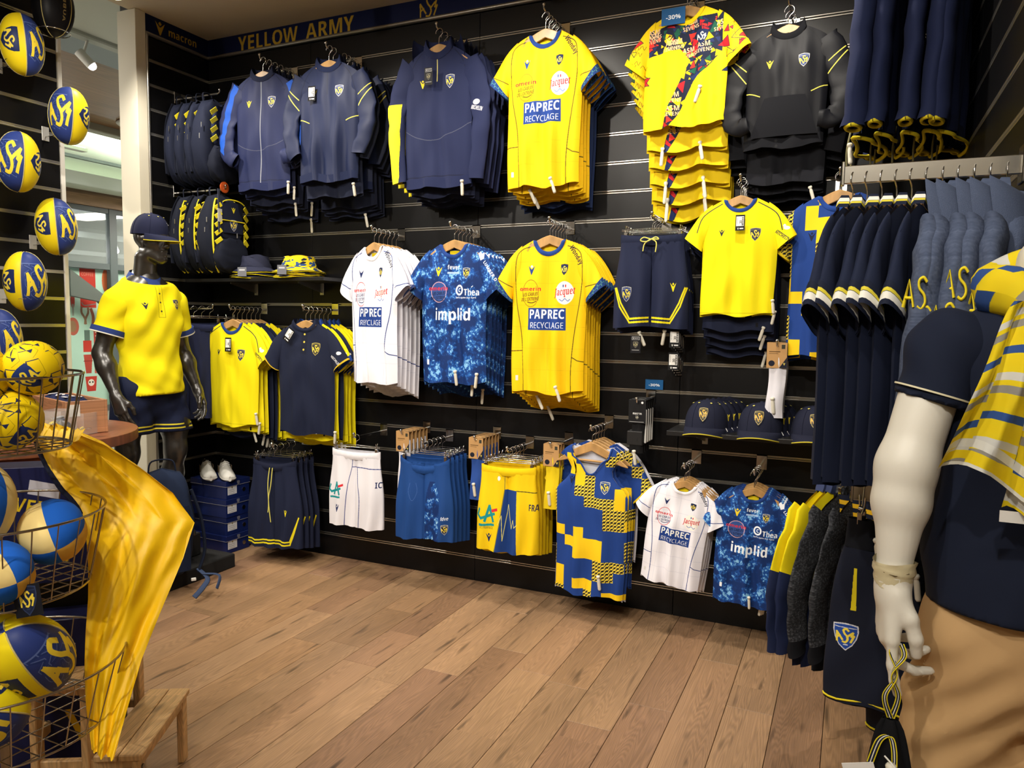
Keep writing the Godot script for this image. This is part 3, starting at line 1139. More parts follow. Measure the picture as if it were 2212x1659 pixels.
# --- hangers, rails -------------------------------------------------------
func hanger_mesh() -> Array:
	if mats.has("hanger"):
		return mats["hanger"]
	var up := []
	var low := []
	for i in 25:
		var x := lerpf(-0.195, 0.195, i / 24.0)
		var q := absf(x) / 0.195
		up.append(Vector2(x, -0.002 - 0.088 * pow(q, 1.25) - 0.02 * q * q))
		low.append(Vector2(x, -0.046 - 0.068 * pow(q, 0.9) - 0.012 * q * q + (0.01 * (q - 0.8) / 0.2 if q > 0.8 else 0.0)))
	low.reverse()
	var m := MB.new()
	m.prism(PackedVector2Array(up + low), -0.006, 0.006, 0.0025)
	var h := MB.new()
	h.tube(path3([Vector3(0, -0.01, 0), Vector3(0, 0.022, 0), Vector3(0.004, 0.035, 0), Vector3(0.021, 0.052, 0), Vector3(0.016, 0.073, 0), Vector3(-0.002, 0.078, 0), Vector3(-0.018, 0.064, 0), Vector3(-0.019, 0.052, 0)], 5), 0.0019, 7)
	var b := MB.new()
	b.tube([Vector3(-0.175, -0.098, 0), Vector3(0.175, -0.098, 0)], 0.006, 8)
	var hw := wood("c69a63", 77, 128)
	hw.roughness = 0.35
	mats["hanger"] = [m.mesh(), h.mesh(), b.mesh(), hw, std("d0d0d0", 0.15, 1.0)]
	return mats["hanger"]

func hanger(at: Vector3, turn: float, label: String, group: String, size := 1.0, bar := false) -> void:
	var hm := hanger_mesh()
	var o := thing("coat_hanger", label, "hanger", at, turn, group)
	var w := part("wooden_arms", hm[0], hm[3], o)
	w.scale = Vector3(size, size, 1)
	part("hook", hm[1], hm[4], o)
	if bar:
		part("trouser_bar", hm[2], hm[3], o)

# chrome prong on a slotted plate; at is the slot on the wall
func prong(at: Vector3, turn: float, label: String, length := 0.3) -> void:
	if not mats.has("prong"):
		var pl := MB.new()
		pl.box(Vector3(0, -0.028, 0.004), Vector3(0.052, 0.075, 0.004), 0.0015)
		pl.box(Vector3(0, 0.006, 0.0), Vector3(0.052, 0.006, 0.012), 0.001)
		var rd := MB.new()
		rd.box(Vector3(0, -0.036, 0.15), Vector3(0.008, 0.012, 0.29), 0.002)
		rd.tube([Vector3(0, -0.036, 0.295), Vector3(0, -0.03, 0.305), Vector3(0, -0.018, 0.308)], 0.005, 8)
		var kn := MB.new()
		kn.ball(Vector3(0, -0.014, 0.308), Vector3(0.0085, 0.0085, 0.0085), 10, 8)
		mats["prong"] = [pl.mesh(), rd.mesh(), kn.mesh()]
	var o := thing("display_hook", label, "hook", at, turn, "")
	var c := std("cfcfce", 0.14, 1.0)
	part("wall_plate", mats["prong"][0], c, o)
	var r := part("prong", mats["prong"][1], c, o)
	r.scale.z = length / 0.3
	part("end_knob", mats["prong"][2], c, o, Vector3(0, 0, length - 0.3))

const NTH := ["frontmost", "second from front", "third from front", "fourth from front", "fifth from front", "sixth from front", "seventh from front", "eighth from front"]

# n tops on one prong: kinds lists prototype indices from the front to the back
func rail_of(protos: Array, kinds: Array, at: Vector3, what: Array, where: String, o := {}) -> void:
	var gap: float = o.get("gap", 0.042)
	var z0: float = o.get("first", 0.285)
	var sc: float = o.get("scale", 1.0)
	prong(at, 0.0, "chrome prong holding the " + where, 0.305)
	for i in kinds.size():
		var z = z0 - gap * i - o.get("jump", 0.0) * (1.0 if i >= o.get("jump_at", 99) else 0.0)
		var p := Vector3(at.x, at.y - 0.099 - o.get("lower", 0.0), z)
		var turn: float = o.get("turn", 0.0) + (rnd(at.x * 9.0 + i * 3.7) - 0.5) * o.get("loose", 0.12)
		var k: int = kinds[i]
		var h := "wooden hanger on the prong of the %s, %s" % [where, NTH[i]]
		hanger(p, turn, h, "wooden hangers", o.get("hanger", 1.0) * (1.0 if sc > 0.9 else sc), o.get("bar", false))
		var g := copy(protos[k], p, turn, "%s, %s of %s" % [what[k], NTH[i], where], o.get("group", where))
		g.set_meta("category", o.get("category", "shirt"))
		var grow: float = o.get("tall", 1.0) * (1.0 + o.get("grow", 0.022) * i)
		g.scale = Vector3(sc * (1.0 + 0.004 * i), sc * grow, sc * (0.62 if i else 1.0))
		g.rotation.z = o.get("roll", 0.0) * (1.0 - 0.1 * i)
		if i:  # only the front one shows its own ticket
			for c in g.get_children():
				if String(c.name).begins_with("price_ticket") or String(c.name).begins_with("security_tag") and rnd(i * 5.1 + at.x) > 0.65:
					g.remove_child(c)
					c.free()

func tops_on_back_wall() -> void:
	var black := cloth("15161b")
	# gold jerseys
	var home := printed(jersey_print(GOLD, "6a5a12", "1f3d86", "4a3d10"), 0.7)
	var cuffp := Pix.new(0.2, 0.03, Color("1e3a72"), 1500.0, 0.0, 0.03)
	for k in 7:
		cuffp.line([Vector2(k * 0.03, 0.014), Vector2(k * 0.03 + 0.008, 0.014), Vector2(k * 0.03 + 0.012, 0.025), Vector2(k * 0.03 + 0.017, 0.005), Vector2(k * 0.03 + 0.02, 0.014), Vector2(k * 0.03 + 0.03, 0.014)], 0.0018, Color("5d9a86"))
	var cuff := printed(cuffp)
	var gold := cloth(GOLD)
	var blue := cloth("1f3d80")
	var a := make_top("rugby_jersey", {"front": home, "plain": gold, "collar_mat": blue, "cuff_mat": cuff, "neck_label": "e8cf20", "seed": 1.3, "tags": [[0.06, -0.69, 0.05, 0.35]]})
	var b := make_top("rugby_jersey", {"front": home, "plain": gold, "collar_mat": blue, "cuff_mat": cuff, "seed": 2.9, "folds": 0.014, "tags": [[-0.08, -0.71, 0.04, 0.5]]})
	var dk := make_top("rugby_jersey", {"front": cloth("1d2b4e"), "collar_mat": blue, "cuff_mat": cuff, "seed": 4.1})
	var w1 := ["gold rugby jersey with blue collar and sponsor prints", "gold rugby jersey with blue collar", "dark blue rugby jersey"]
	rail_of([a, b, dk], [0, 1, 1, 1, 2, 2], Vector3(2.588, slot(1), 0), w1, "upper gold jersey rail", {"gap": 0.046, "tall": 1.1, "lower": 0.02})
	rail_of([a, b], [0, 1, 1, 1, 1, 1, 1], Vector3(2.637, slot(8), 0), w1, "middle gold jersey rail", {"gap": 0.04, "turn": 0.02, "tall": 1.13, "first": 0.297})
	# white jerseys
	var away := printed(jersey_print("e9e8f1", "3a4a84", "1f2c5c", "1f2c5c"), 0.75)
	var white := cloth("e6e5ee")
	var tip := cloth("33406f")
	a = make_top("rugby_jersey", {"front": away, "plain": white, "collar_mat": white, "neck_label": "e8cf20", "seed": 5.2, "turn": 0.0})
	b = make_top("rugby_jersey", {"front": away, "plain": white, "collar_mat": white, "seed": 6.6, "folds": 0.013, "cuff_mat": tip, "cuff": 0.04})
	var w2 := ["white rugby jersey with navy piping and prints", "white rugby jersey with navy piping"]
	rail_of([a, b], [0, 1, 1, 1, 1, 1], Vector3(1.551, slot(8), 0), w2, "white jersey rail", {"gap": 0.045, "turn": -0.25, "loose": 0.06, "tall": 1.13})
	rail_of([a, b], [0, 1, 1, 1], Vector3(3.359, slot(16), 0), w2, "small white jersey rail", {"gap": 0.04, "scale": 0.74, "turn": -0.05, "roll": -0.13})
	# blue camouflage jerseys
	var third := printed(blue_print(), 0.7)
	a = make_top("rugby_jersey", {"front": third, "collar_mat": blue, "neck_label": "e8cf20", "seed": 7.7, "tags": [[0.035, -0.66, 0.05, 0.1], [0.16, -0.67, 0.04, -0.15]]})
	b = make_top("rugby_jersey", {"front": third, "collar_mat": blue, "seed": 8.8, "tags": [[0.1, -0.7, 0.04, -0.1]]})
	var w3 := ["blue camouflage jersey with white prints", "blue camouflage jersey"]
	rail_of([a, b], [0, 1, 1, 1, 1, 1], Vector3(2.062, slot(8), 0), w3, "blue camouflage jersey rail", {"gap": 0.045, "tall": 1.1, "turn": 0.08, "first": 0.262})
	rail_of([a, b], [0, 1, 1, 1], Vector3(3.682, slot(16), 0), w3, "small blue jersey rail", {"gap": 0.045, "scale": 0.76, "turn": -0.05, "tall": 1.04, "roll": -0.05})
	# sevens shirts
	var sev := printed(sevens_print(), 0.7)
	var ye := cloth("f2d014")
	a = make_top("sevens_shirt", {"front": sev, "plain": ye, "collar_mat": ye, "length": 0.56, "seed": 3.3, "cuff_mat": ye, "cuff": 0.1, "tags": [[0.09, -0.4, 0.06, -0.35]]})
	b = make_top("sevens_shirt", {"front": sev, "plain": ye, "collar_mat": ye, "length": 0.58, "seed": 9.3, "folds": 0.016, "tags": [[-0.1, -0.57, 0.05, -0.1], [0.08, -0.56, 0.05, 0.2]]})
	rail_of([a, b], [0, 1, 1, 1, 1, 1], Vector3(3.297, slot(1), 0), ["yellow patterned shirt with graffiti sash", "yellow patterned shirt"], "graffiti shirt rail", {"gap": 0.047, "grow": 0.13, "turn": -0.06, "lower": 0.02})
	# houndstooth shirts and tanks
	var chk := printed(check_print(false), 0.75)
	var tnk := printed(check_print(true), 0.75)
	var cb := cloth("1f3f87")
	var lin := cloth("cfd3e2")
	a = make_top("tank_top", {"front": tnk, "plain": lin, "tank": true, "sleeve": "none", "neck": 0.115, "drop": 0.15, "shoulder": 0.175, "slope": 0.035, "collar_mat": cb, "collar_width": 0.01, "length": 0.8, "hem": 0.19, "seed": 2.2, "folds": 0.013, "tags": [[0.075, -0.68, 0.06, 0.1]]})
	b = make_top("training_shirt", {"front": chk, "plain": cb, "collar_mat": cb, "seed": 3.9, "cuff_mat": cloth("e9c91f"), "cuff": 0.07, "length": 0.74})
	var wt := make_top("training_shirt", {"front": white, "collar_mat": white, "seed": 1.9, "length": 0.6})
	rail_of([a, b, wt], [0, 0, 1, 1, 2], Vector3(2.884, slot(15), 0), ["blue and yellow houndstooth tank top", "blue and yellow houndstooth shirt", "plain white shirt"], "tank top rail", {"gap": 0.05, "bar": true, "turn": -0.08, "grow": 0.02})
	rail_of([b], [0, 0], Vector3(3.985, slot(7), 0), ["blue and yellow houndstooth shirt"], "rail by the polo shirts", {"turn": -0.2})
	# lemon tees and navy ones
	var lem := cloth(LEMON)
	var nav := cloth(NAVY)
	var tee := printed(tee_print(LEMON, "2b2d3c", "3a3c3a"), 0.8)
	var teen := printed(tee_print(NAVY, "e5cf33", "3a4468"), 0.8)
	a = make_top("tee_shirt", {"front": tee, "plain": lem, "collar_mat": blue, "length": 0.66, "seed": 6.1, "folds": 0.007, "ticket": [0.01, -0.115, 0.055], "tags": [[0.19, -0.58, 0.02, 0.1], [0.2, -0.64, 0.0, -0.2]]})
	b = make_top("tee_shirt", {"front": teen, "plain": nav, "collar_mat": nav, "length": 0.7, "seed": 4.6, "folds": 0.007, "tags": [[0.14, -0.68, 0.03, -0.3]]})
	var c := make_top("tee_shirt", {"front": tee, "plain": lem, "collar_mat": blue, "length": 0.68, "seed": 7.4, "tags": [[0.1, -0.67, 0.04, 0.3]]})
	var w4 := ["lemon yellow tee with navy collar and ticket", "navy tee with yellow logo", "lemon yellow tee with navy collar"]
	rail_of([a, b, c], [0, 1, 1, 1, 1], Vector3(3.57, slot(7), 0), w4, "small lemon tee rail", {"gap": 0.05, "scale": 0.84, "turn": -0.05, "grow": 0.07, "first": 0.28})
	rail_of([a, b, c], [0, 2, 2, 1, 1, 2, 2], Vector3(0.467, slot(11), 0), w4, "long lemon tee rail", {"gap": 0.04, "turn": 0.06, "tall": 1.04, "loose": 0.07})
	var pol := printed(polo_print(), 0.8)
	a = make_top("polo_shirt", {"front": pol, "plain": nav, "collar": "polo", "collar_mat": nav, "length": 0.68, "seed": 2.1, "folds": 0.008, "drop": 0.05, "cuff_mat": cloth("caa92a"), "cuff": 0.03, "tags": [[0.2, -0.66, 0.0, -0.1]]})
	price_ticket(a, [-0.06, -0.055, 0.055], -0.6)
	b = make_top("polo_shirt", {"front": tee, "plain": lem, "collar": "polo", "collar_mat": blue, "cuff_mat": blue, "cuff": 0.12, "length": 0.7, "seed": 5.5, "tags": [[0.16, -0.7, 0.02, 0.1]]})
	rail_of([a, b], [0, 1, 0, 1, 1, 1], Vector3(1.053, slot(11), 0), ["navy polo shirt with gold buttons", "yellow polo shirt with blue cuffs"], "polo rail", {"gap": 0.042, "turn": 0.05, "tall": 1.03, "loose": 0.07})
	long_tops(black, nav)

func polo_print() -> Pix:
	var p := canvas(NAVY)
	p.rect(-0.02, -0.03, 0.04, 0.17, Color(NAVY).darkened(0.15))
	for k in 3:
		p.oval(Vector2(0, -0.085 - 0.045 * k), 0.006, 0.006, Color("d9c14a"))
	p.crest(Vector2(0.085, -0.17), 0.075, Color("2b2c33"), Color("c9b85a"), Color("e6cf4a"))
	p.text("MICHELIN", Vector2(0.225, -0.232), 0.085, 0.016, Color("e8e8e8"), "bold", -0.62, 0.2)
	p.oval(Vector2(0.245, -0.19), 0.017, 0.01, Color("ece9df"))
	p.rect(0.09, -0.665, 0.008, 0.008, Color("e8e8e8"))
	return p

func long_tops(_black: Material, nav: Material) -> void:
	var tn := "20274a"
	# track jackets with a bright blue sleeve band
	var sp := canvas(tn)
	for s in [-1.0, 1.0]:
		p_band(sp, s)
	var tuck := [Vector3(0.165, -0.1, 0.0), Vector3(0.25, -0.24, 0.0), Vector3(0.268, -0.38, 0.015), Vector3(0.235, -0.5, 0.035), Vector3(0.17, -0.535, 0.05)]
	var f := printed(top_print(tn, {"seam": 1, "raglan": 1, "zip": -0.72, "my": -0.2}), 0.6)
	var a := make_top("track_jacket", {"front": f, "plain": cloth(tn), "sleeve": "long", "sleeve_mat": printed(sp, 0.6), "arm": tuck, "collar": "stand", "collar_mat": cloth("1c2138"), "length": 0.72, "hem": 0.19, "hem_band": 0.05, "seed": 1.1, "folds": 0.008, "drop": 0.05, "tags": [[0.19, -0.68, 0.02, -0.1]]})
	var b := make_top("track_jacket", {"front": cloth("1d2236"), "sleeve": "long", "arm": tuck, "collar": "stand", "length": 0.74, "seed": 2.4, "tags": [[0.15, -0.74, 0.02, 0.05]]})
	rail_of([a, b], [0, 0, 1, 1, 0, 1], Vector3(0.743, slot(1), 0), ["navy track jacket with bright blue sleeve bands", "dark navy jacket"], "track jacket rail", {"gap": 0.05, "category": "jacket", "turn": 0.08, "grow": 0.035, "loose": 0.1})
	# quarter zips with fine yellow lines
	var qn := "1b2340"
	f = printed(top_print(qn, {"raglan": 1, "zip": -0.2, "zip_ink": "1a2034", "pipe": 1, "my": -0.19}), 0.55)
	var arm := [Vector3(0.165, -0.1, 0), Vector3(0.24, -0.24, 0.0), Vector3(0.255, -0.4, 0.02), Vector3(0.21, -0.55, 0.04)]
	a = make_top("quarter_zip_top", {"front": f, "plain": cloth(qn), "sleeve": "long", "arm": arm, "collar": "stand", "length": 0.7, "hem_band": 0.05, "seed": 3.7, "drop": 0.055, "tags": [[0.17, -0.72, 0.02, 0.1]]})
	b = make_top("quarter_zip_top", {"front": cloth("1b2033"), "sleeve": "long", "arm": arm, "collar": "stand", "length": 0.76, "seed": 5.7, "tags": [[0.1, -0.77, 0.03, 0.2]]})
	price_ticket(a, [-0.085, -0.155, 0.05])
	rail_of([a, b], [0, 1, 0, 1, 1, 1], Vector3(1.239, slot(1), 0), ["navy quarter zip top with yellow piping", "plain dark quarter zip top"], "quarter zip rail", {"gap": 0.038, "jump": 0.06, "jump_at": 2, "category": "sweater", "turn": 0.1, "grow": 0.03, "loose": 0.07})
	# hooded jackets with yellow sleeve panels
	var hn := "1f2647"
	f = printed(top_print(hn, {"raglan": 1, "seam": 1, "zip": -0.19, "zip_ink": "d6cc7a", "my": -0.2, "year": 1}), 0.75)
	var sl := canvas(hn)
	sl.poly([Vector2(-0.36, -0.28), Vector2(-0.22, -0.28), Vector2(-0.235, -0.7), Vector2(-0.36, -0.7)], Color("e7d92a"))
	sl.text("MICHELIN", Vector2(0.24, -0.34), 0.07, 0.02, Color("e8e8e8"), "bold", -0.25, 0.2)
	sl.oval(Vector2(0.235, -0.31), 0.02, 0.014, Color("ece9df"))
	arm = [Vector3(0.165, -0.1, 0), Vector3(0.24, -0.24, 0.0), Vector3(0.258, -0.42, 0.01), Vector3(0.235, -0.68, 0.01)]
	a = make_top("hooded_jacket", {"front": f, "plain": cloth(hn), "sleeve": "long", "arm": arm, "sleeve_mat": printed(sl, 0.75), "collar": "hood", "length": 0.72, "hem": 0.2, "hem_band": 0.055, "chest": 0.205, "seed": 7.9, "folds": 0.008, "drop": 0.06, "tags": [[0.17, -0.7, 0.05, 0.0]]})
	b = make_top("hooded_jacket", {"front": cloth("1d2238"), "sleeve": "long", "arm": arm, "sleeve_mat": printed(sl, 0.75), "collar": "hood", "length": 0.74, "seed": 6.9})
	black_ticket(a, [-0.03, -0.13, 0.06])
	rail_of([a, b], [0, 1, 1, 1], Vector3(1.97, slot(1), 0), ["navy hooded jacket with yellow sleeve panel", "navy hooded jacket"], "hooded jacket rail", {"gap": 0.055, "category": "jacket", "turn": 0.05, "grow": 0.02, "tall": 1.07, "lower": 0.01, "loose": 0.07})
	# black quarter zips
	var bn := "101116"
	f = printed(top_print(bn, {"raglan": 1, "zip": -0.26, "zip_ink": "0c0c0e", "pipe": 1, "my": -0.2}), 0.55)
	var pouch := [Vector3(0.165, -0.1, 0), Vector3(0.25, -0.24, 0.0), Vector3(0.275, -0.4, 0.02), Vector3(0.24, -0.5, 0.04), Vector3(0.17, -0.5, 0.055)]
	a = make_top("quarter_zip_top", {"front": f, "plain": cloth(bn), "sleeve": "long", "arm": pouch, "collar": "stand", "length": 0.63, "hem_band": 0.06, "band": cloth("14151a"), "seed": 8.3, "folds": 0.008, "drop": 0.06})
	var mp := MB.new()
	mp.grid(steps(8, -1.0, 1.0), steps(6), func(u, v): return Vector3(u * lerpf(0.1, 0.165, v), lerpf(-0.37, -0.57, v), 0.052 * sqrt(1.0 - 0.5 * u * u) + 0.006 * sin(v * PI)))
	sheet("pouch_pocket", mp, cloth("131419"), a)
	b = make_top("quarter_zip_top", {"front": cloth("15161b"), "sleeve": "long", "collar": "stand", "length": 0.76, "hem_band": 0.06, "band": cloth("1c1d23"), "seed": 4.9, "tags": [[0.14, -0.79, 0.03, 0.3]]})
	rail_of([a, b], [0, 1, 1, 1], Vector3(3.746, slot(2), 0), ["black quarter zip top with yellow piping", "black quarter zip top"], "black quarter zip rail", {"gap": 0.06, "category": "sweater", "grow": 0.05, "turn": -0.05, "scale": 0.86, "lower": 0.02})

func p_band(p: Pix, s: float) -> void:
	p.poly([Vector2(s * 0.19, -0.04), Vector2(s * 0.235, -0.1), Vector2(s * 0.29, -0.3), Vector2(s * 0.31, -0.45), Vector2(s * 0.265, -0.5), Vector2(s * 0.255, -0.32), Vector2(s * 0.2, -0.14), Vector2(s * 0.15, -0.05)], Color("1d4fae"))

func black_ticket(o: Node3D, at: Array) -> void:
	if not mats.has("black_ticket"):
		var p := Pix.new(0.05, 0.085, Color("15151a"), 2000.0, -0.025, 0.0425)
		p.line([Vector2(-0.018, 0.036), Vector2(0.018, 0.036), Vector2(0.018, 0.022), Vector2(-0.018, 0.022), Vector2(-0.018, 0.036)], 0.0015, Color("cccccc"))
		p.maker(Vector2(-0.011, 0.029), 0.009, Color("e0e0e0"))
		p.text("macron", Vector2(0.004, 0.029), 0.02, 0.005, Color("cccccc"), "bold")
		p.crest(Vector2(0, -0.002), 0.032, Color("2a2a2e"), Color("8a8672"), Color("a39a70"))
		p.rect(-0.018, -0.027, 0.036, 0.0025, Color("aaaaaa"))
		mats["black_ticket"] = printed(p, 0.5)
	var m := MB.new()
	m.grid([-1.0, 1.0], [0.0, 1.0], func(u, v): return Vector3(u * 0.025, -v * 0.085, 0.0), func(u, v, _p): return Vector2((u + 1) / 2, v))
	var t := sheet("swing_ticket", m, mats["black_ticket"], o)
	t.position = Vector3(at[0], at[1], at[2])

# Shorts or trousers hung from a clip hanger; origin at the middle of the waist, facing +z
func make_bottom(called: String, d: Dictionary) -> Node3D:
	var o := Node3D.new()
	o.name = called
	var L: float = d.get("length", 0.44)
	var w: float = d.get("waist", 0.152)
	var hem: float = d.get("hem", 0.125) * 0.74
	var gap: float = d.get("spread", 0.105) * 0.76
	var dep: float = d.get("depth", 0.035)
	var sd: float = d.get("seed", 1.0)
	var mt: Material = d.front
	var band := 0.04
	for s in [-1.0, 1.0]:
		var ring := func(a: float, v: float) -> Vector3:
			var q := smoothstep(0.0, 0.6, v)
			var cx := lerpf(w / 2.0, gap, q)
			var hw = lerpf(w / 2.0 + 0.002, hem, q) * (1.0 + 0.35 * d.get("flare", 0.0) * v)
			if d.get("taper", false):
				hw = lerpf(hw, hem * 0.5, smoothstep(0.3, 0.95, v))
			var ca := cos(a)
			var x: float = s * (cx + hw * ca)
			var z := sin(a) * dep * (0.7 + 0.5 * q)
			var y := -band - (L - band) * v
			z += 0.012 * (0.3 + v) * sin(x * 62.0 + sd * 3.0 + 2.0 * sin(y * 6.0)) * absf(sin(a))
			z += 0.004 * exp(-v * 7.0) * sin(x * 190.0 + sd)
			y += 0.006 * sin(x * 18.0 + sd) * v + d.get("tilt", 0.0) * x
			return Vector3(x, y, z)
		var m := MB.new()
		m.grid(steps(28).slice(0, 28), steps(14), func(u, v): return ring.call(u * TAU, v), func(u, _v, p): return Vector2((p.x * 1.33 + 0.3) / 0.6, -p.y / d.get("tall", 0.5)), true)
		sheet("leg", m, mt, o)
		if d.has("cuff_mat"):
			m = MB.new()
			m.grid(steps(20).slice(0, 20), steps(3), func(u, v):
				var p: Vector3 = ring.call(u * TAU, 1.0)
				return Vector3(s * gap + (p.x - s * gap) * (0.92 - 0.1 * v), p.y - 0.07 * v, p.z * 0.9), func(u, v, _p): return Vector2(u, v), true)
			sheet("cuff", m, d.cuff_mat, o)
	var m := MB.new()
	m.grid(steps(48).slice(0, 48), steps(5), func(u, v):
		var a: float = u * TAU
		var x: float = cos(a) * (w + 0.003)
		var y: float = -band * 1.1 * v - (d.get("sag", 0.012) * (1.0 - pow(absf(cos(a)), 2.0)) * (1.0 if sin(a) > 0 else 0.3)) + d.get("tilt", 0.0) * x
		return Vector3(x, y, sin(a) * (0.022 + 0.006 * sin(v * PI)) + 0.0035 * sin(a * 23.0 + sd) * sin(v * PI)), null, true)
	sheet("waistband", m, d.get("band", mt), o)
	if d.has("cord"):
		var c: Material = d.cord
		m = MB.new()
		if d.get("bow", false):
			m.tube(path3([Vector3(-0.005, -0.028, 0.04), Vector3(-0.035, -0.02, 0.045), Vector3(-0.05, -0.035, 0.045), Vector3(-0.02, -0.04, 0.046), Vector3(0.02, -0.02, 0.046), Vector3(0.035, -0.03, 0.046), Vector3(0.0, -0.028, 0.046)], 5), 0.0032, 6)
			m.tube(path3([Vector3(0, -0.028, 0.046), Vector3(-0.03, -0.05, 0.045), Vector3(-0.038, -0.085, 0.043)], 4), 0.003, 6)
			m.tube(path3([Vector3(0, -0.028, 0.046), Vector3(0.025, -0.045, 0.046), Vector3(0.022, -0.09, 0.044)], 4), 0.003, 6)
		else:
			m.tube(path3([Vector3(-0.012, -0.05, 0.04), Vector3(-0.018, -0.15, 0.052), Vector3(-0.012, -0.27, 0.056), Vector3(-0.016, -0.33, 0.058)], 4), 0.0028, 6)
			m.tube(path3([Vector3(0.008, -0.05, 0.04), Vector3(0.002, -0.16, 0.052), Vector3(-0.012, -0.25, 0.056), Vector3(0.004, -0.39, 0.06)], 4), 0.0028, 6)
		sheet("drawcord", m, c, o)
	for tg in d.get("tags", []):
		security_tag(o, tg)
	return o

# wire hanger with two sprung clips; origin is the waist of what hangs under it
func clip_hanger(at: Vector3, turn: float, label: String, w := 0.15) -> void:
	var o := thing("clip_hanger", label, "hanger", at, turn, "clip hangers")
	var c := std("cfcfce", 0.14, 1.0)
	var m := MB.new()
	m.tube([Vector3(-w - 0.02, 0.03, 0), Vector3(w + 0.02, 0.03, 0)], 0.0022, 6)
	m.tube([Vector3(-w - 0.02, 0.036, 0), Vector3(0, 0.043, 0), Vector3(w + 0.02, 0.036, 0)], 0.0014, 6)
	part("bar", m, c, o)
	m = MB.new()
	m.tube(path3([Vector3(0, 0.03, 0), Vector3(0, 0.062, 0), Vector3(0.02, 0.08, 0), Vector3(0.015, 0.101, 0), Vector3(-0.002, 0.106, 0), Vector3(-0.018, 0.092, 0), Vector3(-0.018, 0.083, 0)], 4), 0.0018, 6)
	part("hook", m, c, o)
	for s in [-1.0, 1.0]:
		m = MB.new()
		for f in [-1.0, 1.0]:
			m.box(Vector3(s * w, 0.008, f * 0.009), Vector3(0.016, 0.032, 0.002), 0.0008)
			m.tube([Vector3(s * w, 0.024, f * 0.009), Vector3(s * w, 0.04, f * 0.005), Vector3(s * w, 0.056, f * 0.013)], 0.0022, 6)
		m.tube([Vector3(s * w - 0.009, 0.03, 0), Vector3(s * w + 0.009, 0.03, 0)], 0.0055, 8)
		part("clip", m, c, o)

func shorts_rail(protos: Array, kinds: Array, at: Vector3, what: Array, where: String, o := {}) -> void:
	prong(at, 0.0, "chrome prong holding the " + where, 0.305)
	for i in kinds.size():
		var z: float = o.get("first", 0.288) - o.get("gap", 0.045) * i
		var p := Vector3(at.x, at.y - 0.113, z)
		var turn: float = o.get("turn", 0.0) + (rnd(at.x * 7.0 + i * 2.3) - 0.5) * 0.08
		clip_hanger(p - Vector3(0, 0.014, 0), turn, "chrome clip hanger of the %s, %s" % [where, NTH[i]], o.get("clip", 0.13))
		var g := copy(protos[kinds[i]], p, turn, "%s, %s of %s" % [what[kinds[i]], NTH[i], where], where)
		g.set_meta("category", "shorts")
		g.scale = Vector3(1, 1.0 + 0.02 * i, 1.0 if i == 0 else 0.6)
		if i:
			for c in g.get_children():
				if String(c.name).begins_with("security_tag") or String(c.name).begins_with("swing_ticket"):
					g.remove_child(c)
					c.free()

func short_canvas(c: String, tall := 0.5) -> Pix:
	return Pix.new(0.6, tall, Color(c), 900.0, -0.3, 0.0)

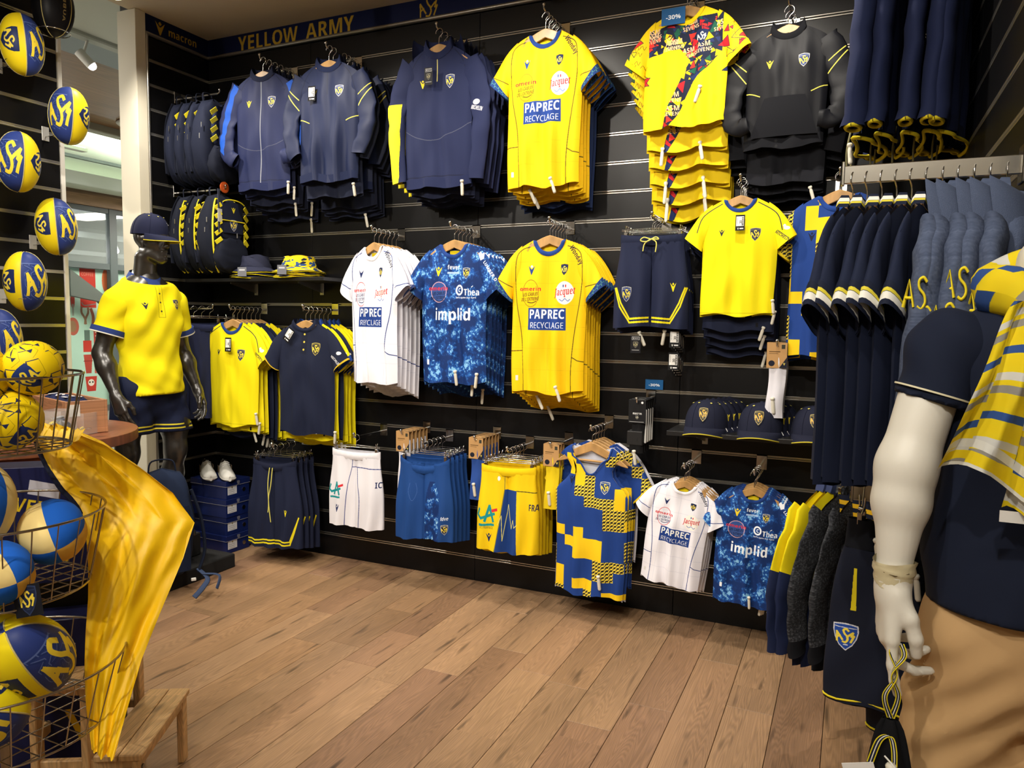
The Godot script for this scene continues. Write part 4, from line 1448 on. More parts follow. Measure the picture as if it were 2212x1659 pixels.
func bottoms() -> void:
	var nav := cloth("1c2239")
	var cord := cloth("d9d26a")
	# navy basketball shorts with a yellow double edge
	var p := short_canvas("1e243d")
	var yl := Color("e8d81f")
	for s in [-1.0, 1.0]:
		for k in 2:
			var e := 0.018 * k
			p.line([Vector2(s * 0.012, -0.42 + e), Vector2(s * 0.13, -0.427 + e), Vector2(s * (0.192 - e * 0.4), -0.35 + e), Vector2(s * (0.23 - e * 0.6), -0.26)], 0.0095, yl)
	p.maker(Vector2(0.145, -0.255), 0.045, yl)
	p.crest(Vector2(-0.15, -0.29), 0.075, Color("24356a"), Color("b9b8b0"), Color("e6cf4a"))
	var a := make_bottom("shorts", {"front": printed(p), "band": nav, "length": 0.45, "hem": 0.118, "spread": 0.12, "flare": 0.15, "cord": cord, "bow": true, "seed": 2.0, "tags": [[0.07, -0.47, 0.0, -0.15], [-0.05, -0.48, 0.0, 0.4]]})
	black_ticket(a, [-0.065, -0.49, 0.02])
	price_ticket(a, [0.12, -0.46, 0.0])
	price_ticket(a, [0.115, -0.57, -0.02])
	shorts_rail([a], [0, 0, 0, 0], Vector3(3.166, slot(8) , 0), ["navy shorts with yellow double edge"], "shorts rail beside the lemon tee", {"gap": 0.04, "turn": 0.08})
	p = short_canvas("1b2138", 0.6)
	for s in [-1.0, 1.0]:
		for k in 2:
			var e := 0.02 * k
			p.line([Vector2(-0.3 * (1.0 - s), -0.535 + e), Vector2(s * 0.16, -0.535 + e), Vector2(s * 0.195, -0.46 + e), Vector2(s * 0.235, -0.36)] if s > 0 else [Vector2(-0.3, -0.535 + e), Vector2(0, -0.535 + e)], 0.0095, yl)
	p.maker(Vector2(0.13, -0.33), 0.045, yl)
	a = make_bottom("shorts", {"front": printed(p), "band": cloth("191e33"), "length": 0.56, "tall": 0.6, "hem": 0.13, "spread": 0.125, "flare": 0.2, "cord": cord, "seed": 5.0, "sag": 0.03})
	shorts_rail([a], [0, 0, 0, 0], Vector3(0.8, slot(17) + 0.04, 0), ["long navy shorts with yellow hem stripes"], "long navy shorts rail", {"gap": 0.055, "turn": 0.12})
	# white match shorts
	p = short_canvas("e6e5ec")
	var pn := Color("46508a")
	p.curve([Vector2(-0.02, -0.03), Vector2(-0.025, -0.1), Vector2(-0.06, -0.22), Vector2(-0.09, -0.46)], 0.005, pn)
	p.curve([Vector2(0.02, -0.1), Vector2(0.03, -0.2), Vector2(0.045, -0.3), Vector2(0.03, -0.46)], 0.005, pn)
	p.line([Vector2(-0.025, -0.1), Vector2(0.02, -0.1), Vector2(0.3, -0.112)], 0.005, pn)
	bank_mark(p, Vector2(-0.155, -0.235), 0.11, Color("12305c"))
	p.maker(Vector2(-0.14, -0.345), 0.05, Color("1f2c5c"))
	p.text("IC", Vector2(0.2, -0.2), 0.0, 0.035, Color("1f2c5c"), "bold")
	a = make_bottom("shorts", {"front": printed(p, 0.8), "band": cloth("e6e5ec"), "length": 0.46, "hem": 0.122, "spread": 0.11, "flare": 0.1, "tilt": -0.04, "seed": 3.0})
	shorts_rail([a], [0], Vector3(1.423, slot(16), 0), ["white match shorts with navy piping"], "white shorts rail", {"turn": 0.2})
	# blue match shorts with a camouflage side panel
	p = short_canvas("1e4585")
	var q := Pix.new(0.6, 0.5, Color("1e4585"), 900.0, -0.3, 0.0)
	camo(q, 9, Color("1f55a6"), Color("4f9cdc"), Color("a9d6f2"), Color("142f66"), 260, 440)
	p.im.blit_rect(q.im, Rect2i(290, 120, 110, 330), Vector2i(290, 120))
	p.poly([Vector2(0.02, -0.13), Vector2(0.06, -0.13), Vector2(0.035, -0.2), Vector2(0.02, -0.3)], Color("1e4585"))
	p.poly([Vector2(0.1, -0.13), Vector2(0.15, -0.13), Vector2(0.15, -0.3), Vector2(0.135, -0.2)], Color("1e4585"))
	p.crest(Vector2(0.185, -0.4), 0.06, Color("16203f"), Color("d9d6c8"), Color("e6cf4a"))
	p.text("fdve", Vector2(0.185, -0.335), 0.05, 0.022, Color("e9eef8"), "bold", 0, 0.2)
	p.curve([Vector2(-0.1, -0.15), Vector2(-0.11, -0.2), Vector2(-0.08, -0.25), Vector2(-0.05, -0.2), Vector2(-0.06, -0.15)], 0.002, Color("4a6db0"))
	a = make_bottom("shorts", {"front": printed(p, 0.7), "band": cloth("1e4585"), "length": 0.47, "hem": 0.125, "spread": 0.115, "flare": 0.1, "sag": 0.05, "seed": 7.0})
	var b := make_bottom("shorts", {"front": cloth("1e4585"), "length": 0.47, "hem": 0.125, "spread": 0.115, "seed": 8.0})
	shorts_rail([a, b], [0, 1, 1, 1, 1], Vector3(1.895, slot(16), 0), ["blue match shorts with camouflage panel", "blue match shorts"], "blue shorts rail", {"gap": 0.05, "turn": 0.1})
	# yellow match shorts
	p = short_canvas("ecc812")
	p.poly([Vector2(-0.02, -0.13), Vector2(0.075, -0.13), Vector2(0.085, -0.5), Vector2(-0.09, -0.5), Vector2(-0.045, -0.3)], Color("1f3f80"))
	p.line([Vector2(-0.02, -0.04), Vector2(-0.02, -0.13), Vector2(-0.045, -0.3), Vector2(-0.09, -0.5)], 0.005, Color("7d7a3a"))
	p.line([Vector2(0.075, -0.13), Vector2(0.3, -0.14)], 0.005, Color("5a5420"))
	p.line([Vector2(-0.06, -0.32), Vector2(-0.035, -0.27), Vector2(-0.03, -0.41), Vector2(0.01, -0.21), Vector2(0.035, -0.34), Vector2(0.05, -0.29), Vector2(0.06, -0.33), Vector2(0.085, -0.31)], 0.004, Color("e3d97a"))
	bank_mark(p, Vector2(-0.14, -0.27), 0.13, Color("3a3520"))
	p.text("DE FRANCE", Vector2(-0.15, -0.342), 0.1, 0.014, Color("3a3a30"), "sans")
	p.maker(Vector2(-0.13, -0.395), 0.05, Color("1f2c5c"))
	p.text("FRA", Vector2(0.2, -0.215), 0.07, 0.035, Color("2c2a4a"), "bold")
	p.oval(Vector2(-0.06, -0.07), 0.01, 0.013, Color("f3f3ea"))
	a = make_bottom("shorts", {"front": printed(p, 0.75), "band": cloth("ecc812"), "length": 0.47, "hem": 0.122, "spread": 0.112, "flare": 0.1, "seed": 4.0})
	b = make_bottom("shorts", {"front": cloth("e9c411"), "length": 0.48, "hem": 0.122, "spread": 0.112, "seed": 6.0})
	shorts_rail([a, b], [0, 1, 1, 1, 1], Vector3(2.418, slot(16), 0), ["yellow match shorts with blue side panel", "yellow match shorts"], "yellow shorts rail", {"gap": 0.05, "turn": 0.08})
	# trousers on a prong of the left wall, half behind the dark mannequin
	a = make_bottom("trousers", {"front": cloth("232948"), "length": 0.62, "hem": 0.09, "spread": 0.085, "seed": 9.0})
	prong(Vector3(0, slot(11), 0.3), PI / 2, "chrome prong holding the navy trousers near the corner", 0.305)
	for i in 3:
		var at := Vector3(0.285 - 0.07 * i, slot(11) - 0.127, 0.3)
		clip_hanger(at, PI / 2 - 0.6, "chrome clip hanger of the navy trousers near the corner, " + NTH[i])
		tag(copy(a, at, PI / 2 - 0.6, "plain navy trousers near the corner, %s on their prong" % NTH[i], "navy trousers near the corner"), "", "trousers")

func bank_mark(p: Pix, c: Vector2, s: float, _ink: Color) -> void:
	p.at(c, s)
	var tq := Color("1f8f94")
	p.line([Vector2(-0.5, 0.2), Vector2(-0.62, -0.05), Vector2(-0.4, -0.18), Vector2(0.4, 0.05)], 0.12, tq)
	p.line([Vector2(-0.15, -0.28), Vector2(0.1, 0.36), Vector2(0.32, -0.28)], 0.13, tq)
	p.line([Vector2(-0.5, -0.46), Vector2(0.36, -0.42)], 0.1, tq)
	p.line([Vector2(0.25, 0.16), Vector2(0.55, 0.24)], 0.12, Color("d3303a"))
	p.home()

# socks on a folded card, hung from a prong
func sock_rail(at: Vector3, n: int, sock: String, card: String, label: String, where: String, black := false) -> void:
	prong(at, 0.0, "chrome prong holding the " + where, 0.28)
	var key := "sock" + sock
	var w := 0.085 if not black else 0.075
	var p := Pix.new(0.1, 0.12, Color(card), 1500.0, -0.05, 0.0)
	if black:
		p.oval(Vector2(0.025, -0.012), 0.006, 0.006, Color("e8e8e8"))
		p.text("macron", Vector2(0, -0.07), 0.045, 0.01, Color("e8e8e8"), "bold")
		p.crest(Vector2(0, -0.09), 0.022, Color("2a2a2e"), Color("8a8a86"), Color("c9c7b0"))
		p.rect(-0.04, -0.112, 0.075, 0.002, Color("bbbbbb"))
	else:
		p.rect(-0.035, -0.04, 0.05, 0.004, Color("5c4326"))
		p.rect(-0.035, -0.05, 0.04, 0.002, Color("5c4326"))
		p.poly([Vector2(0.012, -0.12), Vector2(0.05, -0.06), Vector2(0.05, -0.12)], Color("1d1f2c"))
		p.oval(Vector2(-0.022, -0.098), 0.014, 0.014, Color("1d1f2c"))
		p.maker(Vector2(0.034, -0.1), 0.014, Color("d9c860"))
		p.rect(0.02, -0.008, 0.016, 0.02, Color("3a3a30"))
	var cm := printed(p, 0.7)
	for i in n:
		var o := thing("sock_pack", "%s, %s on their prong" % [label, NTH[i]], "socks", at + Vector3(0, -0.036, 0.255 - 0.042 * i), 0.0, where)
		var m := MB.new()
		m.grid(steps(18).slice(0, 18), steps(14), func(u, v):
			var a: float = u * TAU
			var x := cos(a) * (w / 2.0) * (1.0 - 0.12 * sin(v * 3.0)) + 0.006 * sin(v * 5.0)
			return Vector3(x, -0.035 - (0.3 if not black else 0.22) * v, sin(a) * (0.013 + 0.003 * sin(v * 11.0)) + 0.003 * sin(x * 160.0 + i)), null, true)
		m.fan([Vector3(-w / 2, -0.335 if not black else -0.255, 0), Vector3(0, -0.335 if not black else -0.255, 0.012), Vector3(w / 2, -0.335 if not black else -0.255, 0), Vector3(0, -0.335 if not black else -0.255, -0.012)])
		sheet("folded_socks", m, cloth(sock), o)
		m = MB.new()
		m.grid([-1.0, 1.0], [0.0, 0.05, 0.95, 1.0], func(u, v): return Vector3(u * 0.044, 0.012 - v * 0.115, 0.0175), func(u, v, _p): return Vector2(0.5 + u * 0.45, v))
		m.grid([-1.0, 1.0], [0.0, 1.0], func(u, v): return Vector3(u * 0.044, 0.012 - v * 0.115, 0.0185 - 0.036), func(u, v, _p): return Vector2(0.5 - u * 0.45, 0.02))
		m.box(Vector3(0, 0.013, 0), Vector3(0.088, 0.002, 0.035))
		sheet("card_header", m, cm, o)
		if black:
			m = MB.new()
			m.box(Vector3(-0.01, -0.18, 0.0), Vector3(0.08, 0.07, 0.034), 0.003)
			part("paper_band", m, std("0f0f11", 0.5), o)
			m = MB.new()
			m.box(Vector3(0.038, -0.12, -0.008), Vector3(0.01, 0.17, 0.014), 0.004)
			part("white_sock", m, cloth("d9d9d6"), o)
		if i == 0:
			security_tag(o, [-0.01, -0.25, 0.02, 0.1])
	mats.erase(key)

func sale_sign(at: Vector3, w: float, h: float, label: String) -> void:
	var p := Pix.new(w, h, Color("245d94"), 3000.0, -w / 2, h / 2)
	p.text("-30%", Vector2(0, -h * 0.04), w * 0.62, h * 0.26, Color("eef2f6"), "bold")
	var o := thing("sale_sign", label, "sign", at)
	part("card", MB_box(Vector3(-w / 2, -h / 2, -0.002), Vector3(w / 2, h / 2, 0.0)), std("1f5284", 0.4), o)
	var m := MB.new()
	m.grid([-1.0, 1.0], [1.0, -1.0], func(u, v): return Vector3(u * w / 2, v * h / 2, 0.0006), func(u, v, _p): return Vector2(u * 0.5 + 0.5, 0.5 - v * 0.5))
	sheet("printed_face", m, printed(p, 0.35), o)

func shelf(called_label: String, x0: float, x1: float, y: float, depth: float, brackets: Array) -> void:
	var o := thing("wall_shelf", called_label, "shelf", Vector3((x0 + x1) / 2, y, 0))
	var w := x1 - x0
	part("board", MB_box(Vector3(-w / 2, -0.022, 0.003), Vector3(w / 2, 0, depth), 0.0015), std("121214", 0.4), o)
	for b in brackets:
		var m := MB.new()
		var x: float = b - (x0 + x1) / 2
		m.box(Vector3(x, -0.06, 0.004), Vector3(0.03, 0.075, 0.005), 0.001)
		m.prism(PackedVector2Array([Vector2(0.004, -0.024), Vector2(depth * 0.8, -0.024), Vector2(depth * 0.8, -0.032), Vector2(0.004, -0.085)]), -0.0015, 0.0015, 0.0, Transform3D(Basis(Vector3(0, 0, 1), Vector3(0, 1, 0), Vector3(-1, 0, 0)), Vector3(x, 0, 0)))
		part("bracket", m, std("b0b0ac", 0.3, 0.9), o)

# baseball cap facing +z
func make_cap(c: String, under: String, badge: bool) -> Node3D:
	var o := Node3D.new()
	o.name = "baseball_cap"
	var dome := func(a: float, b: float, g := 0.0) -> Vector3:
		var r := 0.087 * pow(maxf(0.0, sin(b)), 0.8) + g
		return Vector3(cos(a) * r * 0.93, 0.118 * pow(maxf(0.0, cos(b)), 0.85) + g + 0.006 * sin(a) * sin(b), sin(a) * r * 1.12 - 0.004)
	var m := MB.new()
	m.grid(steps(36).slice(0, 36), steps(12, 0.001, 1.0), func(u, v): return dome.call(u * TAU, v * PI / 2), null, true)
	sheet("crown", m, cloth(c, 0.15), o)
	m = MB.new()
	for k in 6:
		var row := []
		for j in range(2, 13):
			row.append(dome.call(k * TAU / 6.0 + PI / 6 + (PI / 6 if badge else 0.0), j / 12.0 * PI / 2, 0.0008))
		m.tube(row, 0.0009, 5)
	m.lathe([[0, 0.006], [0.006, 0.004], [0.0075, 0.0]], 10, Transform3D(Basis(), Vector3(0, 0.118, -0.004)))
	part("seams_and_button", m, cloth(c, 0.1), o)
	var brim := func(u: float, v: float, e: float) -> Vector3:
		var a := lerpf(PI * 0.09, PI * 0.91, u)
		var p: Vector3 = dome.call(a, PI / 2)
		var out := sin((a - PI * 0.09) / 0.82) 
		var q := Vector3(p.x * (1.0 + 0.06 * v), 0.004 - 0.028 * v * v - 0.016 * pow(cos(a), 2.0) * v + 0.008 * v, p.z + 0.072 * v * pow(maxf(out, 0.0), 0.7))
		return q + Vector3(0, e, 0)
	m = MB.new()
	m.grid(steps(20), steps(8), func(u, v): return brim.call(u, v, 0.0025))
	sheet("brim", m, cloth(c, 0.15), o)
	m = MB.new()
	m.grid(steps(20), steps(8), func(u, v): return brim.call(u, v, -0.0015))
	var edge := []
	for u in steps(20):
		edge.append(brim.call(u, 1.0, 0.0005))
	m.tube(edge, 0.0024, 6)
	sheet("brim_lining", m, cloth(under), o)
	m = MB.new()
	for a in [PI * 0.36, PI * 0.64, PI * 0.12, PI * 0.88, PI * 1.3, PI * 1.7]:
		var p: Vector3 = dome.call(a, 0.6, 0.001)
		m.lathe([[0.0025, 0.0], [0.0045, 0.001], [0.002, 0.0018], [0.0, 0.0014]], 10, Transform3D(Basis(Quaternion(Vector3.UP, (p - Vector3(0, 0.0, 0)).normalized())), p))
	part("eyelet", m, std("d9cf6a", 0.6), o)
	if badge:
		var p := Pix.new(0.05, 0.06, Color(c), 2400.0, -0.025, 0.03)
		p.crest(Vector2(0, 0), 0.055, Color("2c2a28"), Color("b9a76a"), Color("d8a93a"))
		m = MB.new()
		m.grid(steps(6, -1, 1), steps(6, -1, 1), func(u, v):
			var q := Pix.shield(1.0)
			var hw: float = 0.021 * (1.0 if v < -0.2 else sqrt(maxf(0.02, 1.0 - pow((v + 0.2) / 1.2, 1.6))))
			var s: Vector3 = dome.call(PI / 2 - u * hw / 0.095, 1.16 + v * 0.27, 0.0025)
			return s, func(u, v, _p): return Vector2(0.5 + u * 0.42 * (1.0 if v < -0.2 else sqrt(maxf(0.02, 1.0 - pow((v + 0.2) / 1.2, 1.6)))), 0.5 + v * 0.47))
		sheet("crest_badge", m, printed(p, 0.3), o)
		m = MB.new()
		m.prism(PackedVector2Array([Vector2(-0.012, 0.012), Vector2(0, 0.003), Vector2(0.012, 0.012), Vector2(0.0, -0.014)]), 0.0, 0.002, 0.0, Transform3D(Basis(Vector3.UP, PI / 2 - 0.15), Vector3(0.08, 0.052, 0.0)))
		part("maker_badge", m, std("e0cb2c", 0.6), o)
		m = MB.new()
		m.box(Vector3(0.075, 0.012, 0.012), Vector3(0.002, 0.034, 0.03), 0.0, Basis(Vector3.FORWARD, -0.5))
		part("paper_ticket", m, std("dedede", 0.6), o)
	return o

func make_bucket_hat(top: Material, brim: Material, lining: Material) -> Node3D:
	var o := Node3D.new()
	o.name = "bucket_hat"
	var m := MB.new()
	var f := func(u, v, k) -> Vector3:
		var a: float = u * TAU
		var r: float
		var y: float
		if k == 0:
			r = lerpf(0.082, 0.1, v)
			y = lerpf(0.105, 0.03, v)
			y += 0.005 * sin(a * 3.0 + v * 4.0)
			r += 0.004 * sin(a * 5.0 + v * 7.0)
		else:
			r = lerpf(0.1, 0.152, v)
			y = lerpf(0.03, 0.0, pow(v, 0.8)) + 0.004 * sin(a * 3.0 + 1.0) * v
		return Vector3(cos(a) * r, y, sin(a) * r * 1.05)
	m.grid(steps(36).slice(0, 36), steps(5), func(u, v): return f.call(u, v, 0), func(u, v, _p): return Vector2(u * 3.0, v * 0.5), true)
	var crown := []
	for k in 5:
		var ring := []
		for i in 36:
			var a := TAU * i / 36
			var q := 1.0 - k / 5.0
			ring.append(Vector3(cos(a) * 0.082 * q, 0.105 + 0.005 * sin(a * 3.0) * q + 0.012 * (1.0 - q) - 0.012 * sin(q * PI), sin(a) * 0.086 * q))
		crown.append(ring)
	m.loft(crown, true)
	sheet("crown", m, top, o)
	m = MB.new()
	m.grid(steps(36).slice(0, 36), steps(4), func(u, v): return f.call(u, v, 1), func(u, v, _p): return Vector2(u * 3.0, 0.5 + v * 0.4), true)
	sheet("brim", m, brim, o)
	m = MB.new()
	m.grid(steps(36).slice(0, 36), steps(3), func(u, v): return f.call(u, v, 1) * Vector3(1.006, 1, 1.006) - Vector3(0, 0.004 + 0.004 * v, 0), null, true)
	sheet("brim_lining", m, lining, o)
	return o

func shelf_goods() -> void:
	shelf("long black wall shelf carrying the bucket hats", 0.06, 1.19, 1.803, 0.29, [0.4, 0.95])
	shelf("black wall shelf carrying the row of navy caps", 3.265, 4.2, 1.034, 0.3, [3.4, 4.05])
	var dark := cloth("2b2e42")
	var yel := cloth("e6d01e")
	var p := Pix.new(0.3, 0.3, Color("e2c820"), 900.0)
	for k in 46:
		var c := Vector2(rnd(k * 1.3) * 0.3, -rnd(k * 2.7) * 0.3)
		var q := [c, c + Vector2(0.03, 0.012), c + Vector2(0.055, -0.004), c + Vector2(0.05, -0.02), c + Vector2(0.01, -0.014)]
		p.poly(q, Color("274a86") if k % 3 else Color("1c2238"))
	var pat := printed(p)
	var plain := make_bucket_hat(dark, dark, yel)
	var fancy := make_bucket_hat(pat, pat, yel)
	for i in 3:
		var nm: String = ["bottom hat of its stack of three", "middle hat of its stack of three", "top hat of its stack of three"][i]
		tag(copy(plain, Vector3(0.534, 1.812 + 0.017 * i, 0.16), 0.3 + i * 0.9, "dark navy bucket hat with yellow lined brim, " + nm, "navy bucket hats on the shelf"), "", "hat")
		var h := tag(copy(fancy, Vector3(0.905, 1.812 + 0.015 * i, 0.165), -0.4 + i * 1.1, "yellow and blue patterned bucket hat, " + nm, "patterned bucket hats on the shelf"), "", "hat")
		if i == 2:
			h.scale = Vector3(1.05, 0.9, 1.05)
	for h in [["bucket_hat_004", 0.0]]:
		pass
	for k in 2:
		var lab := thing("hat_ticket", ["grey paper ticket hanging on the navy bucket hats", "grey paper ticket hanging on the patterned bucket hats"][k], "ticket", [Vector3(0.6, 1.838, 0.335), Vector3(0.925, 1.845, 0.345)][k], 0.35)
		part("card", MB_box(Vector3(-0.028, -0.028, 0), Vector3(0.028, 0.028, 0.002)), std("6a6d75", 0.6), lab)
		part("printed_lines", MB_box(Vector3(-0.018, 0.006, 0.002), Vector3(0.018, 0.016, 0.0025)), std("b9bcc2", 0.6), lab)
	var cap := make_cap("1d2032", "c9bb3a", true)
	var rows := [[3.437, 5], [3.69, 4], [3.93, 3]]
	var wh := ["first row, beside the sock packs", "middle row of the cap shelf", "last row, beside the blue pack"]
	for r in 3:
		for i in rows[r][1]:
			var c := copy(cap, Vector3(rows[r][0] + 0.02 * i, 1.042, 0.205 - 0.04 * i), 0.0, "navy cap with gold crest badge, %s, %s" % [NTH[i], wh[r]], "navy caps on the shelf")
			tag(c, "", "cap")
			c.rotation.x = -0.1
			c.scale = Vector3(1.28, 1.22, 1.1 if i == 0 else 0.8)
	var o := thing("boxed_set", "small blue pack with yellow chevrons at the end of the cap shelf", "box", Vector3(4.02, 1.034, 0.18), -0.15)
	p = Pix.new(0.1, 0.13, Color("1c2a86"), 1500.0, -0.05, 0.13)
	p.poly([Vector2(-0.05, 0.02), Vector2(0.05, 0.1), Vector2(0.05, 0.12), Vector2(-0.05, 0.05)], Color("8a8f2e"))
	p.poly([Vector2(-0.02, 0.0), Vector2(0.05, 0.05), Vector2(0.05, 0.075), Vector2(-0.05, 0.005)], Color("8a8f2e"))
	p.at(Vector2(-0.025, 0.1), 0.03)
	p.letters(Color("e6cf4a"), 0.14)
	p.home()
	part("carton", MB_box(Vector3(-0.05, 0, -0.04), Vector3(0.05, 0.13, 0.0), 0.002), std("1c2a86", 0.35), o)
	var m := MB.new()
	m.grid([-1.0, 1.0], [1.0, 0.0], func(u, v): return Vector3(u * 0.048, 0.002 + v * 0.126, 0.0008), func(u, v, _p): return Vector2(0.5 + u * 0.5, 1.0 - v))
	sheet("printed_face", m, printed(p, 0.35), o)
	part("side_label", MB_box(Vector3(0.05, 0.01, -0.03), Vector3(0.051, 0.09, -0.01)), std("d8d8d8", 0.6), o)
	sale_sign(Vector3(3.128, 1.232, 0.012), 0.095, 0.052, "blue minus thirty percent card above the black socks")
	sale_sign(Vector3(3.24, 2.975, 0.315), 0.11, 0.075, "blue minus thirty percent card on the graffiti shirt rail")
	sock_rail(Vector3(3.11, slot(14), 0), 4, "141416", "18181a", "black and white socks in black card", "black sock prong", true)
	sock_rail(Vector3(1.735, slot(16) + 0.04, 0), 5, "dcdbe4", "b58d5c", "white socks on brown card", "white sock prong")
	sock_rail(Vector3(2.21, slot(16) + 0.04, 0), 5, "2a4a92", "b58d5c", "blue socks on brown card", "blue sock prong")
	sock_rail(Vector3(2.655, slot(16) + 0.04, 0), 2, "e0c51c", "b58d5c", "yellow socks on brown card", "yellow sock prong")
	sock_rail(Vector3(3.755, slot(12), 0), 3, "dcdbe4", "b58d5c", "white socks on brown card below the houndstooth shirts", "white sock prong by the polo shirts")
	# sneakers on their boxes in the corner
	var box := Node3D.new()
	box.name = "shoe_box"
	var bl := std("16245c", 0.35)
	p = Pix.new(0.2, 0.12, Color("16245c"), 1500.0, -0.1, 0.12)
	p.rect(-0.09, 0.083, 0.08, 0.055, Color("d9dade"))
	for k in 3:
		p.rect(-0.08, 0.06 - 0.012 * k, 0.05, 0.003, Color("8a8c96"))
	p.crest(Vector2(-0.05, 0.073), 0.014, Color("2a2f46"))
	var pf := printed(p, 0.35)
	part("carton", MB_box(Vector3(-0.16, 0.0, -0.1), Vector3(0.16, 0.112, 0.1), 0.001), bl, box)
	part("lid", MB_box(Vector3(-0.164, 0.083, -0.104), Vector3(0.164, 0.12, 0.104), 0.0015), std("15235a", 0.35), box)
	part("silver_edge", MB_box(Vector3(-0.1645, 0.083, -0.1045), Vector3(0.1645, 0.0855, 0.1045)), std("9a9aa6", 0.4), box)
	m = MB.new()
	m.grid([1.0, -1.0], [1.0, 0.0], func(u, v): return Vector3(0.1606, 0.002 + v * 0.08, u * 0.098), func(u, v, _p): return Vector2(0.5 - u * 0.5, 0.98 - v * 0.66))
	sheet("end_label", m, pf, box)
	m = MB.new()
	m.tube([Vector3(0.16, 0.045, -0.05), Vector3(0.163, 0.045, -0.05)], 0.014, 16)
	part("finger_ring", m, std("c9c9c9", 0.2, 1.0), box)
	m = MB.new()
	m.prism(PackedVector2Array(Pix.shield(0.03)), 0.0, 0.002, 0.0, Transform3D(Basis(Vector3.UP, PI / 2), Vector3(0.1645, 0.098, 0.0)))
	part("crest_seal", m, std("6f7180", 0.4), box)
	for i in 4:
		var c := copy(box, Vector3(0.235 - 0.006 * (i % 2), 0.001 + 0.1205 * i, 0.185 + 0.01 * ((i + 1) % 2)), -0.08 + 0.06 * rnd(i * 3.0), "blue shoe box with white end label, %s of the stack" % ["lowest", "second from the floor", "third from the floor", "topmost"][i], "stacked shoe boxes")
		tag(c, "", "box")
	sneaker(Vector3(0.17, 0.484, 0.235), 0.95, "white sneaker on the shoe boxes, nearer the dark mannequin")
	sneaker(Vector3(0.29, 0.484, 0.19), 0.95, "white sneaker on the shoe boxes, nearer the navy shorts")

func sneaker(at: Vector3, turn: float, label: String) -> void:
	var o := thing("sneaker", label, "shoe", at, turn, "pair of white sneakers")
	var out := func(t: float, a: float) -> Vector2:
		var w := 0.034 + 0.013 * sin(t * PI * 0.9 + 0.35) * t + 0.006 * t
		if t > 0.86:
			w *= sqrt(maxf(0.0, 1.0 - pow((t - 0.86) / 0.14, 2.0)) * 0.95 + 0.05)
		if t < 0.12:
			w *= sqrt(maxf(0.0, 1.0 - pow((0.12 - t) / 0.12, 2.0)) * 0.9 + 0.1)
		return Vector2(cos(a) * w, lerpf(-0.14, 0.145, t))
	var m := MB.new()
	var rings := []
	for t in steps(20):
		var row := []
		for k in 14:
			var a := TAU * k / 14.0
			var q: Vector2 = out.call(t, a)
			row.append(Vector3(q.x * 1.08, 0.014 + 0.014 * sin(a), q.y))
		rings.append(row)
	m.loft(rings, true)
	part("sole", m, std("e2e0d8", 0.6), o)
	m = MB.new()
	rings = []
	for t in steps(20):
		var h: float = lerpf(0.105, 0.062, smoothstep(0.3, 0.85, t))
		h = lerpf(h, 0.035, smoothstep(0.82, 1.0, t))
		var row := []
		for k in 16:
			var a := TAU * k / 16.0
			var q: Vector2 = out.call(t, a)
			var v := sin(a)
			row.append(Vector3(q.x * (1.0 if v < 0 else 1.0 - 0.38 * v * v * (1.0 - 0.4 * t)), 0.022 + (h - 0.022) * maxf(0.0, v), q.y))
		rings.append(row)
	m.loft(rings, true)
	part("upper", m, std("dddbd4", 0.55), o)
	m = MB.new()
	m.ball(Vector3(0, 0.098, -0.085), Vector3(0.023, 0.008, 0.042), 14, 6)
	part("opening", m, std("2a2620", 0.9), o)
	m = MB.new()
	for k in 6:
		var z := -0.03 + 0.016 * k
		var y := 0.104 - 0.009 * k
		m.tube([Vector3(-0.024, y - 0.012, z), Vector3(-0.008, y, z + 0.004), Vector3(0.008, y, z + 0.004), Vector3(0.024, y - 0.012, z)], 0.0028, 6)
	part("laces", m, std("f0efea", 0.8), o)
	for s in [-1.0, 1.0]:
		m = MB.new()
		m.box(Vector3(s * 0.0405, 0.052, -0.06), Vector3(0.004, 0.045, 0.045), 0.001)
		part("side_patch", m, std("6b5a45", 0.7), o)

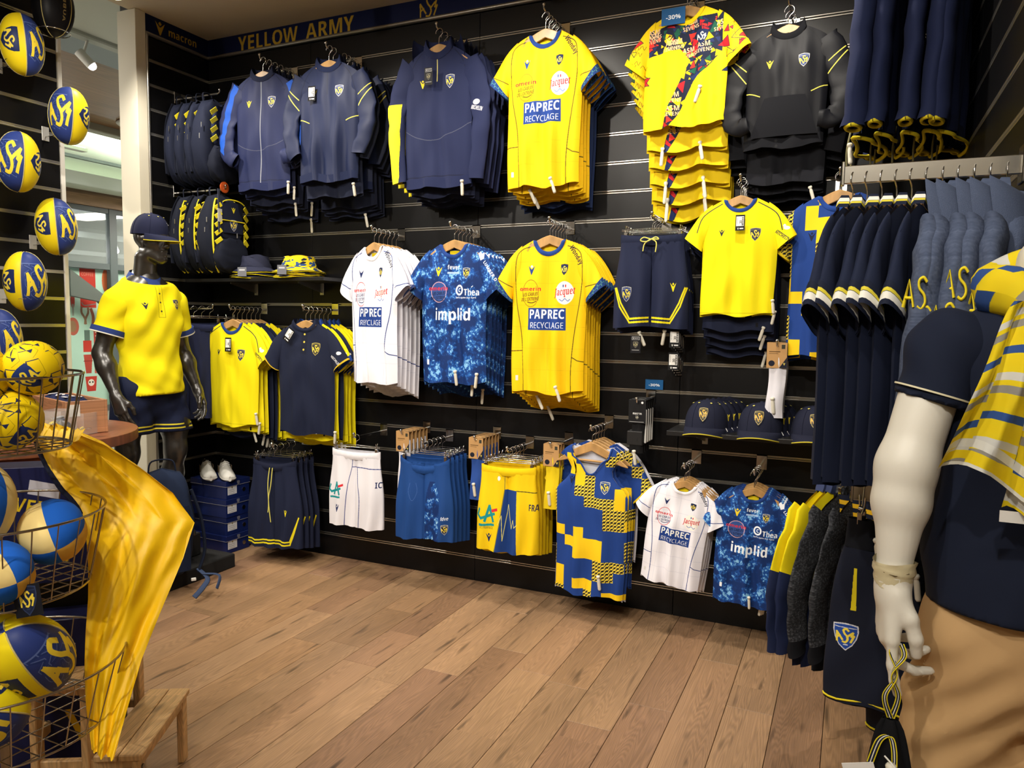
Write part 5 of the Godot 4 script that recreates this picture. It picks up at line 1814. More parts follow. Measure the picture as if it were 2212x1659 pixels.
# rucksack; front faces +z, origin at the haul loop
func make_rucksack(fancy: bool) -> Node3D:
	var o := Node3D.new()
	o.name = "rucksack"
	var body := cloth("1a1f31" if not fancy else "171b28", 0.15)
	var form := func(a: float, v: float, w: float, d: float, h: float, e: float) -> Vector3:
		var q := sin(clampf(v, 0.0, 1.0) * PI)
		var r := pow(maxf(q, 0.0), 0.32)
		var x := signf(cos(a)) * pow(absf(cos(a)), 0.55) * w * r * (1.0 - 0.14 * (1.0 - v) * (1.0 - v))
		var z := signf(sin(a)) * pow(absf(sin(a)), 0.55) * d * r * (0.75 + 0.25 * v)
		return Vector3(x, -0.02 - h * v + 0.006 * sin(a * 4.0 + v * 9.0) * e, z + 0.004 * sin(v * 22.0 + a * 3.0) * e)
	var m := MB.new()
	m.grid(steps(32).slice(0, 32), steps(18), func(u, v): return form.call(u * TAU, v, 0.155, 0.085, 0.5, 1.0), null, true)
	sheet("main_body", m, body, o)
	m = MB.new()
	m.grid(steps(28).slice(0, 28), steps(12), func(u, v): return form.call(u * TAU, v, 0.125, 0.05, 0.23, 1.0) + Vector3(0, -0.27, 0.085), null, true)
	sheet("lower_pocket", m, cloth("161a28", 0.15), o)
	m = MB.new()
	m.grid(steps(28).slice(0, 28), steps(12), func(u, v): return form.call(u * TAU, v, 0.1, 0.025, 0.27, 0.3) + Vector3(0, -0.04, 0.082), null, true)
	sheet("upper_pocket", m, cloth("1d2338" if not fancy else "191d2c", 0.15), o)
	m = MB.new()
	m.tube(path3([Vector3(-0.035, -0.03, -0.05), Vector3(-0.03, 0.02, -0.055), Vector3(0.03, 0.02, -0.055), Vector3(0.035, -0.03, -0.05)], 5), 0.008, 8, true, 0.4)
	part("haul_loop", m, cloth("141826"), o)
	for s in [-1.0, 1.0]:
		m = MB.new()
		m.tube(path3([Vector3(s * 0.05, -0.03, -0.075), Vector3(s * 0.08, -0.14, -0.13), Vector3(s * 0.1, -0.3, -0.12), Vector3(s * 0.11, -0.46, -0.075)], 5), 0.024, 10, true, 0.35)
		part("shoulder_strap", m, cloth("141826"), o)
	var yl := std("e8d81f", 0.6)
	if fancy:
		m = MB.new()
		for e in [0.27, -0.3]:
			var row := []
			for k in 19:
				row.append(form.call(PI * e, 0.985 - 0.05 * k, 0.158, 0.088, 0.5, 0.0))
			for k in 19:
				row.append(form.call(PI * (1.0 - e), 0.085 + 0.05 * k, 0.158, 0.088, 0.5, 0.0))
			m.tube(row, 0.006, 6)
		var arc := []
		for u in steps(14, 0.12, 0.88):
			arc.append(Vector3(cos(u * PI) * 0.09, -0.1 + sin(u * PI) * 0.035, 0.112))
		m.tube(arc, 0.0035, 6)
		m.tube([Vector3(-0.085, -0.195, 0.111), Vector3(0.085, -0.195, 0.111)], 0.0035, 6)
		part("yellow_piping", m, yl, o)
	for s in ([-1.0, 1.0] if fancy else [-1.0]):
		for k in 4 if not fancy else 5:
			var y := -0.115 - 0.052 * k
			var x: float = s * 0.107 if fancy else -0.1
			m = MB.new()
			m.box(Vector3(x, y, 0.1 if fancy else 0.104), Vector3(0.05, 0.026, 0.0035), 0.001, Basis(Vector3.BACK, -0.7 * (s if fancy else -1.0)) * Basis(Vector3.UP, -0.25 * s * (-1.0)))
			part("yellow_chevron", m, yl, o)
	var p := Pix.new(0.16, 0.2, Color("1b2033"), 1600.0, -0.08, 0.0)
	p.maker(Vector2(0.0 if fancy else 0.02, -0.05), 0.04, Color("e0cf2c"))
	p.crest(Vector2(0.0 if fancy else 0.035, -0.15), 0.075, Color("22305e"), Color("c9c8c0"), Color("e6cf4a"))
	m = MB.new()
	m.grid(steps(4, -1, 1), steps(4), func(u, v): return Vector3(u * 0.075, -0.08 - v * 0.19, 0.111 - 0.006 * u * u), func(u, v, _p): return Vector2(0.5 + u * 0.5, v))
	sheet("front_panel", m, printed(p, 0.7), o)
	m = MB.new()
	for e in [[-0.15, -0.2, 0.05], [-0.148, -0.26, 0.03], [0.0, -0.285, 0.138]]:
		m.box(Vector3(e[0], e[1], e[2]), Vector3(0.006, 0.03, 0.004), 0.001)
	part("zip_pull", m, std("c0c0c0", 0.3, 0.9), o)
	return o

func rucksacks() -> void:
	var plain := make_rucksack(false)
	var fancy := make_rucksack(true)
	prong(Vector3(0, slot(2) + 0.0, 0.265), PI / 2, "chrome prong holding the navy rucksacks", 0.36)
	prong(Vector3(0, slot(6), 0.29), PI / 2, "chrome prong holding the yellow piped rucksacks", 0.42)
	for i in 4:
		var x := 0.335 - 0.085 * i
		var b := copy(plain, Vector3(x - 0.02, slot(2) - 0.05, 0.265), PI / 2 - 0.02 + 0.06 * (rnd(i * 2.0) - 0.5), "navy rucksack with yellow chevrons, %s on the upper prong" % NTH[i], "navy rucksacks")
		b.scale = Vector3(0.98, 1.06, 1.0 if i == 0 else 0.5)
		tag(b, "", "rucksack")
		if i < 3:
			b = copy(fancy, Vector3(x + 0.05 - 0.04 * i, slot(6) - 0.045, 0.29), PI / 2 - 0.02, "black rucksack with yellow piping, %s on the lower prong" % NTH[i], "yellow piped rucksacks")
			b.scale = Vector3(1.05, 1.0, 1.0 if i == 0 else 0.55)
			tag(b, "", "rucksack")
	var o := thing("ring_marker", "orange ring hanging on the end of the lower rucksack prong", "marker", Vector3(0.42, slot(6) - 0.025, 0.29), PI / 2)
	var m := MB.new()
	m.lathe([[0.013, -0.004], [0.034, -0.004], [0.036, 0.0], [0.034, 0.004], [0.013, 0.004], [0.011, 0.0]], 24, Transform3D(Basis(Vector3.RIGHT, PI / 2), Vector3.ZERO))
	part("ring", m, std("c4531c", 0.5), o)
	o = thing("luggage_ticket", "white paper ticket with grey strap on the front piped rucksack", "ticket", Vector3(0.49, 2.22, 0.4), PI / 2 + 0.3)
	part("card", MB_box(Vector3(-0.025, -0.08, 0), Vector3(0.025, 0.0, 0.002)), std("d8d8d4", 0.6), o)
	part("strap", MB_box(Vector3(-0.012, -0.14, -0.006), Vector3(0.012, 0.12, -0.002)), cloth("3a3e4e"), o)

# A rugby ball of panels; long axis y. Two colours in four gores, a crest on the light ones
func make_ball(a: Color, b: Color, plain := false) -> Node3D:
	var o := Node3D.new()
	o.name = "rugby_ball"
	var R := 0.098
	var H := 0.15
	for k in 4:
		var p := Pix.new(0.16, 0.3, a if k % 2 == 0 else b, 1400.0, -0.08, 0.15)
		if not plain:
			if k % 2 == 0:
				p.crest(Vector2(0, 0.0), 0.1, Color("1e2a56"), Color("1e2a56"), Color("e6cf4a"), -PI / 2)
			else:
				p.at(Vector2(-0.012, 0.0), 0.085, PI / 2)
				for j in 3:
					p.text("ASM", Vector2(0.0, 0.35 - 0.35 * j), 1.5, 0.42, Color("5668a0"), "sans")
					p.text("ASM", Vector2(0.0, 0.35 - 0.35 * j), 1.42, 0.36, Color("24366e"), "sans")
				p.at(Vector2(0.01, 0.0), 0.095, 0.0)
				p.letters(Color("ecd23c"), 0.14)
			p.home()
		var m := MB.new()
		m.grid(steps(12), steps(18), func(u, v):
			var t := PI * clampf(v, 0.003, 0.997)
			var ang: float = (k + u) * PI / 2
			var r := R * pow(sin(t), 0.9) * (1.0 - 0.012 * (pow(cos(u * PI), 8.0)))
			return Vector3(cos(ang) * r, cos(t) * H, -sin(ang) * r), func(u, v, _p): return Vector2(0.5 + (u - 0.5) * sin(PI * v) * 0.98, v))
		sheet("panel", m, printed(p, 0.45), o)
	var sm := MB.new()
	for k in 4:
		var row := []
		for v in steps(16, 0.02, 0.98):
			row.append(Vector3(cos(k * PI / 2) * R * pow(sin(PI * v), 0.9) * 0.99, cos(PI * v) * H, -sin(k * PI / 2) * R * pow(sin(PI * v), 0.9) * 0.99))
		sm.tube(row, 0.0022, 6)
	part("seams", sm, std("c9bd7a", 0.7), o)
	return o

# chrome loop on a plate that carries one ball
func ball_holder(at: Vector3, r: float, reach: float, label: String) -> void:
	var o := thing("ball_holder", label, "hook", at, PI / 2)
	var c := std("cfcfce", 0.14, 1.0)
	var m := MB.new()
	m.box(Vector3(0, -0.03, 0.003), Vector3(0.04, 0.075, 0.004), 0.001)
	part("wall_plate", m, std("d9d9d6", 0.35, 0.5), o)
	m = MB.new()
	m.tube([Vector3(0, -0.045, 0.004), Vector3(0, -0.045, reach - r)], 0.003, 6)
	var ring := []
	for k in 33:
		ring.append(Vector3(sin(TAU * k / 32) * r, -0.045, reach - cos(TAU * k / 32) * r))
	m.tube(ring, 0.0028, 6, false)
	part("wire_ring", m, c, o)

func wall_balls() -> void:
	var yl := Color("e8cf1c")
	var bl := Color("2c3d7c")
	var ball := make_ball(yl, bl)
	var dark := make_ball(Color("0f0f12"), Color("141418"), true)
	# height of the centre, distance along the wall, turn, tilt
	var list := [[2.905, 1.39, 1.15, 0.0, "blue and yellow ball high on the wall, under the black ball"], [2.614, 1.155, 2.75, 0.05, "blue and yellow ball on the wall edge beside the glazed strip, upper"], [2.32, 1.432, 2.85, 0.05, "blue and yellow ball third from the top of the wall"], [2.02, 1.246, 0.95, -0.1, "blue and yellow ball fourth from the top of the wall"], [1.723, 1.421, 0.8, 0.05, "blue and yellow ball just above the wire baskets"], [1.43, 1.56, 1.0, 0.0, "blue and yellow ball half hidden by the top basket"]]
	for b in list:
		var at := Vector3(0.2, b[0], b[1])
		ball_holder(Vector3(0, b[0] - 0.045, b[1]), 0.074, 0.2, "chrome ring holder under the " + String(b[4]).replace("blue and yellow ", ""))
		var c := tag(copy(ball, at, b[2], b[4], "rugby balls on the wall"), "", "ball")
		c.rotation.x = b[3]
		if b[1] > 1.5 or b[2] < 1.2 and b[2] > 0.9:
			c.rotation.z = 0.06
	ball_holder(Vector3(0, 3.06, 1.24), 0.08, 0.22, "chrome ring holder under the black ball near the ceiling")
	var k := tag(copy(dark, Vector3(0.22, 3.14, 1.235), 0.4, "black ball with gold lettering near the ceiling", ""), "", "ball")
	var p := Pix.new(0.1, 0.22, Color("121215"), 900.0, -0.05, 0.11)
	p.text("AUBERT", Vector2(0, 0), 0.16, 0.03, Color("8d7a4a"), "bold", PI / 2)
	var m := MB.new()
	m.grid(steps(5), steps(10, 0.25, 0.75), func(u, v):
		var t: float = PI * v
		return Vector3(cos((u * 0.5 + 0.2)) * 0.0995 * pow(sin(t), 0.9), cos(t) * 0.151, sin(u * 0.5 + 0.2) * 0.0995 * pow(sin(t), 0.9)), func(u, v, _p): return Vector2(u, (v - 0.25) * 2.0))
	sheet("lettering", m, printed(p), k)

# round wire basket: rims, uprights, base grid; origin on the axis at the upper rim
func wire_basket(at: Vector3, r: float, h: float, label: String) -> void:
	var o := thing("wire_basket", label, "basket", at, 0.0, "")
	var c := std("a39a8c", 0.25, 1.0)
	var circle := func(rad: float, y: float) -> Array:
		var q := []
		for k in 49:
			q.append(Vector3(cos(TAU * k / 48) * rad, y, sin(TAU * k / 48) * rad))
		return q
	var m := MB.new()
	m.tube(circle.call(r, 0.0), 0.0034, 8, false)
	part("upper_rim", m, c, o)
	m = MB.new()
	m.tube(circle.call(r * 0.84, -h), 0.003, 8, false)
	part("lower_rim", m, c, o)
	for k in 26:
		var a := TAU * k / 26
		m = MB.new()
		m.tube([Vector3(cos(a) * r, 0, sin(a) * r), Vector3(cos(a) * r * 0.84, -h, sin(a) * r * 0.84)], 0.0018, 6)
		part("upright_wire", m, c, o)
	m = MB.new()
	for k in range(-4, 5):
		var x := k * r * 0.19
		var z := sqrt(maxf(0.0, pow(r * 0.84, 2.0) - x * x))
		m.tube([Vector3(x, -h, -z), Vector3(x, -h, z)], 0.0017, 6)
		m.tube([Vector3(-z, -h, x), Vector3(z, -h, x)], 0.0017, 6)
	part("base_grid", m, c, o)

func small_ball(kind: int, label: String, at: Vector3, r: float, turn: Vector3, group: String) -> Node3D:
	var o: Node3D
	if kind == 0:  # yellow football with blue zigzag outlines
		o = thing("football", label, "ball", at, 0.0, group)
		var p := Pix.new(1.0, 0.5, Color("edcf12"), 1100.0, 0.0, 0.0)
		var ink := Color("232a52")
		var seam := Color("a08a10")
		for i in 7:
			for j in 4:
				var x := i * 0.15 + (0.07 if j % 2 else 0.0)
				var y := -0.05 - j * 0.13
				var q := [Vector2(x, y), Vector2(x + 0.07, y + 0.02), Vector2(x + 0.085, y - 0.05), Vector2(x + 0.15, y - 0.035)]
				p.line(q, 0.005, ink)
				p.poly([q[1], q[1] + Vector2(0.035, -0.03), q[2]], ink)
				p.poly([q[2], q[2] + Vector2(-0.05, -0.015), q[2] + Vector2(-0.01, -0.03)], ink)
				p.line([q[0], q[0] + Vector2(0.02, -0.09), q[0] + Vector2(0.09, -0.11)], 0.0025, seam)
		p.crest(Vector2(0.62, -0.24), 0.2, Color("22356f"), Color("22356f"), Color("ecd23c"), 0.5)
		p.crest(Vector2(0.18, -0.25), 0.16, Color("22356f"), Color("22356f"), Color("ecd23c"), -0.4)
		var m := MB.new()
		m.grid(steps(32), steps(18), func(u, v): return Vector3(cos(TAU * u) * sin(PI * v), cos(PI * v), sin(TAU * u) * sin(PI * v)) * r * (1.0 - 0.008 * maxf(0.0, sin(u * TAU * 5.0) * sin(v * PI * 4.0))), func(u, v, _p): return Vector2(u, v))
		sheet("cover", m, printed(p, 0.5), o)
	elif kind == 1:  # plush ball in blue and sand
		o = thing("plush_ball", label, "ball", at, 0.0, group)
		var cols := [cloth("1a5cc0"), cloth("e2b04a"), cloth("1a5cc0"), cloth("e8d08a")]
		for k in 4:
			var m := MB.new()
			m.grid(steps(10), steps(16), func(u, v):
				var t := PI * clampf(v, 0.003, 0.997)
				var ang: float = (k + u) * PI / 2
				var rr := r * sin(t) * (1.0 - 0.05 * pow(absf(cos(u * PI)), 6.0))
				return Vector3(cos(ang) * rr, cos(t) * r * 1.25, -sin(ang) * rr))
			sheet("gore", m, cols[k], o)
	else:  # blue and yellow rugby ball
		o = copy(make_ball(Color("ead61a"), Color("2a3a78")), at, 0.0, label, group)
		tag(o, "", "ball")
		var s := r / 0.098
		o.scale = Vector3(s, s * 0.92, s)
	o.rotation = turn
	return o

func baskets() -> void:
	var ax := Vector3(2.107, 0, 2.735)
	var st := thing("basket_stand", "tall wire stand pole carrying the three round baskets", "stand", ax)
	var m := MB.new()
	m.tube([Vector3(0, 0.02, 0), Vector3(0, 1.68, 0)], 0.011, 12)
	part("pole", m, std("8f877a", 0.25, 1.0), st)
	m = MB.new()
	m.lathe([[0, 0.0], [0.24, 0.0], [0.24, 0.012], [0.05, 0.02], [0.0, 0.022]], 32)
	part("foot_plate", m, std("3a3836", 0.4, 0.8), st)
	wire_basket(ax + Vector3(0, 1.402, 0), 0.207, 0.185, "topmost round wire basket filled with yellow footballs")
	wire_basket(ax + Vector3(0, 1.05, 0), 0.248, 0.195, "middle round wire basket filled with plush balls")
	wire_basket(ax + Vector3(0, 0.661, 0), 0.288, 0.17, "lowest round wire basket filled with blue and yellow rugby balls")
	# balls: direction u across the picture, w towards the camera
	var u := Vector3(0.91, 0, -0.415)
	var w := Vector3(0.415, 0, 0.91)
	var y1 := 1.2169999999999999
	small_ball(0, "yellow football on top of the upper basket, nearest its rim", ax + u * 0.140 + w * 0.043 + Vector3(0, y1 + 0.205, 0), 0.067, Vector3(0.5, 0.4, 0.3), "balls in the upper basket")
	small_ball(0, "yellow football with blue crest at the front of the upper basket", ax + u * 0.022 + w * 0.101 + Vector3(0, y1 + 0.191, 0), 0.086, Vector3(0.2, 2.6, -0.1), "balls in the upper basket")
	small_ball(0, "yellow football low in the upper basket behind the wires", ax + u * 0.094 + w * 0.065 + Vector3(0, y1 + 0.079, 0), 0.072, Vector3(0.9, 1.2, 0.6), "balls in the upper basket")
	small_ball(0, "yellow football at the floor of the upper basket under the crested one", ax + u * -0.036 + w * 0.086 + Vector3(0, y1 + 0.071, 0), 0.066, Vector3(0.4, 2.0, 1.6), "balls in the upper basket")
	var y2 := 0.855
	small_ball(1, "blue and sand plush ball heaped highest in the middle basket", ax + u * 0.014 + w * 0.094 + Vector3(0, y2 + 0.230, 0), 0.090, Vector3(0.1, 1.9, -0.25), "balls in the middle basket")
	small_ball(1, "bright blue plush ball by the far rim of the middle basket", ax + u * 0.137 + w * -0.014 + Vector3(0, y2 + 0.144, 0), 0.079, Vector3(0.3, -0.6, 1.3), "balls in the middle basket")
	small_ball(1, "orange and blue plush ball low at the front of the middle basket", ax + u * 0.086 + w * 0.122 + Vector3(0, y2 + 0.081, 0), 0.076, Vector3(0.2, -0.15, 1.5), "balls in the middle basket")
	var y3 := 0.491
	small_ball(2, "big yellow rugby ball with blue crest in the lowest basket", ax + u * 0.126 + w * 0.072 + Vector3(0, y3 + 0.216, 0), 0.090, Vector3(0.5, 1.2, 0.5), "balls in the lowest basket")
	small_ball(2, "rugby ball at the top of the lowest basket under the middle one", ax + u * 0.000 + w * 0.022 + Vector3(0, y3 + 0.302, 0), 0.086, Vector3(0.4, 2.6, 1.2), "balls in the lowest basket")
	small_ball(2, "rugby ball with large blue patch at the front of the lowest basket", ax + u * 0.043 + w * 0.173 + Vector3(0, y3 + 0.122, 0), 0.090, Vector3(1.0, 0.5, 0.7), "balls in the lowest basket")
	# swing card and price card on the middle basket
	var o := thing("brand_card", "black square card with gold club letters on the middle basket", "ticket", ax + u * 0.175 + w * 0.15 + Vector3(0, 0.880, 0), 0.25)
	var p := Pix.new(0.1, 0.1, Color("15171f"), 1600.0, -0.05, 0.05)
	p.crest(Vector2(0, 0), 0.095, Color("1b2540"), Color("2d3a5c"), Color("e6cf4a"))
	m = MB.new()
	m.grid([-1.0, 1.0], [1.0, -1.0], func(a, b): return Vector3(a * 0.047, b * 0.05, 0.0015), func(a, b, _p): return Vector2(0.5 + a * 0.5, 0.5 - b * 0.5))
	part("card", MB_box(Vector3(-0.047, -0.05, -0.001), Vector3(0.047, 0.05, 0.001)), std("15171f", 0.6), o)
	sheet("printed_face", m, printed(p, 0.6), o)
	o.rotation = Vector3(-0.1, 0.3, 0.22)
	o.scale = Vector3.ONE * 0.75
	o = thing("price_card", "white price card with barcode lying on the plush balls", "ticket", ax + u * 0.08 + w * 0.2 + Vector3(0, 0.978, 0), 0.0)
	p = Pix.new(0.12, 0.07, Color("e9e9e7"), 1800.0, -0.06, 0.035)
	for k in 14:
		p.rect(-0.012 + 0.0028 * k, -0.002, 0.0012 + 0.001 * rnd(k), 0.012, Color("333333"))
	p.rect(-0.03, 0.012, 0.05, 0.002, Color("999999"))
	m = MB.new()
	m.grid([-1.0, 1.0], [1.0, -1.0], func(a, b): return Vector3(a * 0.06, b * 0.035, 0.001), func(a, b, _p): return Vector2(0.5 + a * 0.5, 0.5 - b * 0.5))
	part("card", MB_box(Vector3(-0.06, -0.035, -0.001), Vector3(0.06, 0.035, 0.0)), std("e4e4e2", 0.6), o)
	sheet("printed_face", m, printed(p, 0.6), o)
	o.rotation = Vector3(-0.65, 0.35, -0.12)
	o.scale = Vector3.ONE * 0.8

# round table with a crate and clear boxes of key rings
func table() -> void:
	var c := Vector3(0.515, 1.0, 1.68)
	var tw := wood("7a4a33", 61, 256)
	var o := thing("round_table", "tall round brown table behind the wire baskets", "table", Vector3(c.x, 0, c.z))
	var m := MB.new()
	m.lathe([[0.0, 1.0], [0.5, 1.0], [0.503, 0.997], [0.503, 0.955], [0.5, 0.952], [0.0, 0.952]], 64)
	for i in m.v.size():
		m.t[i] = Vector2(m.v[i].x * 1.2, m.v[i].z * 1.2)
	part("tabletop", m, tw, o)
	m = MB.new()
	m.lathe([[0.0, 0.95], [0.3, 0.95], [0.3, 0.85], [0.0, 0.85]], 40)
	part("apron", m, tw, o)
	for k in 4:
		m = MB.new()
		var a := k * PI / 2 + 0.5
		m.box(Vector3(cos(a) * 0.25, 0.43, sin(a) * 0.25), Vector3(0.05, 0.85, 0.05), 0.004, Basis(Vector3.UP, -a))
		part("leg", m, tw, o)
	# crate: four boards and a base
	o = thing("wooden_crate", "pale wooden crate on the round table holding navy scarves", "crate", Vector3(0.62, 1.002, 1.5), 0.1)
	var pw := wood("b98562", 63, 256)
	var L := 0.44
	var D := 0.17
	var H := 0.155
	for e in [[Vector3(0, H / 2, D / 2), Vector3(L, H, 0.012), "front_board"], [Vector3(0, H / 2, -D / 2), Vector3(L, H, 0.012), "rear_board"], [Vector3(L / 2 - 0.006, H / 2, 0), Vector3(0.012, H, D - 0.012), "end_board"], [Vector3(-L / 2 + 0.006, H / 2, 0), Vector3(0.012, H, D - 0.012), "end_board"], [Vector3(0, 0.006, 0), Vector3(L - 0.024, 0.01, D - 0.012), "base_board"]]:
		m = MB.new()
		m.box(e[0], e[1], 0.0015)
		for i in m.v.size():
			m.t[i] = Vector2(m.v[i].y * 3.0 + 0.2, m.v[i].x * 1.4)
		part(e[2], m, pw, o)
	part("price_label", MB_box(Vector3(L / 2, 0.085, 0.03), Vector3(L / 2 + 0.002, 0.14, 0.075)), std("d9d6cf", 0.6), o)
	o.rotation.y = -0.28
	for k in 3:
		m = MB.new()
		m.ball(Vector3.ZERO, Vector3(0.075, 0.03, 0.055), 18, 10)
		for i in m.v.size():
			m.v[i] += Vector3(0, 0.006 * sin(m.v[i].x * 130.0 + k), 0.005 * sin(m.v[i].x * 90.0))
		var s := thing("folded_scarf", "folded navy scarf with white flecks in the crate, %s" % ["nearest the baskets", "in the middle", "nearest the mannequin"][k], "scarf", Vector3(0.5 + 0.09 * k, 1.135, 1.475 + 0.026 * k), 0.5 * k)
		part("wool", m, cloth(["1c2444", "22284a", "1a2140"][k]), s)
		m = MB.new()
		for q in 3:
			m.box(Vector3(-0.03 + 0.03 * q, 0.03 + 0.004 * (q % 2), 0.01), Vector3(0.012, 0.004, 0.04), 0.001, Basis(Vector3.UP, 0.4))
		part("flecks", m, cloth("c9c9d0"), s)
	var glass := std(Color(0.93, 0.95, 0.95, 0.13), 0.05, 0.0, {"transparency": 1, "cull_mode": 2})
	for b in [[Vector3(0.86, 1.002, 1.72), 0.1, 0.13, 0.35, "clear box of yellow and blue key rings nearest the baskets"], [Vector3(0.80, 1.002, 1.56), 0.1, 0.1, 0.2, "clear box of corded key rings beside the wooden crate"]]:
		o = thing("clear_box", b[4], "box", b[0], b[3])
		var w: float = b[1]
		for e in [[Vector3(0, b[2] / 2, w / 2), Vector3(w, b[2], 0.002)], [Vector3(0, b[2] / 2, -w / 2), Vector3(w, b[2], 0.002)], [Vector3(w / 2, b[2] / 2, 0), Vector3(0.002, b[2], w)], [Vector3(-w / 2, b[2] / 2, 0), Vector3(0.002, b[2], w)], [Vector3(0, 0.002, 0), Vector3(w, 0.002, w)]]:
			m = MB.new()
			m.box(e[0], e[1])
			part("pane", m, glass, o)
		for k in 9:
			var key := thing("key_ring", "small %s key ring in the %s" % [["yellow", "navy", "grey"][k % 3], "box nearest the baskets" if b[2] > 0.11 else "box beside the crate"], "key ring", b[0] + Vector3((rnd(k * 3.1) - 0.5) * w * 0.6, 0.014 + 0.0095 * k, (rnd(k * 4.7) - 0.5) * w * 0.6), rnd(k) * 6.0, "key rings in the " + ("box nearest the baskets" if b[2] > 0.11 else "box beside the crate"))
			m = MB.new()
			m.lathe([[0, 0.005], [0.02, 0.005], [0.023, 0.0], [0.02, -0.005], [0, -0.005]], 14, Transform3D(Basis(Vector3.RIGHT, rnd(k * 2.0) * 1.6), Vector3.ZERO))
			part("fob", m, std(["dcc41c", "1e2848", "8a8c92"][k % 3], 0.5), key)
			m = MB.new()
			var loop := []
			for q in 13:
				loop.append(Vector3(0.03 + 0.012 * cos(TAU * q / 12), 0.004 * sin(TAU * q / 6), 0.012 * sin(TAU * q / 12)))
			m.tube(loop, 0.0014, 5, false)
			part("split_ring", m, std("d0d0d0", 0.2, 1.0), key)

# two-step beech stool
func stool() -> void:
	var f := Vector3(0.486, 0, 0.874)  # along the treads
	var g := Vector3(-0.874, 0, 0.486)  # from the low step to the high one
	var o := thing("step_stool", "beech step stool under the yellow poncho", "stool", Vector3(2.005, 0, 2.051), 0.0)
	var bs := Basis(f, Vector3.UP, -g)
	var bw := wood("dcb480", 71, 256)
	bw.roughness = 0.5
	var bar := func(nm: String, a: Vector3, s: Vector3) -> void:
		var m := MB.new()
		m.box(Vector3.ZERO, s, 0.003)
		for i in m.v.size():
			var q := m.v[i]
			m.t[i] = Vector2(q.z * 3.0 + q.x * 0.4 + q.y * 0.3, (q.x if s.x > s.y else q.y) * 1.3 + a.x)
		m.shift(Transform3D(bs, bs * a))
		part(nm, m, bw, o)
	# local axes: x along the tread, y up, z towards the low step's open side (minus g)
	bar.call("low_tread", Vector3(0.2, 0.24, -0.036), Vector3(0.41, 0.02, 0.068))
	bar.call("low_tread", Vector3(0.2, 0.24, -0.107), Vector3(0.41, 0.02, 0.068))
	bar.call("high_tread", Vector3(0.2, 0.47, -0.19), Vector3(0.43, 0.02, 0.098))
	bar.call("high_tread", Vector3(0.2, 0.47, -0.291), Vector3(0.43, 0.02, 0.098))
	for x in [0.02, 0.38]:
		bar.call("leg", Vector3(x, 0.115, -0.022), Vector3(0.042, 0.23, 0.022))
		bar.call("leg", Vector3(x, 0.23, -0.165), Vector3(0.042, 0.46, 0.022))
		bar.call("leg", Vector3(x, 0.23, -0.31), Vector3(0.042, 0.46, 0.022))
		bar.call("side_rail", Vector3(x, 0.215, -0.165), Vector3(0.02, 0.03, 0.28))
		bar.call("side_rail", Vector3(x, 0.445, -0.24), Vector3(0.02, 0.03, 0.16))
		bar.call("side_rail", Vector3(x, 0.08, -0.24), Vector3(0.02, 0.03, 0.16))
	bar.call("front_rail", Vector3(0.2, 0.212, -0.022), Vector3(0.34, 0.032, 0.016))
	bar.call("front_rail", Vector3(0.2, 0.44, -0.165), Vector3(0.34, 0.032, 0.016))
	bar.call("back_rail", Vector3(0.2, 0.3, -0.31), Vector3(0.34, 0.04, 0.016))
	var m := MB.new()
	m.tube([Vector3(0.38, 0.2, -0.0105), Vector3(0.38, 0.2, -0.006)], 0.008, 12)
	m.shift(Transform3D(bs, Vector3.ZERO))
	part("screw_head", m, std("77756f", 0.3, 1.0), o)

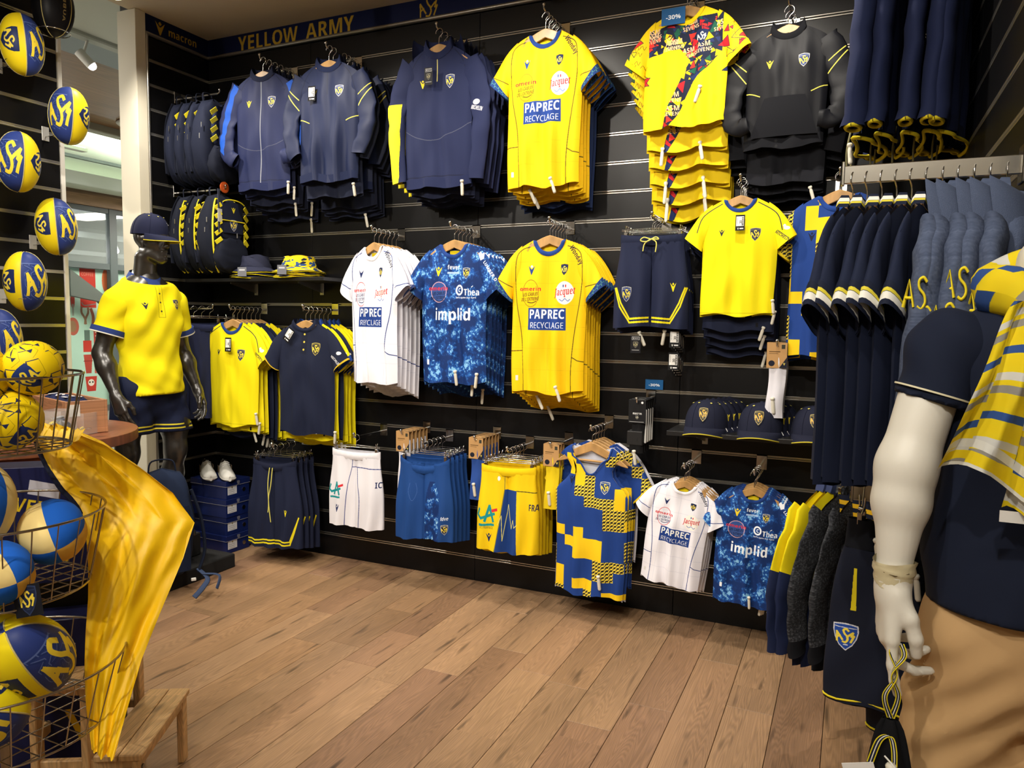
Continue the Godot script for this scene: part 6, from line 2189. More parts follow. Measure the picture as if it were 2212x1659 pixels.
# shiny yellow poncho spread over the table edge, with one wide sleeve
func poncho() -> void:
	var pl := std("fbcb08", 0.5, 0.0, {"cull_mode": 2, "backlight_enabled": true, "backlight": Color("3a2c00"), "subsurf_scatter_enabled": false})
	var o := thing("rain_poncho", "shiny yellow plastic rain poncho hanging beside the baskets", "poncho", Vector3(2.181, 0, 2.498))
	# rows from the shoulder down: inner edge and outer edge in world terms
	var inner := [Vector3(1.828, 1.219, 2.484), Vector3(1.901, 1.205, 2.498), Vector3(1.96, 1.146, 2.513), Vector3(2.034, 1.072, 2.513), Vector3(2.122, 1.013, 2.521), Vector3(2.181, 0.94, 2.543), Vector3(2.203, 0.815, 2.557), Vector3(2.225, 0.675, 2.587), Vector3(2.254, 0.543, 2.609), Vector3(2.298, 0.411, 2.631)]
	var outer := [Vector3(2.078, 1.23, 2.513), Vector3(2.144, 1.183, 2.447), Vector3(2.203, 1.116, 2.388), Vector3(2.269, 1.035, 2.329), Vector3(2.32, 0.944, 2.3), Vector3(2.328, 0.852, 2.351), Vector3(2.32, 0.719, 2.425), Vector3(2.328, 0.609, 2.498), Vector3(2.357, 0.499, 2.572), Vector3(2.39, 0.414, 2.638)]
	var out_dir := Vector3(0.55, 0, 0.6).normalized()
	var f := func(u: float, v: float, back: float) -> Vector3:
		var k := v * 9.0
		var i := mini(int(k), 8)
		var t := k - i
		var a: Vector3 = inner[i].cubic_interpolate(inner[i + 1], inner[maxi(i - 1, 0)], inner[mini(i + 2, 9)], t)
		var b: Vector3 = outer[i].lerp(outer[i + 1], t)
		var p := a.lerp(b, u)
		var fold := 0.012 * sin(u * 9.0 + v * 4.0) * sin(PI * u) + 0.005 * sin(u * 17.0 - v * 13.0) + 0.005 * sin(u * 31.0 + v * 23.0) * smoothstep(0.0, 0.4, v) + 0.004 * absf(sin(u * 12.0 + v * 40.0))
		return p + out_dir * (fold * (1.0 - 0.5 * back) - 0.05 * back * sin(PI * u)) - Vector3(2.181, 0, 2.498) + Vector3(0, 0.012 * sin(u * 22.0) * (1.0 - v), 0)
	var m := MB.new()
	m.grid(steps(36), steps(54), func(u, v): return f.call(u, v, 0.0))
	sheet("front_sheet", m, pl, o)
	m = MB.new()
	m.grid(steps(24), steps(36), func(u, v): return f.call(u, v, 1.0))
	sheet("rear_sheet", m, pl, o)
	m = MB.new()
	var hem := []
	for u in steps(26):
		hem.append(f.call(0.0, 0.05 + u * 0.5, 0.0))
	m.tube(hem, 0.009, 6, true, 0.5)
	part("dark_binding", m, cloth("1c2238"), o)
	m = MB.new()  # gathered neck
	m.grid(steps(40), steps(6), func(u, v):
		var a: float = lerpf(-0.4, PI + 0.5, u)
		return Vector3(-0.27 + 0.22 * u, 1.235 - 0.03 * v + 0.004 * sin(u * 90.0), 0.02 + 0.04 * sin(a) + 0.02 * v))
	sheet("gathered_neck", m, pl, o)

# navy paper bags standing between the table and the baskets
func paper_bags() -> void:
	var p := Pix.new(0.4, 0.5, Color("1c1f45"), 800.0, -0.2, 0.5)
	p.text("AUVERGNE", Vector2(0.0, 0.33), 0.34, 0.06, Color("d2b523"), "bold", -0.25)
	p.poly([Vector2(-0.02, 0.45), Vector2(0.09, 0.42), Vector2(0.08, 0.36), Vector2(-0.03, 0.39)], Color("b9b9c4"))
	p.poly([Vector2(0.04, 0.2), Vector2(0.1, 0.08), Vector2(0.16, 0.2), Vector2(0.135, 0.2), Vector2(0.1, 0.13), Vector2(0.065, 0.2)], Color("d2a91a"))
	var pm := printed(p, 0.4)
	for k in 2:
		var o := thing("paper_bag", ["navy bag with yellow lettering behind the middle basket", "navy bag with yellow lettering behind the lowest basket"][k], "bag", [Vector3(1.83, 0.73, 2.45), Vector3(1.9, 0.16, 2.47)][k], 0.75)
		part("bag_body", MB_box(Vector3(-0.15, 0, -0.12), Vector3(0.15, 0.36 if k == 0 else 0.47, 0.0), 0.004), std("1c1f45", 0.4), o)
		var m := MB.new()
		var hh := 0.36 if k == 0 else 0.47
		m.grid(steps(6, -1, 1), steps(6), func(u, v): return Vector3(u * 0.15, hh - v * hh, 0.002 + 0.004 * sin(u * 5.0 + v * 4.0) ** 2), func(u, v, _p): return Vector2(0.5 + u * 0.5, v))
		sheet("printed_face", m, pm, o)
	var cr := thing("bag_crate", "dark crate under the upper navy bag", "crate", Vector3(1.82, 0, 2.33), 0.75)
	part("crate_body", MB_box(Vector3(-0.12, 0, -0.12), Vector3(0.12, 0.728, 0.0), 0.004), std("191713", 0.7), cr)

func plinth_goods() -> void:
	var o := thing("display_plinth", "low black carpeted plinth at the foot of the pillar", "plinth", Vector3(0.32, 0, 0.78), 0.0)
	part("slab", MB_box(Vector3(-0.29, 0, -0.33), Vector3(0.3, 0.085, 0.38), 0.006), std("0e0e10", 0.95), o)
	o = thing("mannequin_block", "black block under the dark mannequin", "plinth", Vector3(0.3, 0.086, 0.78), 0.0)
	part("block", MB_box(Vector3(-0.18, 0, -0.22), Vector3(0.15, 0.14, 0.28), 0.006), std("0c0c0e", 0.9), o)
	# navy rucksack leaning on the plinth
	o = thing("travel_rucksack", "navy travel rucksack standing on the black plinth", "rucksack", Vector3(0.63, 0.088, 0.98), 0.95)
	var nv := cloth("1d2840", 0.15)
	var m := MB.new()
	var form := func(a: float, v: float, g: float) -> Vector3:
		var q := pow(sin(clampf(v, 0.0, 1.0) * PI), 0.28)
		return Vector3(signf(cos(a)) * pow(absf(cos(a)), 0.5) * 0.155 * q, 0.62 * (1.0 - v), signf(sin(a)) * pow(absf(sin(a)), 0.5) * 0.1 * q * (0.8 + 0.3 * v) - 0.06 * (1.0 - v) + g)
	m.grid(steps(32).slice(0, 32), steps(20), func(u, v): return form.call(u * TAU, v, 0.0) + Vector3(0.004 * sin(v * 17.0), 0, 0.004 * sin(u * 30.0 + v * 12.0)), null, true)
	sheet("main_body", m, nv, o)
	m = MB.new()
	m.grid(steps(12, -1, 1), steps(10), func(u, v): return Vector3(u * 0.125, 0.42 - v * 0.36, 0.1 - 0.03 * pow(absf(u), 4.0) + 0.02 * v + 0.01 * sin(v * PI) - 0.012))
	sheet("front_pocket", m, cloth("19233a", 0.15), o)
	m = MB.new()
	m.tube(path3([Vector3(-0.07, 0.6, -0.05), Vector3(-0.05, 0.66, -0.06), Vector3(0.05, 0.66, -0.06), Vector3(0.07, 0.6, -0.05)], 5), 0.009, 8, true, 0.5)
	part("carry_handle", m, cloth("141c2e"), o)
	part("side_buckle", MB_box(Vector3(-0.16, 0.53, -0.02), Vector3(-0.09, 0.545, 0.08), 0.003), cloth("131a2c"), o)
	part("side_buckle", MB_box(Vector3(-0.165, 0.5, -0.02), Vector3(-0.085, 0.51, 0.085), 0.003), cloth("131a2c"), o)
	part("mesh_patch", MB_box(Vector3(-0.03, 0.34, 0.085), Vector3(0.075, 0.44, 0.1), 0.003), cloth("2a3550"), o)
	part("yellow_tab", MB_box(Vector3(-0.05, 0.35, 0.085), Vector3(-0.045, 0.43, 0.101)), std("d6c933", 0.7), o)
	m = MB.new()
	m.tube(path3([Vector3(0.14, 0.5, 0.02), Vector3(0.185, 0.34, 0.04), Vector3(0.2, 0.16, 0.06), Vector3(0.16, 0.04, 0.08)], 5), 0.022, 10, true, 0.4)
	part("shoulder_strap", m, cloth("141c2e"), o)
	m = MB.new()
	m.tube(path3([Vector3(0.16, 0.06, 0.08), Vector3(0.2, 0.02, 0.15), Vector3(0.17, -0.01, 0.2), Vector3(0.12, -0.05, 0.23)], 5), 0.014, 8, true, 0.3)
	m.tube(path3([Vector3(0.18, 0.04, 0.12), Vector3(0.26, 0.03, 0.16), Vector3(0.24, -0.03, 0.2)], 5), 0.012, 8, true, 0.3)
	part("loose_webbing", m, cloth("3a4866"), o)
	part("white_tab", MB_box(Vector3(0.115, 0.02, 0.15), Vector3(0.14, 0.035, 0.165), 0.002), std("d8d8d4", 0.5), o)

# smooth bodies: tapered bones blended together, meshed as surface nets
class Flesh:
	var bones := []
	var cuts := []     # [point, normal]: everything in front of the plane is cut away
	var holes := []    # [centre, radius, blend]
	var rough = null
	func bone(a: Vector3, b: Vector3, ra: float, rb: float, k := 0.03, fz := 1.0, fx := 1.0) -> void:
		var s := Vector3(fx, 1.0, fz)
		var d := (b - a) * s
		bones.append([a, d, maxf(d.length_squared(), 1e-9), ra, rb - ra, k, s, minf(1.0, 1.0 / maxf(fx, fz))])
	func chain(pts: Array, rs: Array, k := 0.03) -> void:
		for i in pts.size() - 1:
			bone(pts[i], pts[i + 1], rs[i], rs[i + 1], k)
	func at(p: Vector3) -> float:
		var d := 1e3
		for b in bones:
			var q: Vector3 = (p - b[0]) * b[6]
			var t := clampf(q.dot(b[1]) / b[2], 0.0, 1.0)
			var e: float = ((q - b[1] * t).length() - b[3] - b[4] * t) * b[7]
			var k: float = b[5]
			var h := k - absf(d - e)
			d = minf(d, e)
			if h > 0.0:
				d -= h * h / (4.0 * k)
		for c in holes:
			var e: float = c[1] - (p - c[0]).length()
			var h: float = c[2] - absf(d - e)
			d = maxf(d, e)
			if h > 0.0:
				d += h * h / (4.0 * c[2])
		if rough != null:
			d += rough.call(p)
		for c in cuts:
			d = maxf(d, (p - c[0]).dot(c[1]))
		return d
	func mesh_into(m: MB, lo: Vector3, hi: Vector3, h: float, uv = null) -> void:
		var n := Vector3i(((hi - lo) / h).ceil()) + Vector3i.ONE
		var nb := (n + Vector3i(7, 7, 7)) / 8
		var vals := PackedFloat32Array()
		vals.resize((nb.x * 8 + 1) * (nb.y * 8 + 1) * (nb.z * 8 + 1))
		vals.fill(1e9)
		var sx := nb.x * 8 + 1
		var sxy := sx * (nb.y * 8 + 1)
		var active := []
		for bz in nb.z:
			for by in nb.y:
				for bx in nb.x:
					var c := lo + (Vector3(bx, by, bz) * 8.0 + Vector3(4, 4, 4)) * h
					if absf(at(c)) < h * 8.0:
						active.append(Vector3i(bx, by, bz))
		for b in active:
			for z in range(b.z * 8, b.z * 8 + 9):
				for y in range(b.y * 8, b.y * 8 + 9):
					for x in range(b.x * 8, b.x * 8 + 9):
						var i: int = x + y * sx + z * sxy
						if vals[i] > 1e8:
							vals[i] = at(lo + Vector3(x, y, z) * h)
		var ids := {}
		var off := [0, 1, sx, sx + 1, sxy, sxy + 1, sxy + sx, sxy + sx + 1]
		for b in active:
			for z in range(b.z * 8, b.z * 8 + 8):
				for y in range(b.y * 8, b.y * 8 + 8):
					for x in range(b.x * 8, b.x * 8 + 8):
						var i: int = x + y * sx + z * sxy
						var inside := 0
						for o in off:
							if vals[i + o] < 0.0:
								inside += 1
						if inside == 0 or inside == 8:
							continue
						var s := Vector3.ZERO
						var cnt := 0
						for e in 12:
							var ax := e >> 2
							var j := e & 3
							var b1 := (ax + 1) % 3
							var b2 := (ax + 2) % 3
							var p0 := Vector3.ZERO
							p0[b1] = j & 1
							p0[b2] = j >> 1
							var p1 := p0
							p1[ax] = 1.0
							var v0 := vals[i + int(p0.x) + int(p0.y) * sx + int(p0.z) * sxy]
							var v1 := vals[i + int(p1.x) + int(p1.y) * sx + int(p1.z) * sxy]
							if (v0 < 0.0) != (v1 < 0.0):
								s += p0.lerp(p1, v0 / (v0 - v1))
								cnt += 1
						var p := lo + (Vector3(x, y, z) + s / cnt) * h
						ids[i] = m.add(p, uv.call(p) if uv != null else Vector2.ZERO)
		var st := [1, sx, sxy]
		for b in active:
			for z in range(b.z * 8, b.z * 8 + 8):
				for y in range(b.y * 8, b.y * 8 + 8):
					for x in range(b.x * 8, b.x * 8 + 8):
						var i: int = x + y * sx + z * sxy
						for ax in 3:
							var neg := vals[i] < 0.0
							if neg == (vals[i + st[ax]] < 0.0):
								continue
							var u: int = st[(ax + 1) % 3]
							var w: int = st[(ax + 2) % 3]
							if ids.has(i) and ids.has(i - u) and ids.has(i - w) and ids.has(i - u - w):
								if neg:
									m.quad(ids[i], ids[i - w], ids[i - u - w], ids[i - u])
								else:
									m.quad(ids[i], ids[i - u], ids[i - u - w], ids[i - w])

# head, facing +z; c is the middle of the skull
func head_bones(f: Flesh, c: Vector3) -> void:
	f.bone(c + Vector3(0, 0.03, -0.018), c + Vector3(0, 0.035, 0.012), 0.079, 0.076, 0.02, 1.0, 1.08)
	f.bone(c + Vector3(0, -0.045, 0.02), c + Vector3(0, 0.0, 0.03), 0.056, 0.066, 0.03)
	f.bone(c + Vector3(0, -0.098, 0.058), c + Vector3(0, -0.06, 0.04), 0.027, 0.046, 0.03)
	for s in [-1.0, 1.0]:
		f.bone(c + Vector3(s * 0.045, -0.075, 0.005), c + Vector3(s * 0.02, -0.1, 0.055), 0.02, 0.02, 0.03)   # jaw
		f.bone(c + Vector3(s * 0.042, -0.018, 0.06), c + Vector3(s * 0.05, -0.012, 0.035), 0.018, 0.016, 0.03)  # cheekbone
		f.bone(c + Vector3(s * 0.012, 0.026, 0.083), c + Vector3(s * 0.048, 0.026, 0.064), 0.012, 0.009, 0.015) # brow
		f.bone(c + Vector3(s * 0.031, 0.004, 0.07), c + Vector3(s * 0.034, 0.004, 0.07), 0.0125, 0.0125, 0.006)  # eye
		f.bone(c + Vector3(s * 0.077, 0.012, -0.012), c + Vector3(s * 0.073, -0.034, -0.004), 0.016, 0.009, 0.008, 1.0, 2.2) # ear
		f.holes.append([c + Vector3(s * 0.088, -0.004, -0.003), 0.009, 0.006])
		f.bone(c + Vector3(s * 0.011, -0.034, 0.09), c + Vector3(s * 0.012, -0.034, 0.088), 0.0095, 0.0085, 0.008) # nostril
	f.bone(c + Vector3(0, 0.016, 0.086), c + Vector3(0, -0.028, 0.105), 0.0095, 0.0125, 0.012)   # nose
	f.bone(c + Vector3(-0.018, -0.062, 0.083), c + Vector3(0, -0.06, 0.092), 0.0065, 0.009, 0.007)
	f.bone(c + Vector3(0, -0.06, 0.092), c + Vector3(0.018, -0.062, 0.083), 0.009, 0.0065, 0.007)
	f.bone(c + Vector3(-0.015, -0.075, 0.082), c + Vector3(0, -0.0755, 0.089), 0.0065, 0.0095, 0.006)
	f.bone(c + Vector3(0, -0.0755, 0.089), c + Vector3(0.015, -0.075, 0.082), 0.0095, 0.0065, 0.006)
	f.bone(c + Vector3(-0.008, -0.1, 0.077), c + Vector3(0.008, -0.1, 0.077), 0.014, 0.014, 0.015)   # chin

# a hand: w the wrist, basis x towards the thumb, y down the fingers, z the back of the hand; curl per finger
func hand_bones(f: Flesh, w: Vector3, b: Basis, curls: Array, thumb: Array, sc := 1.0) -> Array:
	var tips := []
	f.bone(w, w + b * Vector3(0, 0.03, 0) * sc, 0.026 * sc, 0.026 * sc, 0.02)
	var base := [Vector3(0.03, 0.095, 0.0), Vector3(0.01, 0.1, 0.003), Vector3(-0.01, 0.096, 0.002), Vector3(-0.028, 0.086, -0.001)]
	for i in 4:
		f.bone(w + b * Vector3(base[i].x * 0.6, 0.02, 0) * sc, w + b * base[i] * sc, 0.017 * sc, 0.0125 * sc, 0.016)
	var len := [0.043, 0.047, 0.043, 0.034]
	for i in 4:
		var p: Vector3 = w + b * (base[i] * sc)
		var ang := 0.0
		var r := 0.0098 * sc * (0.88 if i == 3 else 1.0)
		for j in 3:
			ang += curls[i] * [0.8, 1.1, 0.8][j]
			var q: Vector3 = p + b * (Vector3(base[i].x * 0.5 * (1.0 if j == 0 else 0.3), cos(ang), -sin(ang)) * (len[i] * [1.0, 0.65, 0.52][j] * sc))
			f.bone(p, q, r, r * 0.92, 0.005)
			p = q
			r *= 0.92
		tips.append(p)
	var t0: Vector3 = w + b * (Vector3(0.018, 0.028, -0.006) * sc)
	var t1: Vector3 = w + b * (thumb[0] * sc)
	var t2: Vector3 = w + b * (thumb[1] * sc)
	var t3: Vector3 = w + b * (thumb[2] * sc)
	f.bone(t0, t1, 0.018 * sc, 0.014 * sc, 0.014)
	f.bone(t1, t2, 0.0125 * sc, 0.0115 * sc, 0.006)
	f.bone(t2, t3, 0.0115 * sc, 0.0095 * sc, 0.006)
	tips.append(t3)
	return tips

func dark_mannequin() -> void:
	# local frame: faces +z, its own left is +x, feet at 0
	var o := thing("mannequin", "glossy dark mannequin in yellow polo, navy shorts and cap beside the pillar", "mannequin", Vector3(0.36, 0.226, 0.83), PI / 2 - 0.1)
	var skin := std("262320", 0.3, 0.0, {"metallic_specular": 0.6, "clearcoat_enabled": true, "clearcoat": 0.3, "clearcoat_roughness": 0.35})
	var m := MB.new()
	var f := Flesh.new()
	# head and neck on a fine grid
	var hc := Vector3(0, 1.755, 0.035)
	head_bones(f, hc)
	f.bone(Vector3(0, 1.5, -0.02), Vector3(0, 1.66, 0.0), 0.066, 0.056, 0.03)
	f.bone(Vector3(-0.06, 1.53, -0.01), Vector3(-0.045, 1.66, -0.0), 0.02, 0.03, 0.03)
	f.bone(Vector3(0.06, 1.53, -0.01), Vector3(0.045, 1.66, -0.0), 0.02, 0.03, 0.03)
	f.mesh_into(m, Vector3(-0.11, 1.5, -0.11), Vector3(0.11, 1.88, 0.17), 0.0042)
	m.shift(Transform3D(Basis(Vector3.UP, 0.36), Vector3.ZERO))
	# body, arms, legs
	f = Flesh.new()
	f.bone(Vector3(0, 1.42, -0.01), Vector3(0, 1.22, 0.0), 0.15, 0.135, 0.08, 1.5)
	f.bone(Vector3(0, 1.22, 0.0), Vector3(0, 0.95, 0.0), 0.135, 0.14, 0.08, 1.4)
	f.bone(Vector3(0, 1.5, -0.02), Vector3(0, 1.56, -0.02), 0.07, 0.064, 0.05)
	var arms := {}
	for s in [-1.0, 1.0]:
		f.bone(Vector3(s * 0.07, 1.46, -0.01), Vector3(s * 0.165, 1.42, -0.01), 0.06, 0.06, 0.06)
		var sh := Vector3(s * 0.18, 1.4, -0.01)
		var el := Vector3(s * 0.25, 1.12, -0.045)
		var wr := Vector3(s * 0.25, 0.89, 0.08) if s < 0 else Vector3(s * 0.275, 0.89, 0.06)
		f.bone(sh, sh.lerp(el, 0.45) + Vector3(0, 0, 0.008), 0.06, 0.057, 0.03)
		f.bone(sh.lerp(el, 0.4), el, 0.056, 0.044, 0.03)
		f.bone(el, el.lerp(wr, 0.3) + Vector3(0, 0, 0.004), 0.045, 0.05, 0.03)
		f.bone(el.lerp(wr, 0.3), wr, 0.05, 0.028, 0.03)
		arms[s] = [el, wr]
		var kn := Vector3(s * 0.125, 0.545, 0.05 if s > 0 else -0.03)
		var an := Vector3(s * 0.135, 0.1, -0.02 if s > 0 else -0.1)
		f.bone(Vector3(s * 0.095, 0.92, 0.0), kn + Vector3(0, 0.16, -0.01), 0.1, 0.084, 0.05)
		f.bone(kn + Vector3(0, 0.16, -0.01), kn, 0.08, 0.06, 0.04)
		f.bone(kn + Vector3(0, 0.01, 0.02), kn + Vector3(0, -0.03, 0.018), 0.042, 0.038, 0.02)
		f.bone(kn, kn.lerp(an, 0.35) + Vector3(0, 0, -0.02), 0.055, 0.061, 0.04)
		f.bone(kn.lerp(an, 0.35) + Vector3(0, 0, -0.015), an, 0.058, 0.036, 0.04)
		f.bone(an, an + Vector3(s * 0.02, -0.06, 0.12), 0.034, 0.03, 0.03)
		f.bone(an + Vector3(0, -0.06, -0.01), an + Vector3(s * 0.02, -0.065, 0.16), 0.034, 0.026, 0.03)
	f.mesh_into(m, Vector3(-0.42, 0.0, -0.22), Vector3(0.42, 1.58, 0.25), 0.0115)
	for s in [-1.0, 1.0]:
		f = Flesh.new()
		var el: Vector3 = arms[s][0]
		var wr: Vector3 = arms[s][1]
		var down: Vector3 = ((wr - el).normalized() + Vector3(0, -0.5, 0.12)).normalized()
		var back := Vector3(s, 0, 0.25)
		back = (back - down * back.dot(down)).normalized()
		var b := Basis(down.cross(back) * (-1.0 if s < 0 else 1.0), down, back)
		if b.x.z < 0:
			b.x = -b.x
		f.bone(wr - (wr - el).normalized() * 0.03, wr, 0.03, 0.027, 0.02)
		hand_bones(f, wr, b, [0.28, 0.4, 0.5, 0.55], [Vector3(0.042, 0.06, -0.02), Vector3(0.046, 0.09, -0.034), Vector3(0.04, 0.115, -0.042)], 1.05)
		f.mesh_into(m, wr + Vector3(-0.1, -0.24, -0.1), wr + Vector3(0.1, 0.05, 0.16), 0.0042)
	sheet("body", m, skin, o)
	for s in [-1.0, 1.0]:
		m = MB.new()
		var q: Vector3 = arms[s][1] + (arms[s][0] - arms[s][1]).normalized() * 0.02
		var dn: Vector3 = (arms[s][1] - arms[s][0]).normalized()
		m.tube([q - dn * 0.001, q + dn * 0.001], 0.031, 20)
		part("wrist_joint", m, std("0c0b0a", 0.5), o)
	# polo: the same body a little larger, cut at hem, cuffs and neckline
	f = Flesh.new()
	f.bone(Vector3(0, 1.42, 0.0), Vector3(0, 1.22, 0.01), 0.168, 0.152, 0.08, 1.45)
	f.bone(Vector3(0, 1.22, 0.01), Vector3(0, 0.92, 0.01), 0.152, 0.172, 0.08, 1.2)
	f.bone(Vector3(0, 0.95, 0.01), Vector3(0, 0.8, 0.012), 0.172, 0.182, 0.05, 1.08)
	f.bone(Vector3(0, 1.5, -0.02), Vector3(0, 1.56, -0.02), 0.082, 0.072, 0.06)
	for s in [-1.0, 1.0]:
		f.bone(Vector3(s * 0.04, 1.5, -0.02), Vector3(s * 0.15, 1.435, -0.01), 0.06, 0.055, 0.06)
		f.bone(Vector3(s * 0.07, 1.43, -0.005), Vector3(s * 0.165, 1.405, -0.01), 0.08, 0.074, 0.05)
		f.bone(Vector3(s * 0.07, 1.36, 0.06), Vector3(s * 0.1, 1.3, 0.07), 0.07, 0.06, 0.06)
	f.rough = func(p: Vector3) -> float:
		return 0.005 * sin(p.y * 30.0 + p.x * 24.0 + 2.0 * sin(p.z * 18.0)) * smoothstep(1.4, 1.1, p.y) + 0.0035 * sin(p.x * 48.0 - p.y * 31.0) + 0.004 * sin(p.y * 60.0 + p.x * 40.0) * smoothstep(1.05, 0.9, p.y)
	f.cuts = [[Vector3(0, 0.885, 0), Vector3(0.03, -1, 0).normalized()], [Vector3(0, 1.53, 0.0), Vector3(0, 1, 0.3).normalized()]]
	var pl := canvas("eadb10")
	pl.maker(Vector2(-0.095, -0.17), 0.04, Color("2b2d3c"))
	pl.crest(Vector2(0.1, -0.16), 0.06, Color("2e3347"), Color("9a9484"), Color("e6cf4a"))
	pl.line([Vector2(-0.018, -0.02), Vector2(-0.018, -0.235), Vector2(0.018, -0.235), Vector2(0.018, -0.02)], 0.003, Color("a89a10"))
	pl.line([Vector2(0, -0.02), Vector2(0, -0.22)], 0.003, Color("c2b212"))
	for k in 3:
		pl.oval(Vector2(0.0, -0.1 - 0.05 * k), 0.005, 0.005, Color("3a3a2a"))
	var pm := printed(pl)
	m = MB.new()
	f.mesh_into(m, Vector3(-0.36, 0.86, -0.22), Vector3(0.36, 1.58, 0.24), 0.0105, func(p): return Vector2((p.x + 0.36) / 0.72, (1.56 - p.y) / 0.84 + 0.02) if p.z > -0.02 else Vector2(0.03, 0.97))
	sheet("polo_body", m, pm, o)
	for s in [-1.0, 1.0]:
		f = Flesh.new()
		var sh := Vector3(s * 0.172, 1.4, -0.01)
		var el: Vector3 = arms[s][0]
		f.bone(Vector3(s * 0.12, 1.405, -0.005), sh, 0.074, 0.074, 0.04)
		f.bone(sh, sh.lerp(el, 0.85), 0.079, 0.079, 0.04)
		f.bone(sh.lerp(el, 0.6), sh.lerp(el, 1.0), 0.077, 0.083, 0.03)
		f.rough = func(p: Vector3) -> float: return 0.0035 * sin(p.y * 52.0 + p.x * 40.0 * s + p.z * 20.0)
		var e := sh.lerp(el, 0.6)
		f.cuts = [[e, (el - sh).normalized()]]
		m = MB.new()
		f.mesh_into(m, Vector3(minf(s * 0.08, s * 0.4), 1.1, -0.16), Vector3(maxf(s * 0.08, s * 0.4), 1.54, 0.14), 0.009)
		sheet("polo_sleeve", m, cloth("eadb10"), o)
		var dn := (el - sh).normalized()
		m = MB.new()
		m.tube([e - dn * 0.026, e + dn * 0.004], [0.0905, 0.0915], 28, true, 1.02)
		part("blue_cuff", m, cloth("2d3f7c"), o)
		m = MB.new()
		m.tube([e + dn * 0.003, e + dn * 0.009], 0.092, 28, true, 1.02)
		part("white_cuff_edge", m, cloth("e4e2d2"), o)
	m = MB.new()
	m.grid(steps(36).slice(0, 36), steps(3), func(u, v):
		var a: float = u * TAU
		var r := lerpf(0.104, 0.08, v)
		var z := -0.014 + sin(a) * r
		return Vector3(cos(a) * r, 1.518 - 0.3 * z + 0.05 * v - 0.012 * pow(maxf(0.0, sin(a)), 6.0), z), null, true)
	sheet("blue_collar", m, cloth("2d4180"), o)
	# shorts
	f = Flesh.new()
	f.bone(Vector3(0, 0.98, 0.0), Vector3(0, 0.88, 0.0), 0.15, 0.155, 0.05, 1.3)
	for s in [-1.0, 1.0]:
		f.bone(Vector3(s * 0.095, 0.92, 0.0), Vector3(s * 0.118, 0.6, 0.025 if s > 0 else -0.02), 0.115, 0.118, 0.04)
	f.rough = func(p: Vector3) -> float: return 0.005 * sin(p.x * 50.0 + p.y * 26.0 + 2.0 * sin(p.z * 20.0)) + 0.003 * sin(p.y * 55.0 - p.x * 30.0)
	f.cuts = [[Vector3(0, 0.655, 0), Vector3(0, -1, 0.0)], [Vector3(0, 0.99, 0), Vector3(0, 1, 0)]]
	var sp := Pix.new(0.05, 0.4, Color("181f38"), 1200.0, 0.0, 0.4)
	for k in 2:
		sp.rect(0, 0.03 + 0.022 * k, 0.05, 0.0085, Color("e0d23a"))
	m = MB.new()
	f.mesh_into(m, Vector3(-0.26, 0.63, -0.2), Vector3(0.26, 1.0, 0.2), 0.0105, func(p): return Vector2(0.5, (1.055 - p.y) / 0.4))
	sheet("shorts", m, printed(sp), o)
	# cap, worn by the mannequin but liftable
	var c := make_cap("1c2038", "d8c42a", false)
	c.name = "baseball_cap_worn"
	c = copy(c, o.transform * (Basis(Vector3.UP, 0.36) * (hc + Vector3(0, 0.034, -0.004))), PI / 2 + 0.26, "navy cap with yellow brim lining on the dark mannequin's head")
	c.name = numbered("baseball_cap")
	tag(c, "", "cap")
	c.rotation.x = 0.12
	c.scale = Vector3(1.1, 1.04, 1.08)
	var fl := MB.new()
	for k in 6:
		fl.box(Vector3(0.02 + 0.012 * (k % 3), 0.075 - 0.009 * (k / 3) - 0.004 * (k % 3), 0.075 - 0.004 * (k % 3)), Vector3(0.007, 0.006, 0.003), 0.001, Basis(Vector3.UP, 0.6))
	part("white_stitching", fl, std("d9dcd0", 0.7), c)

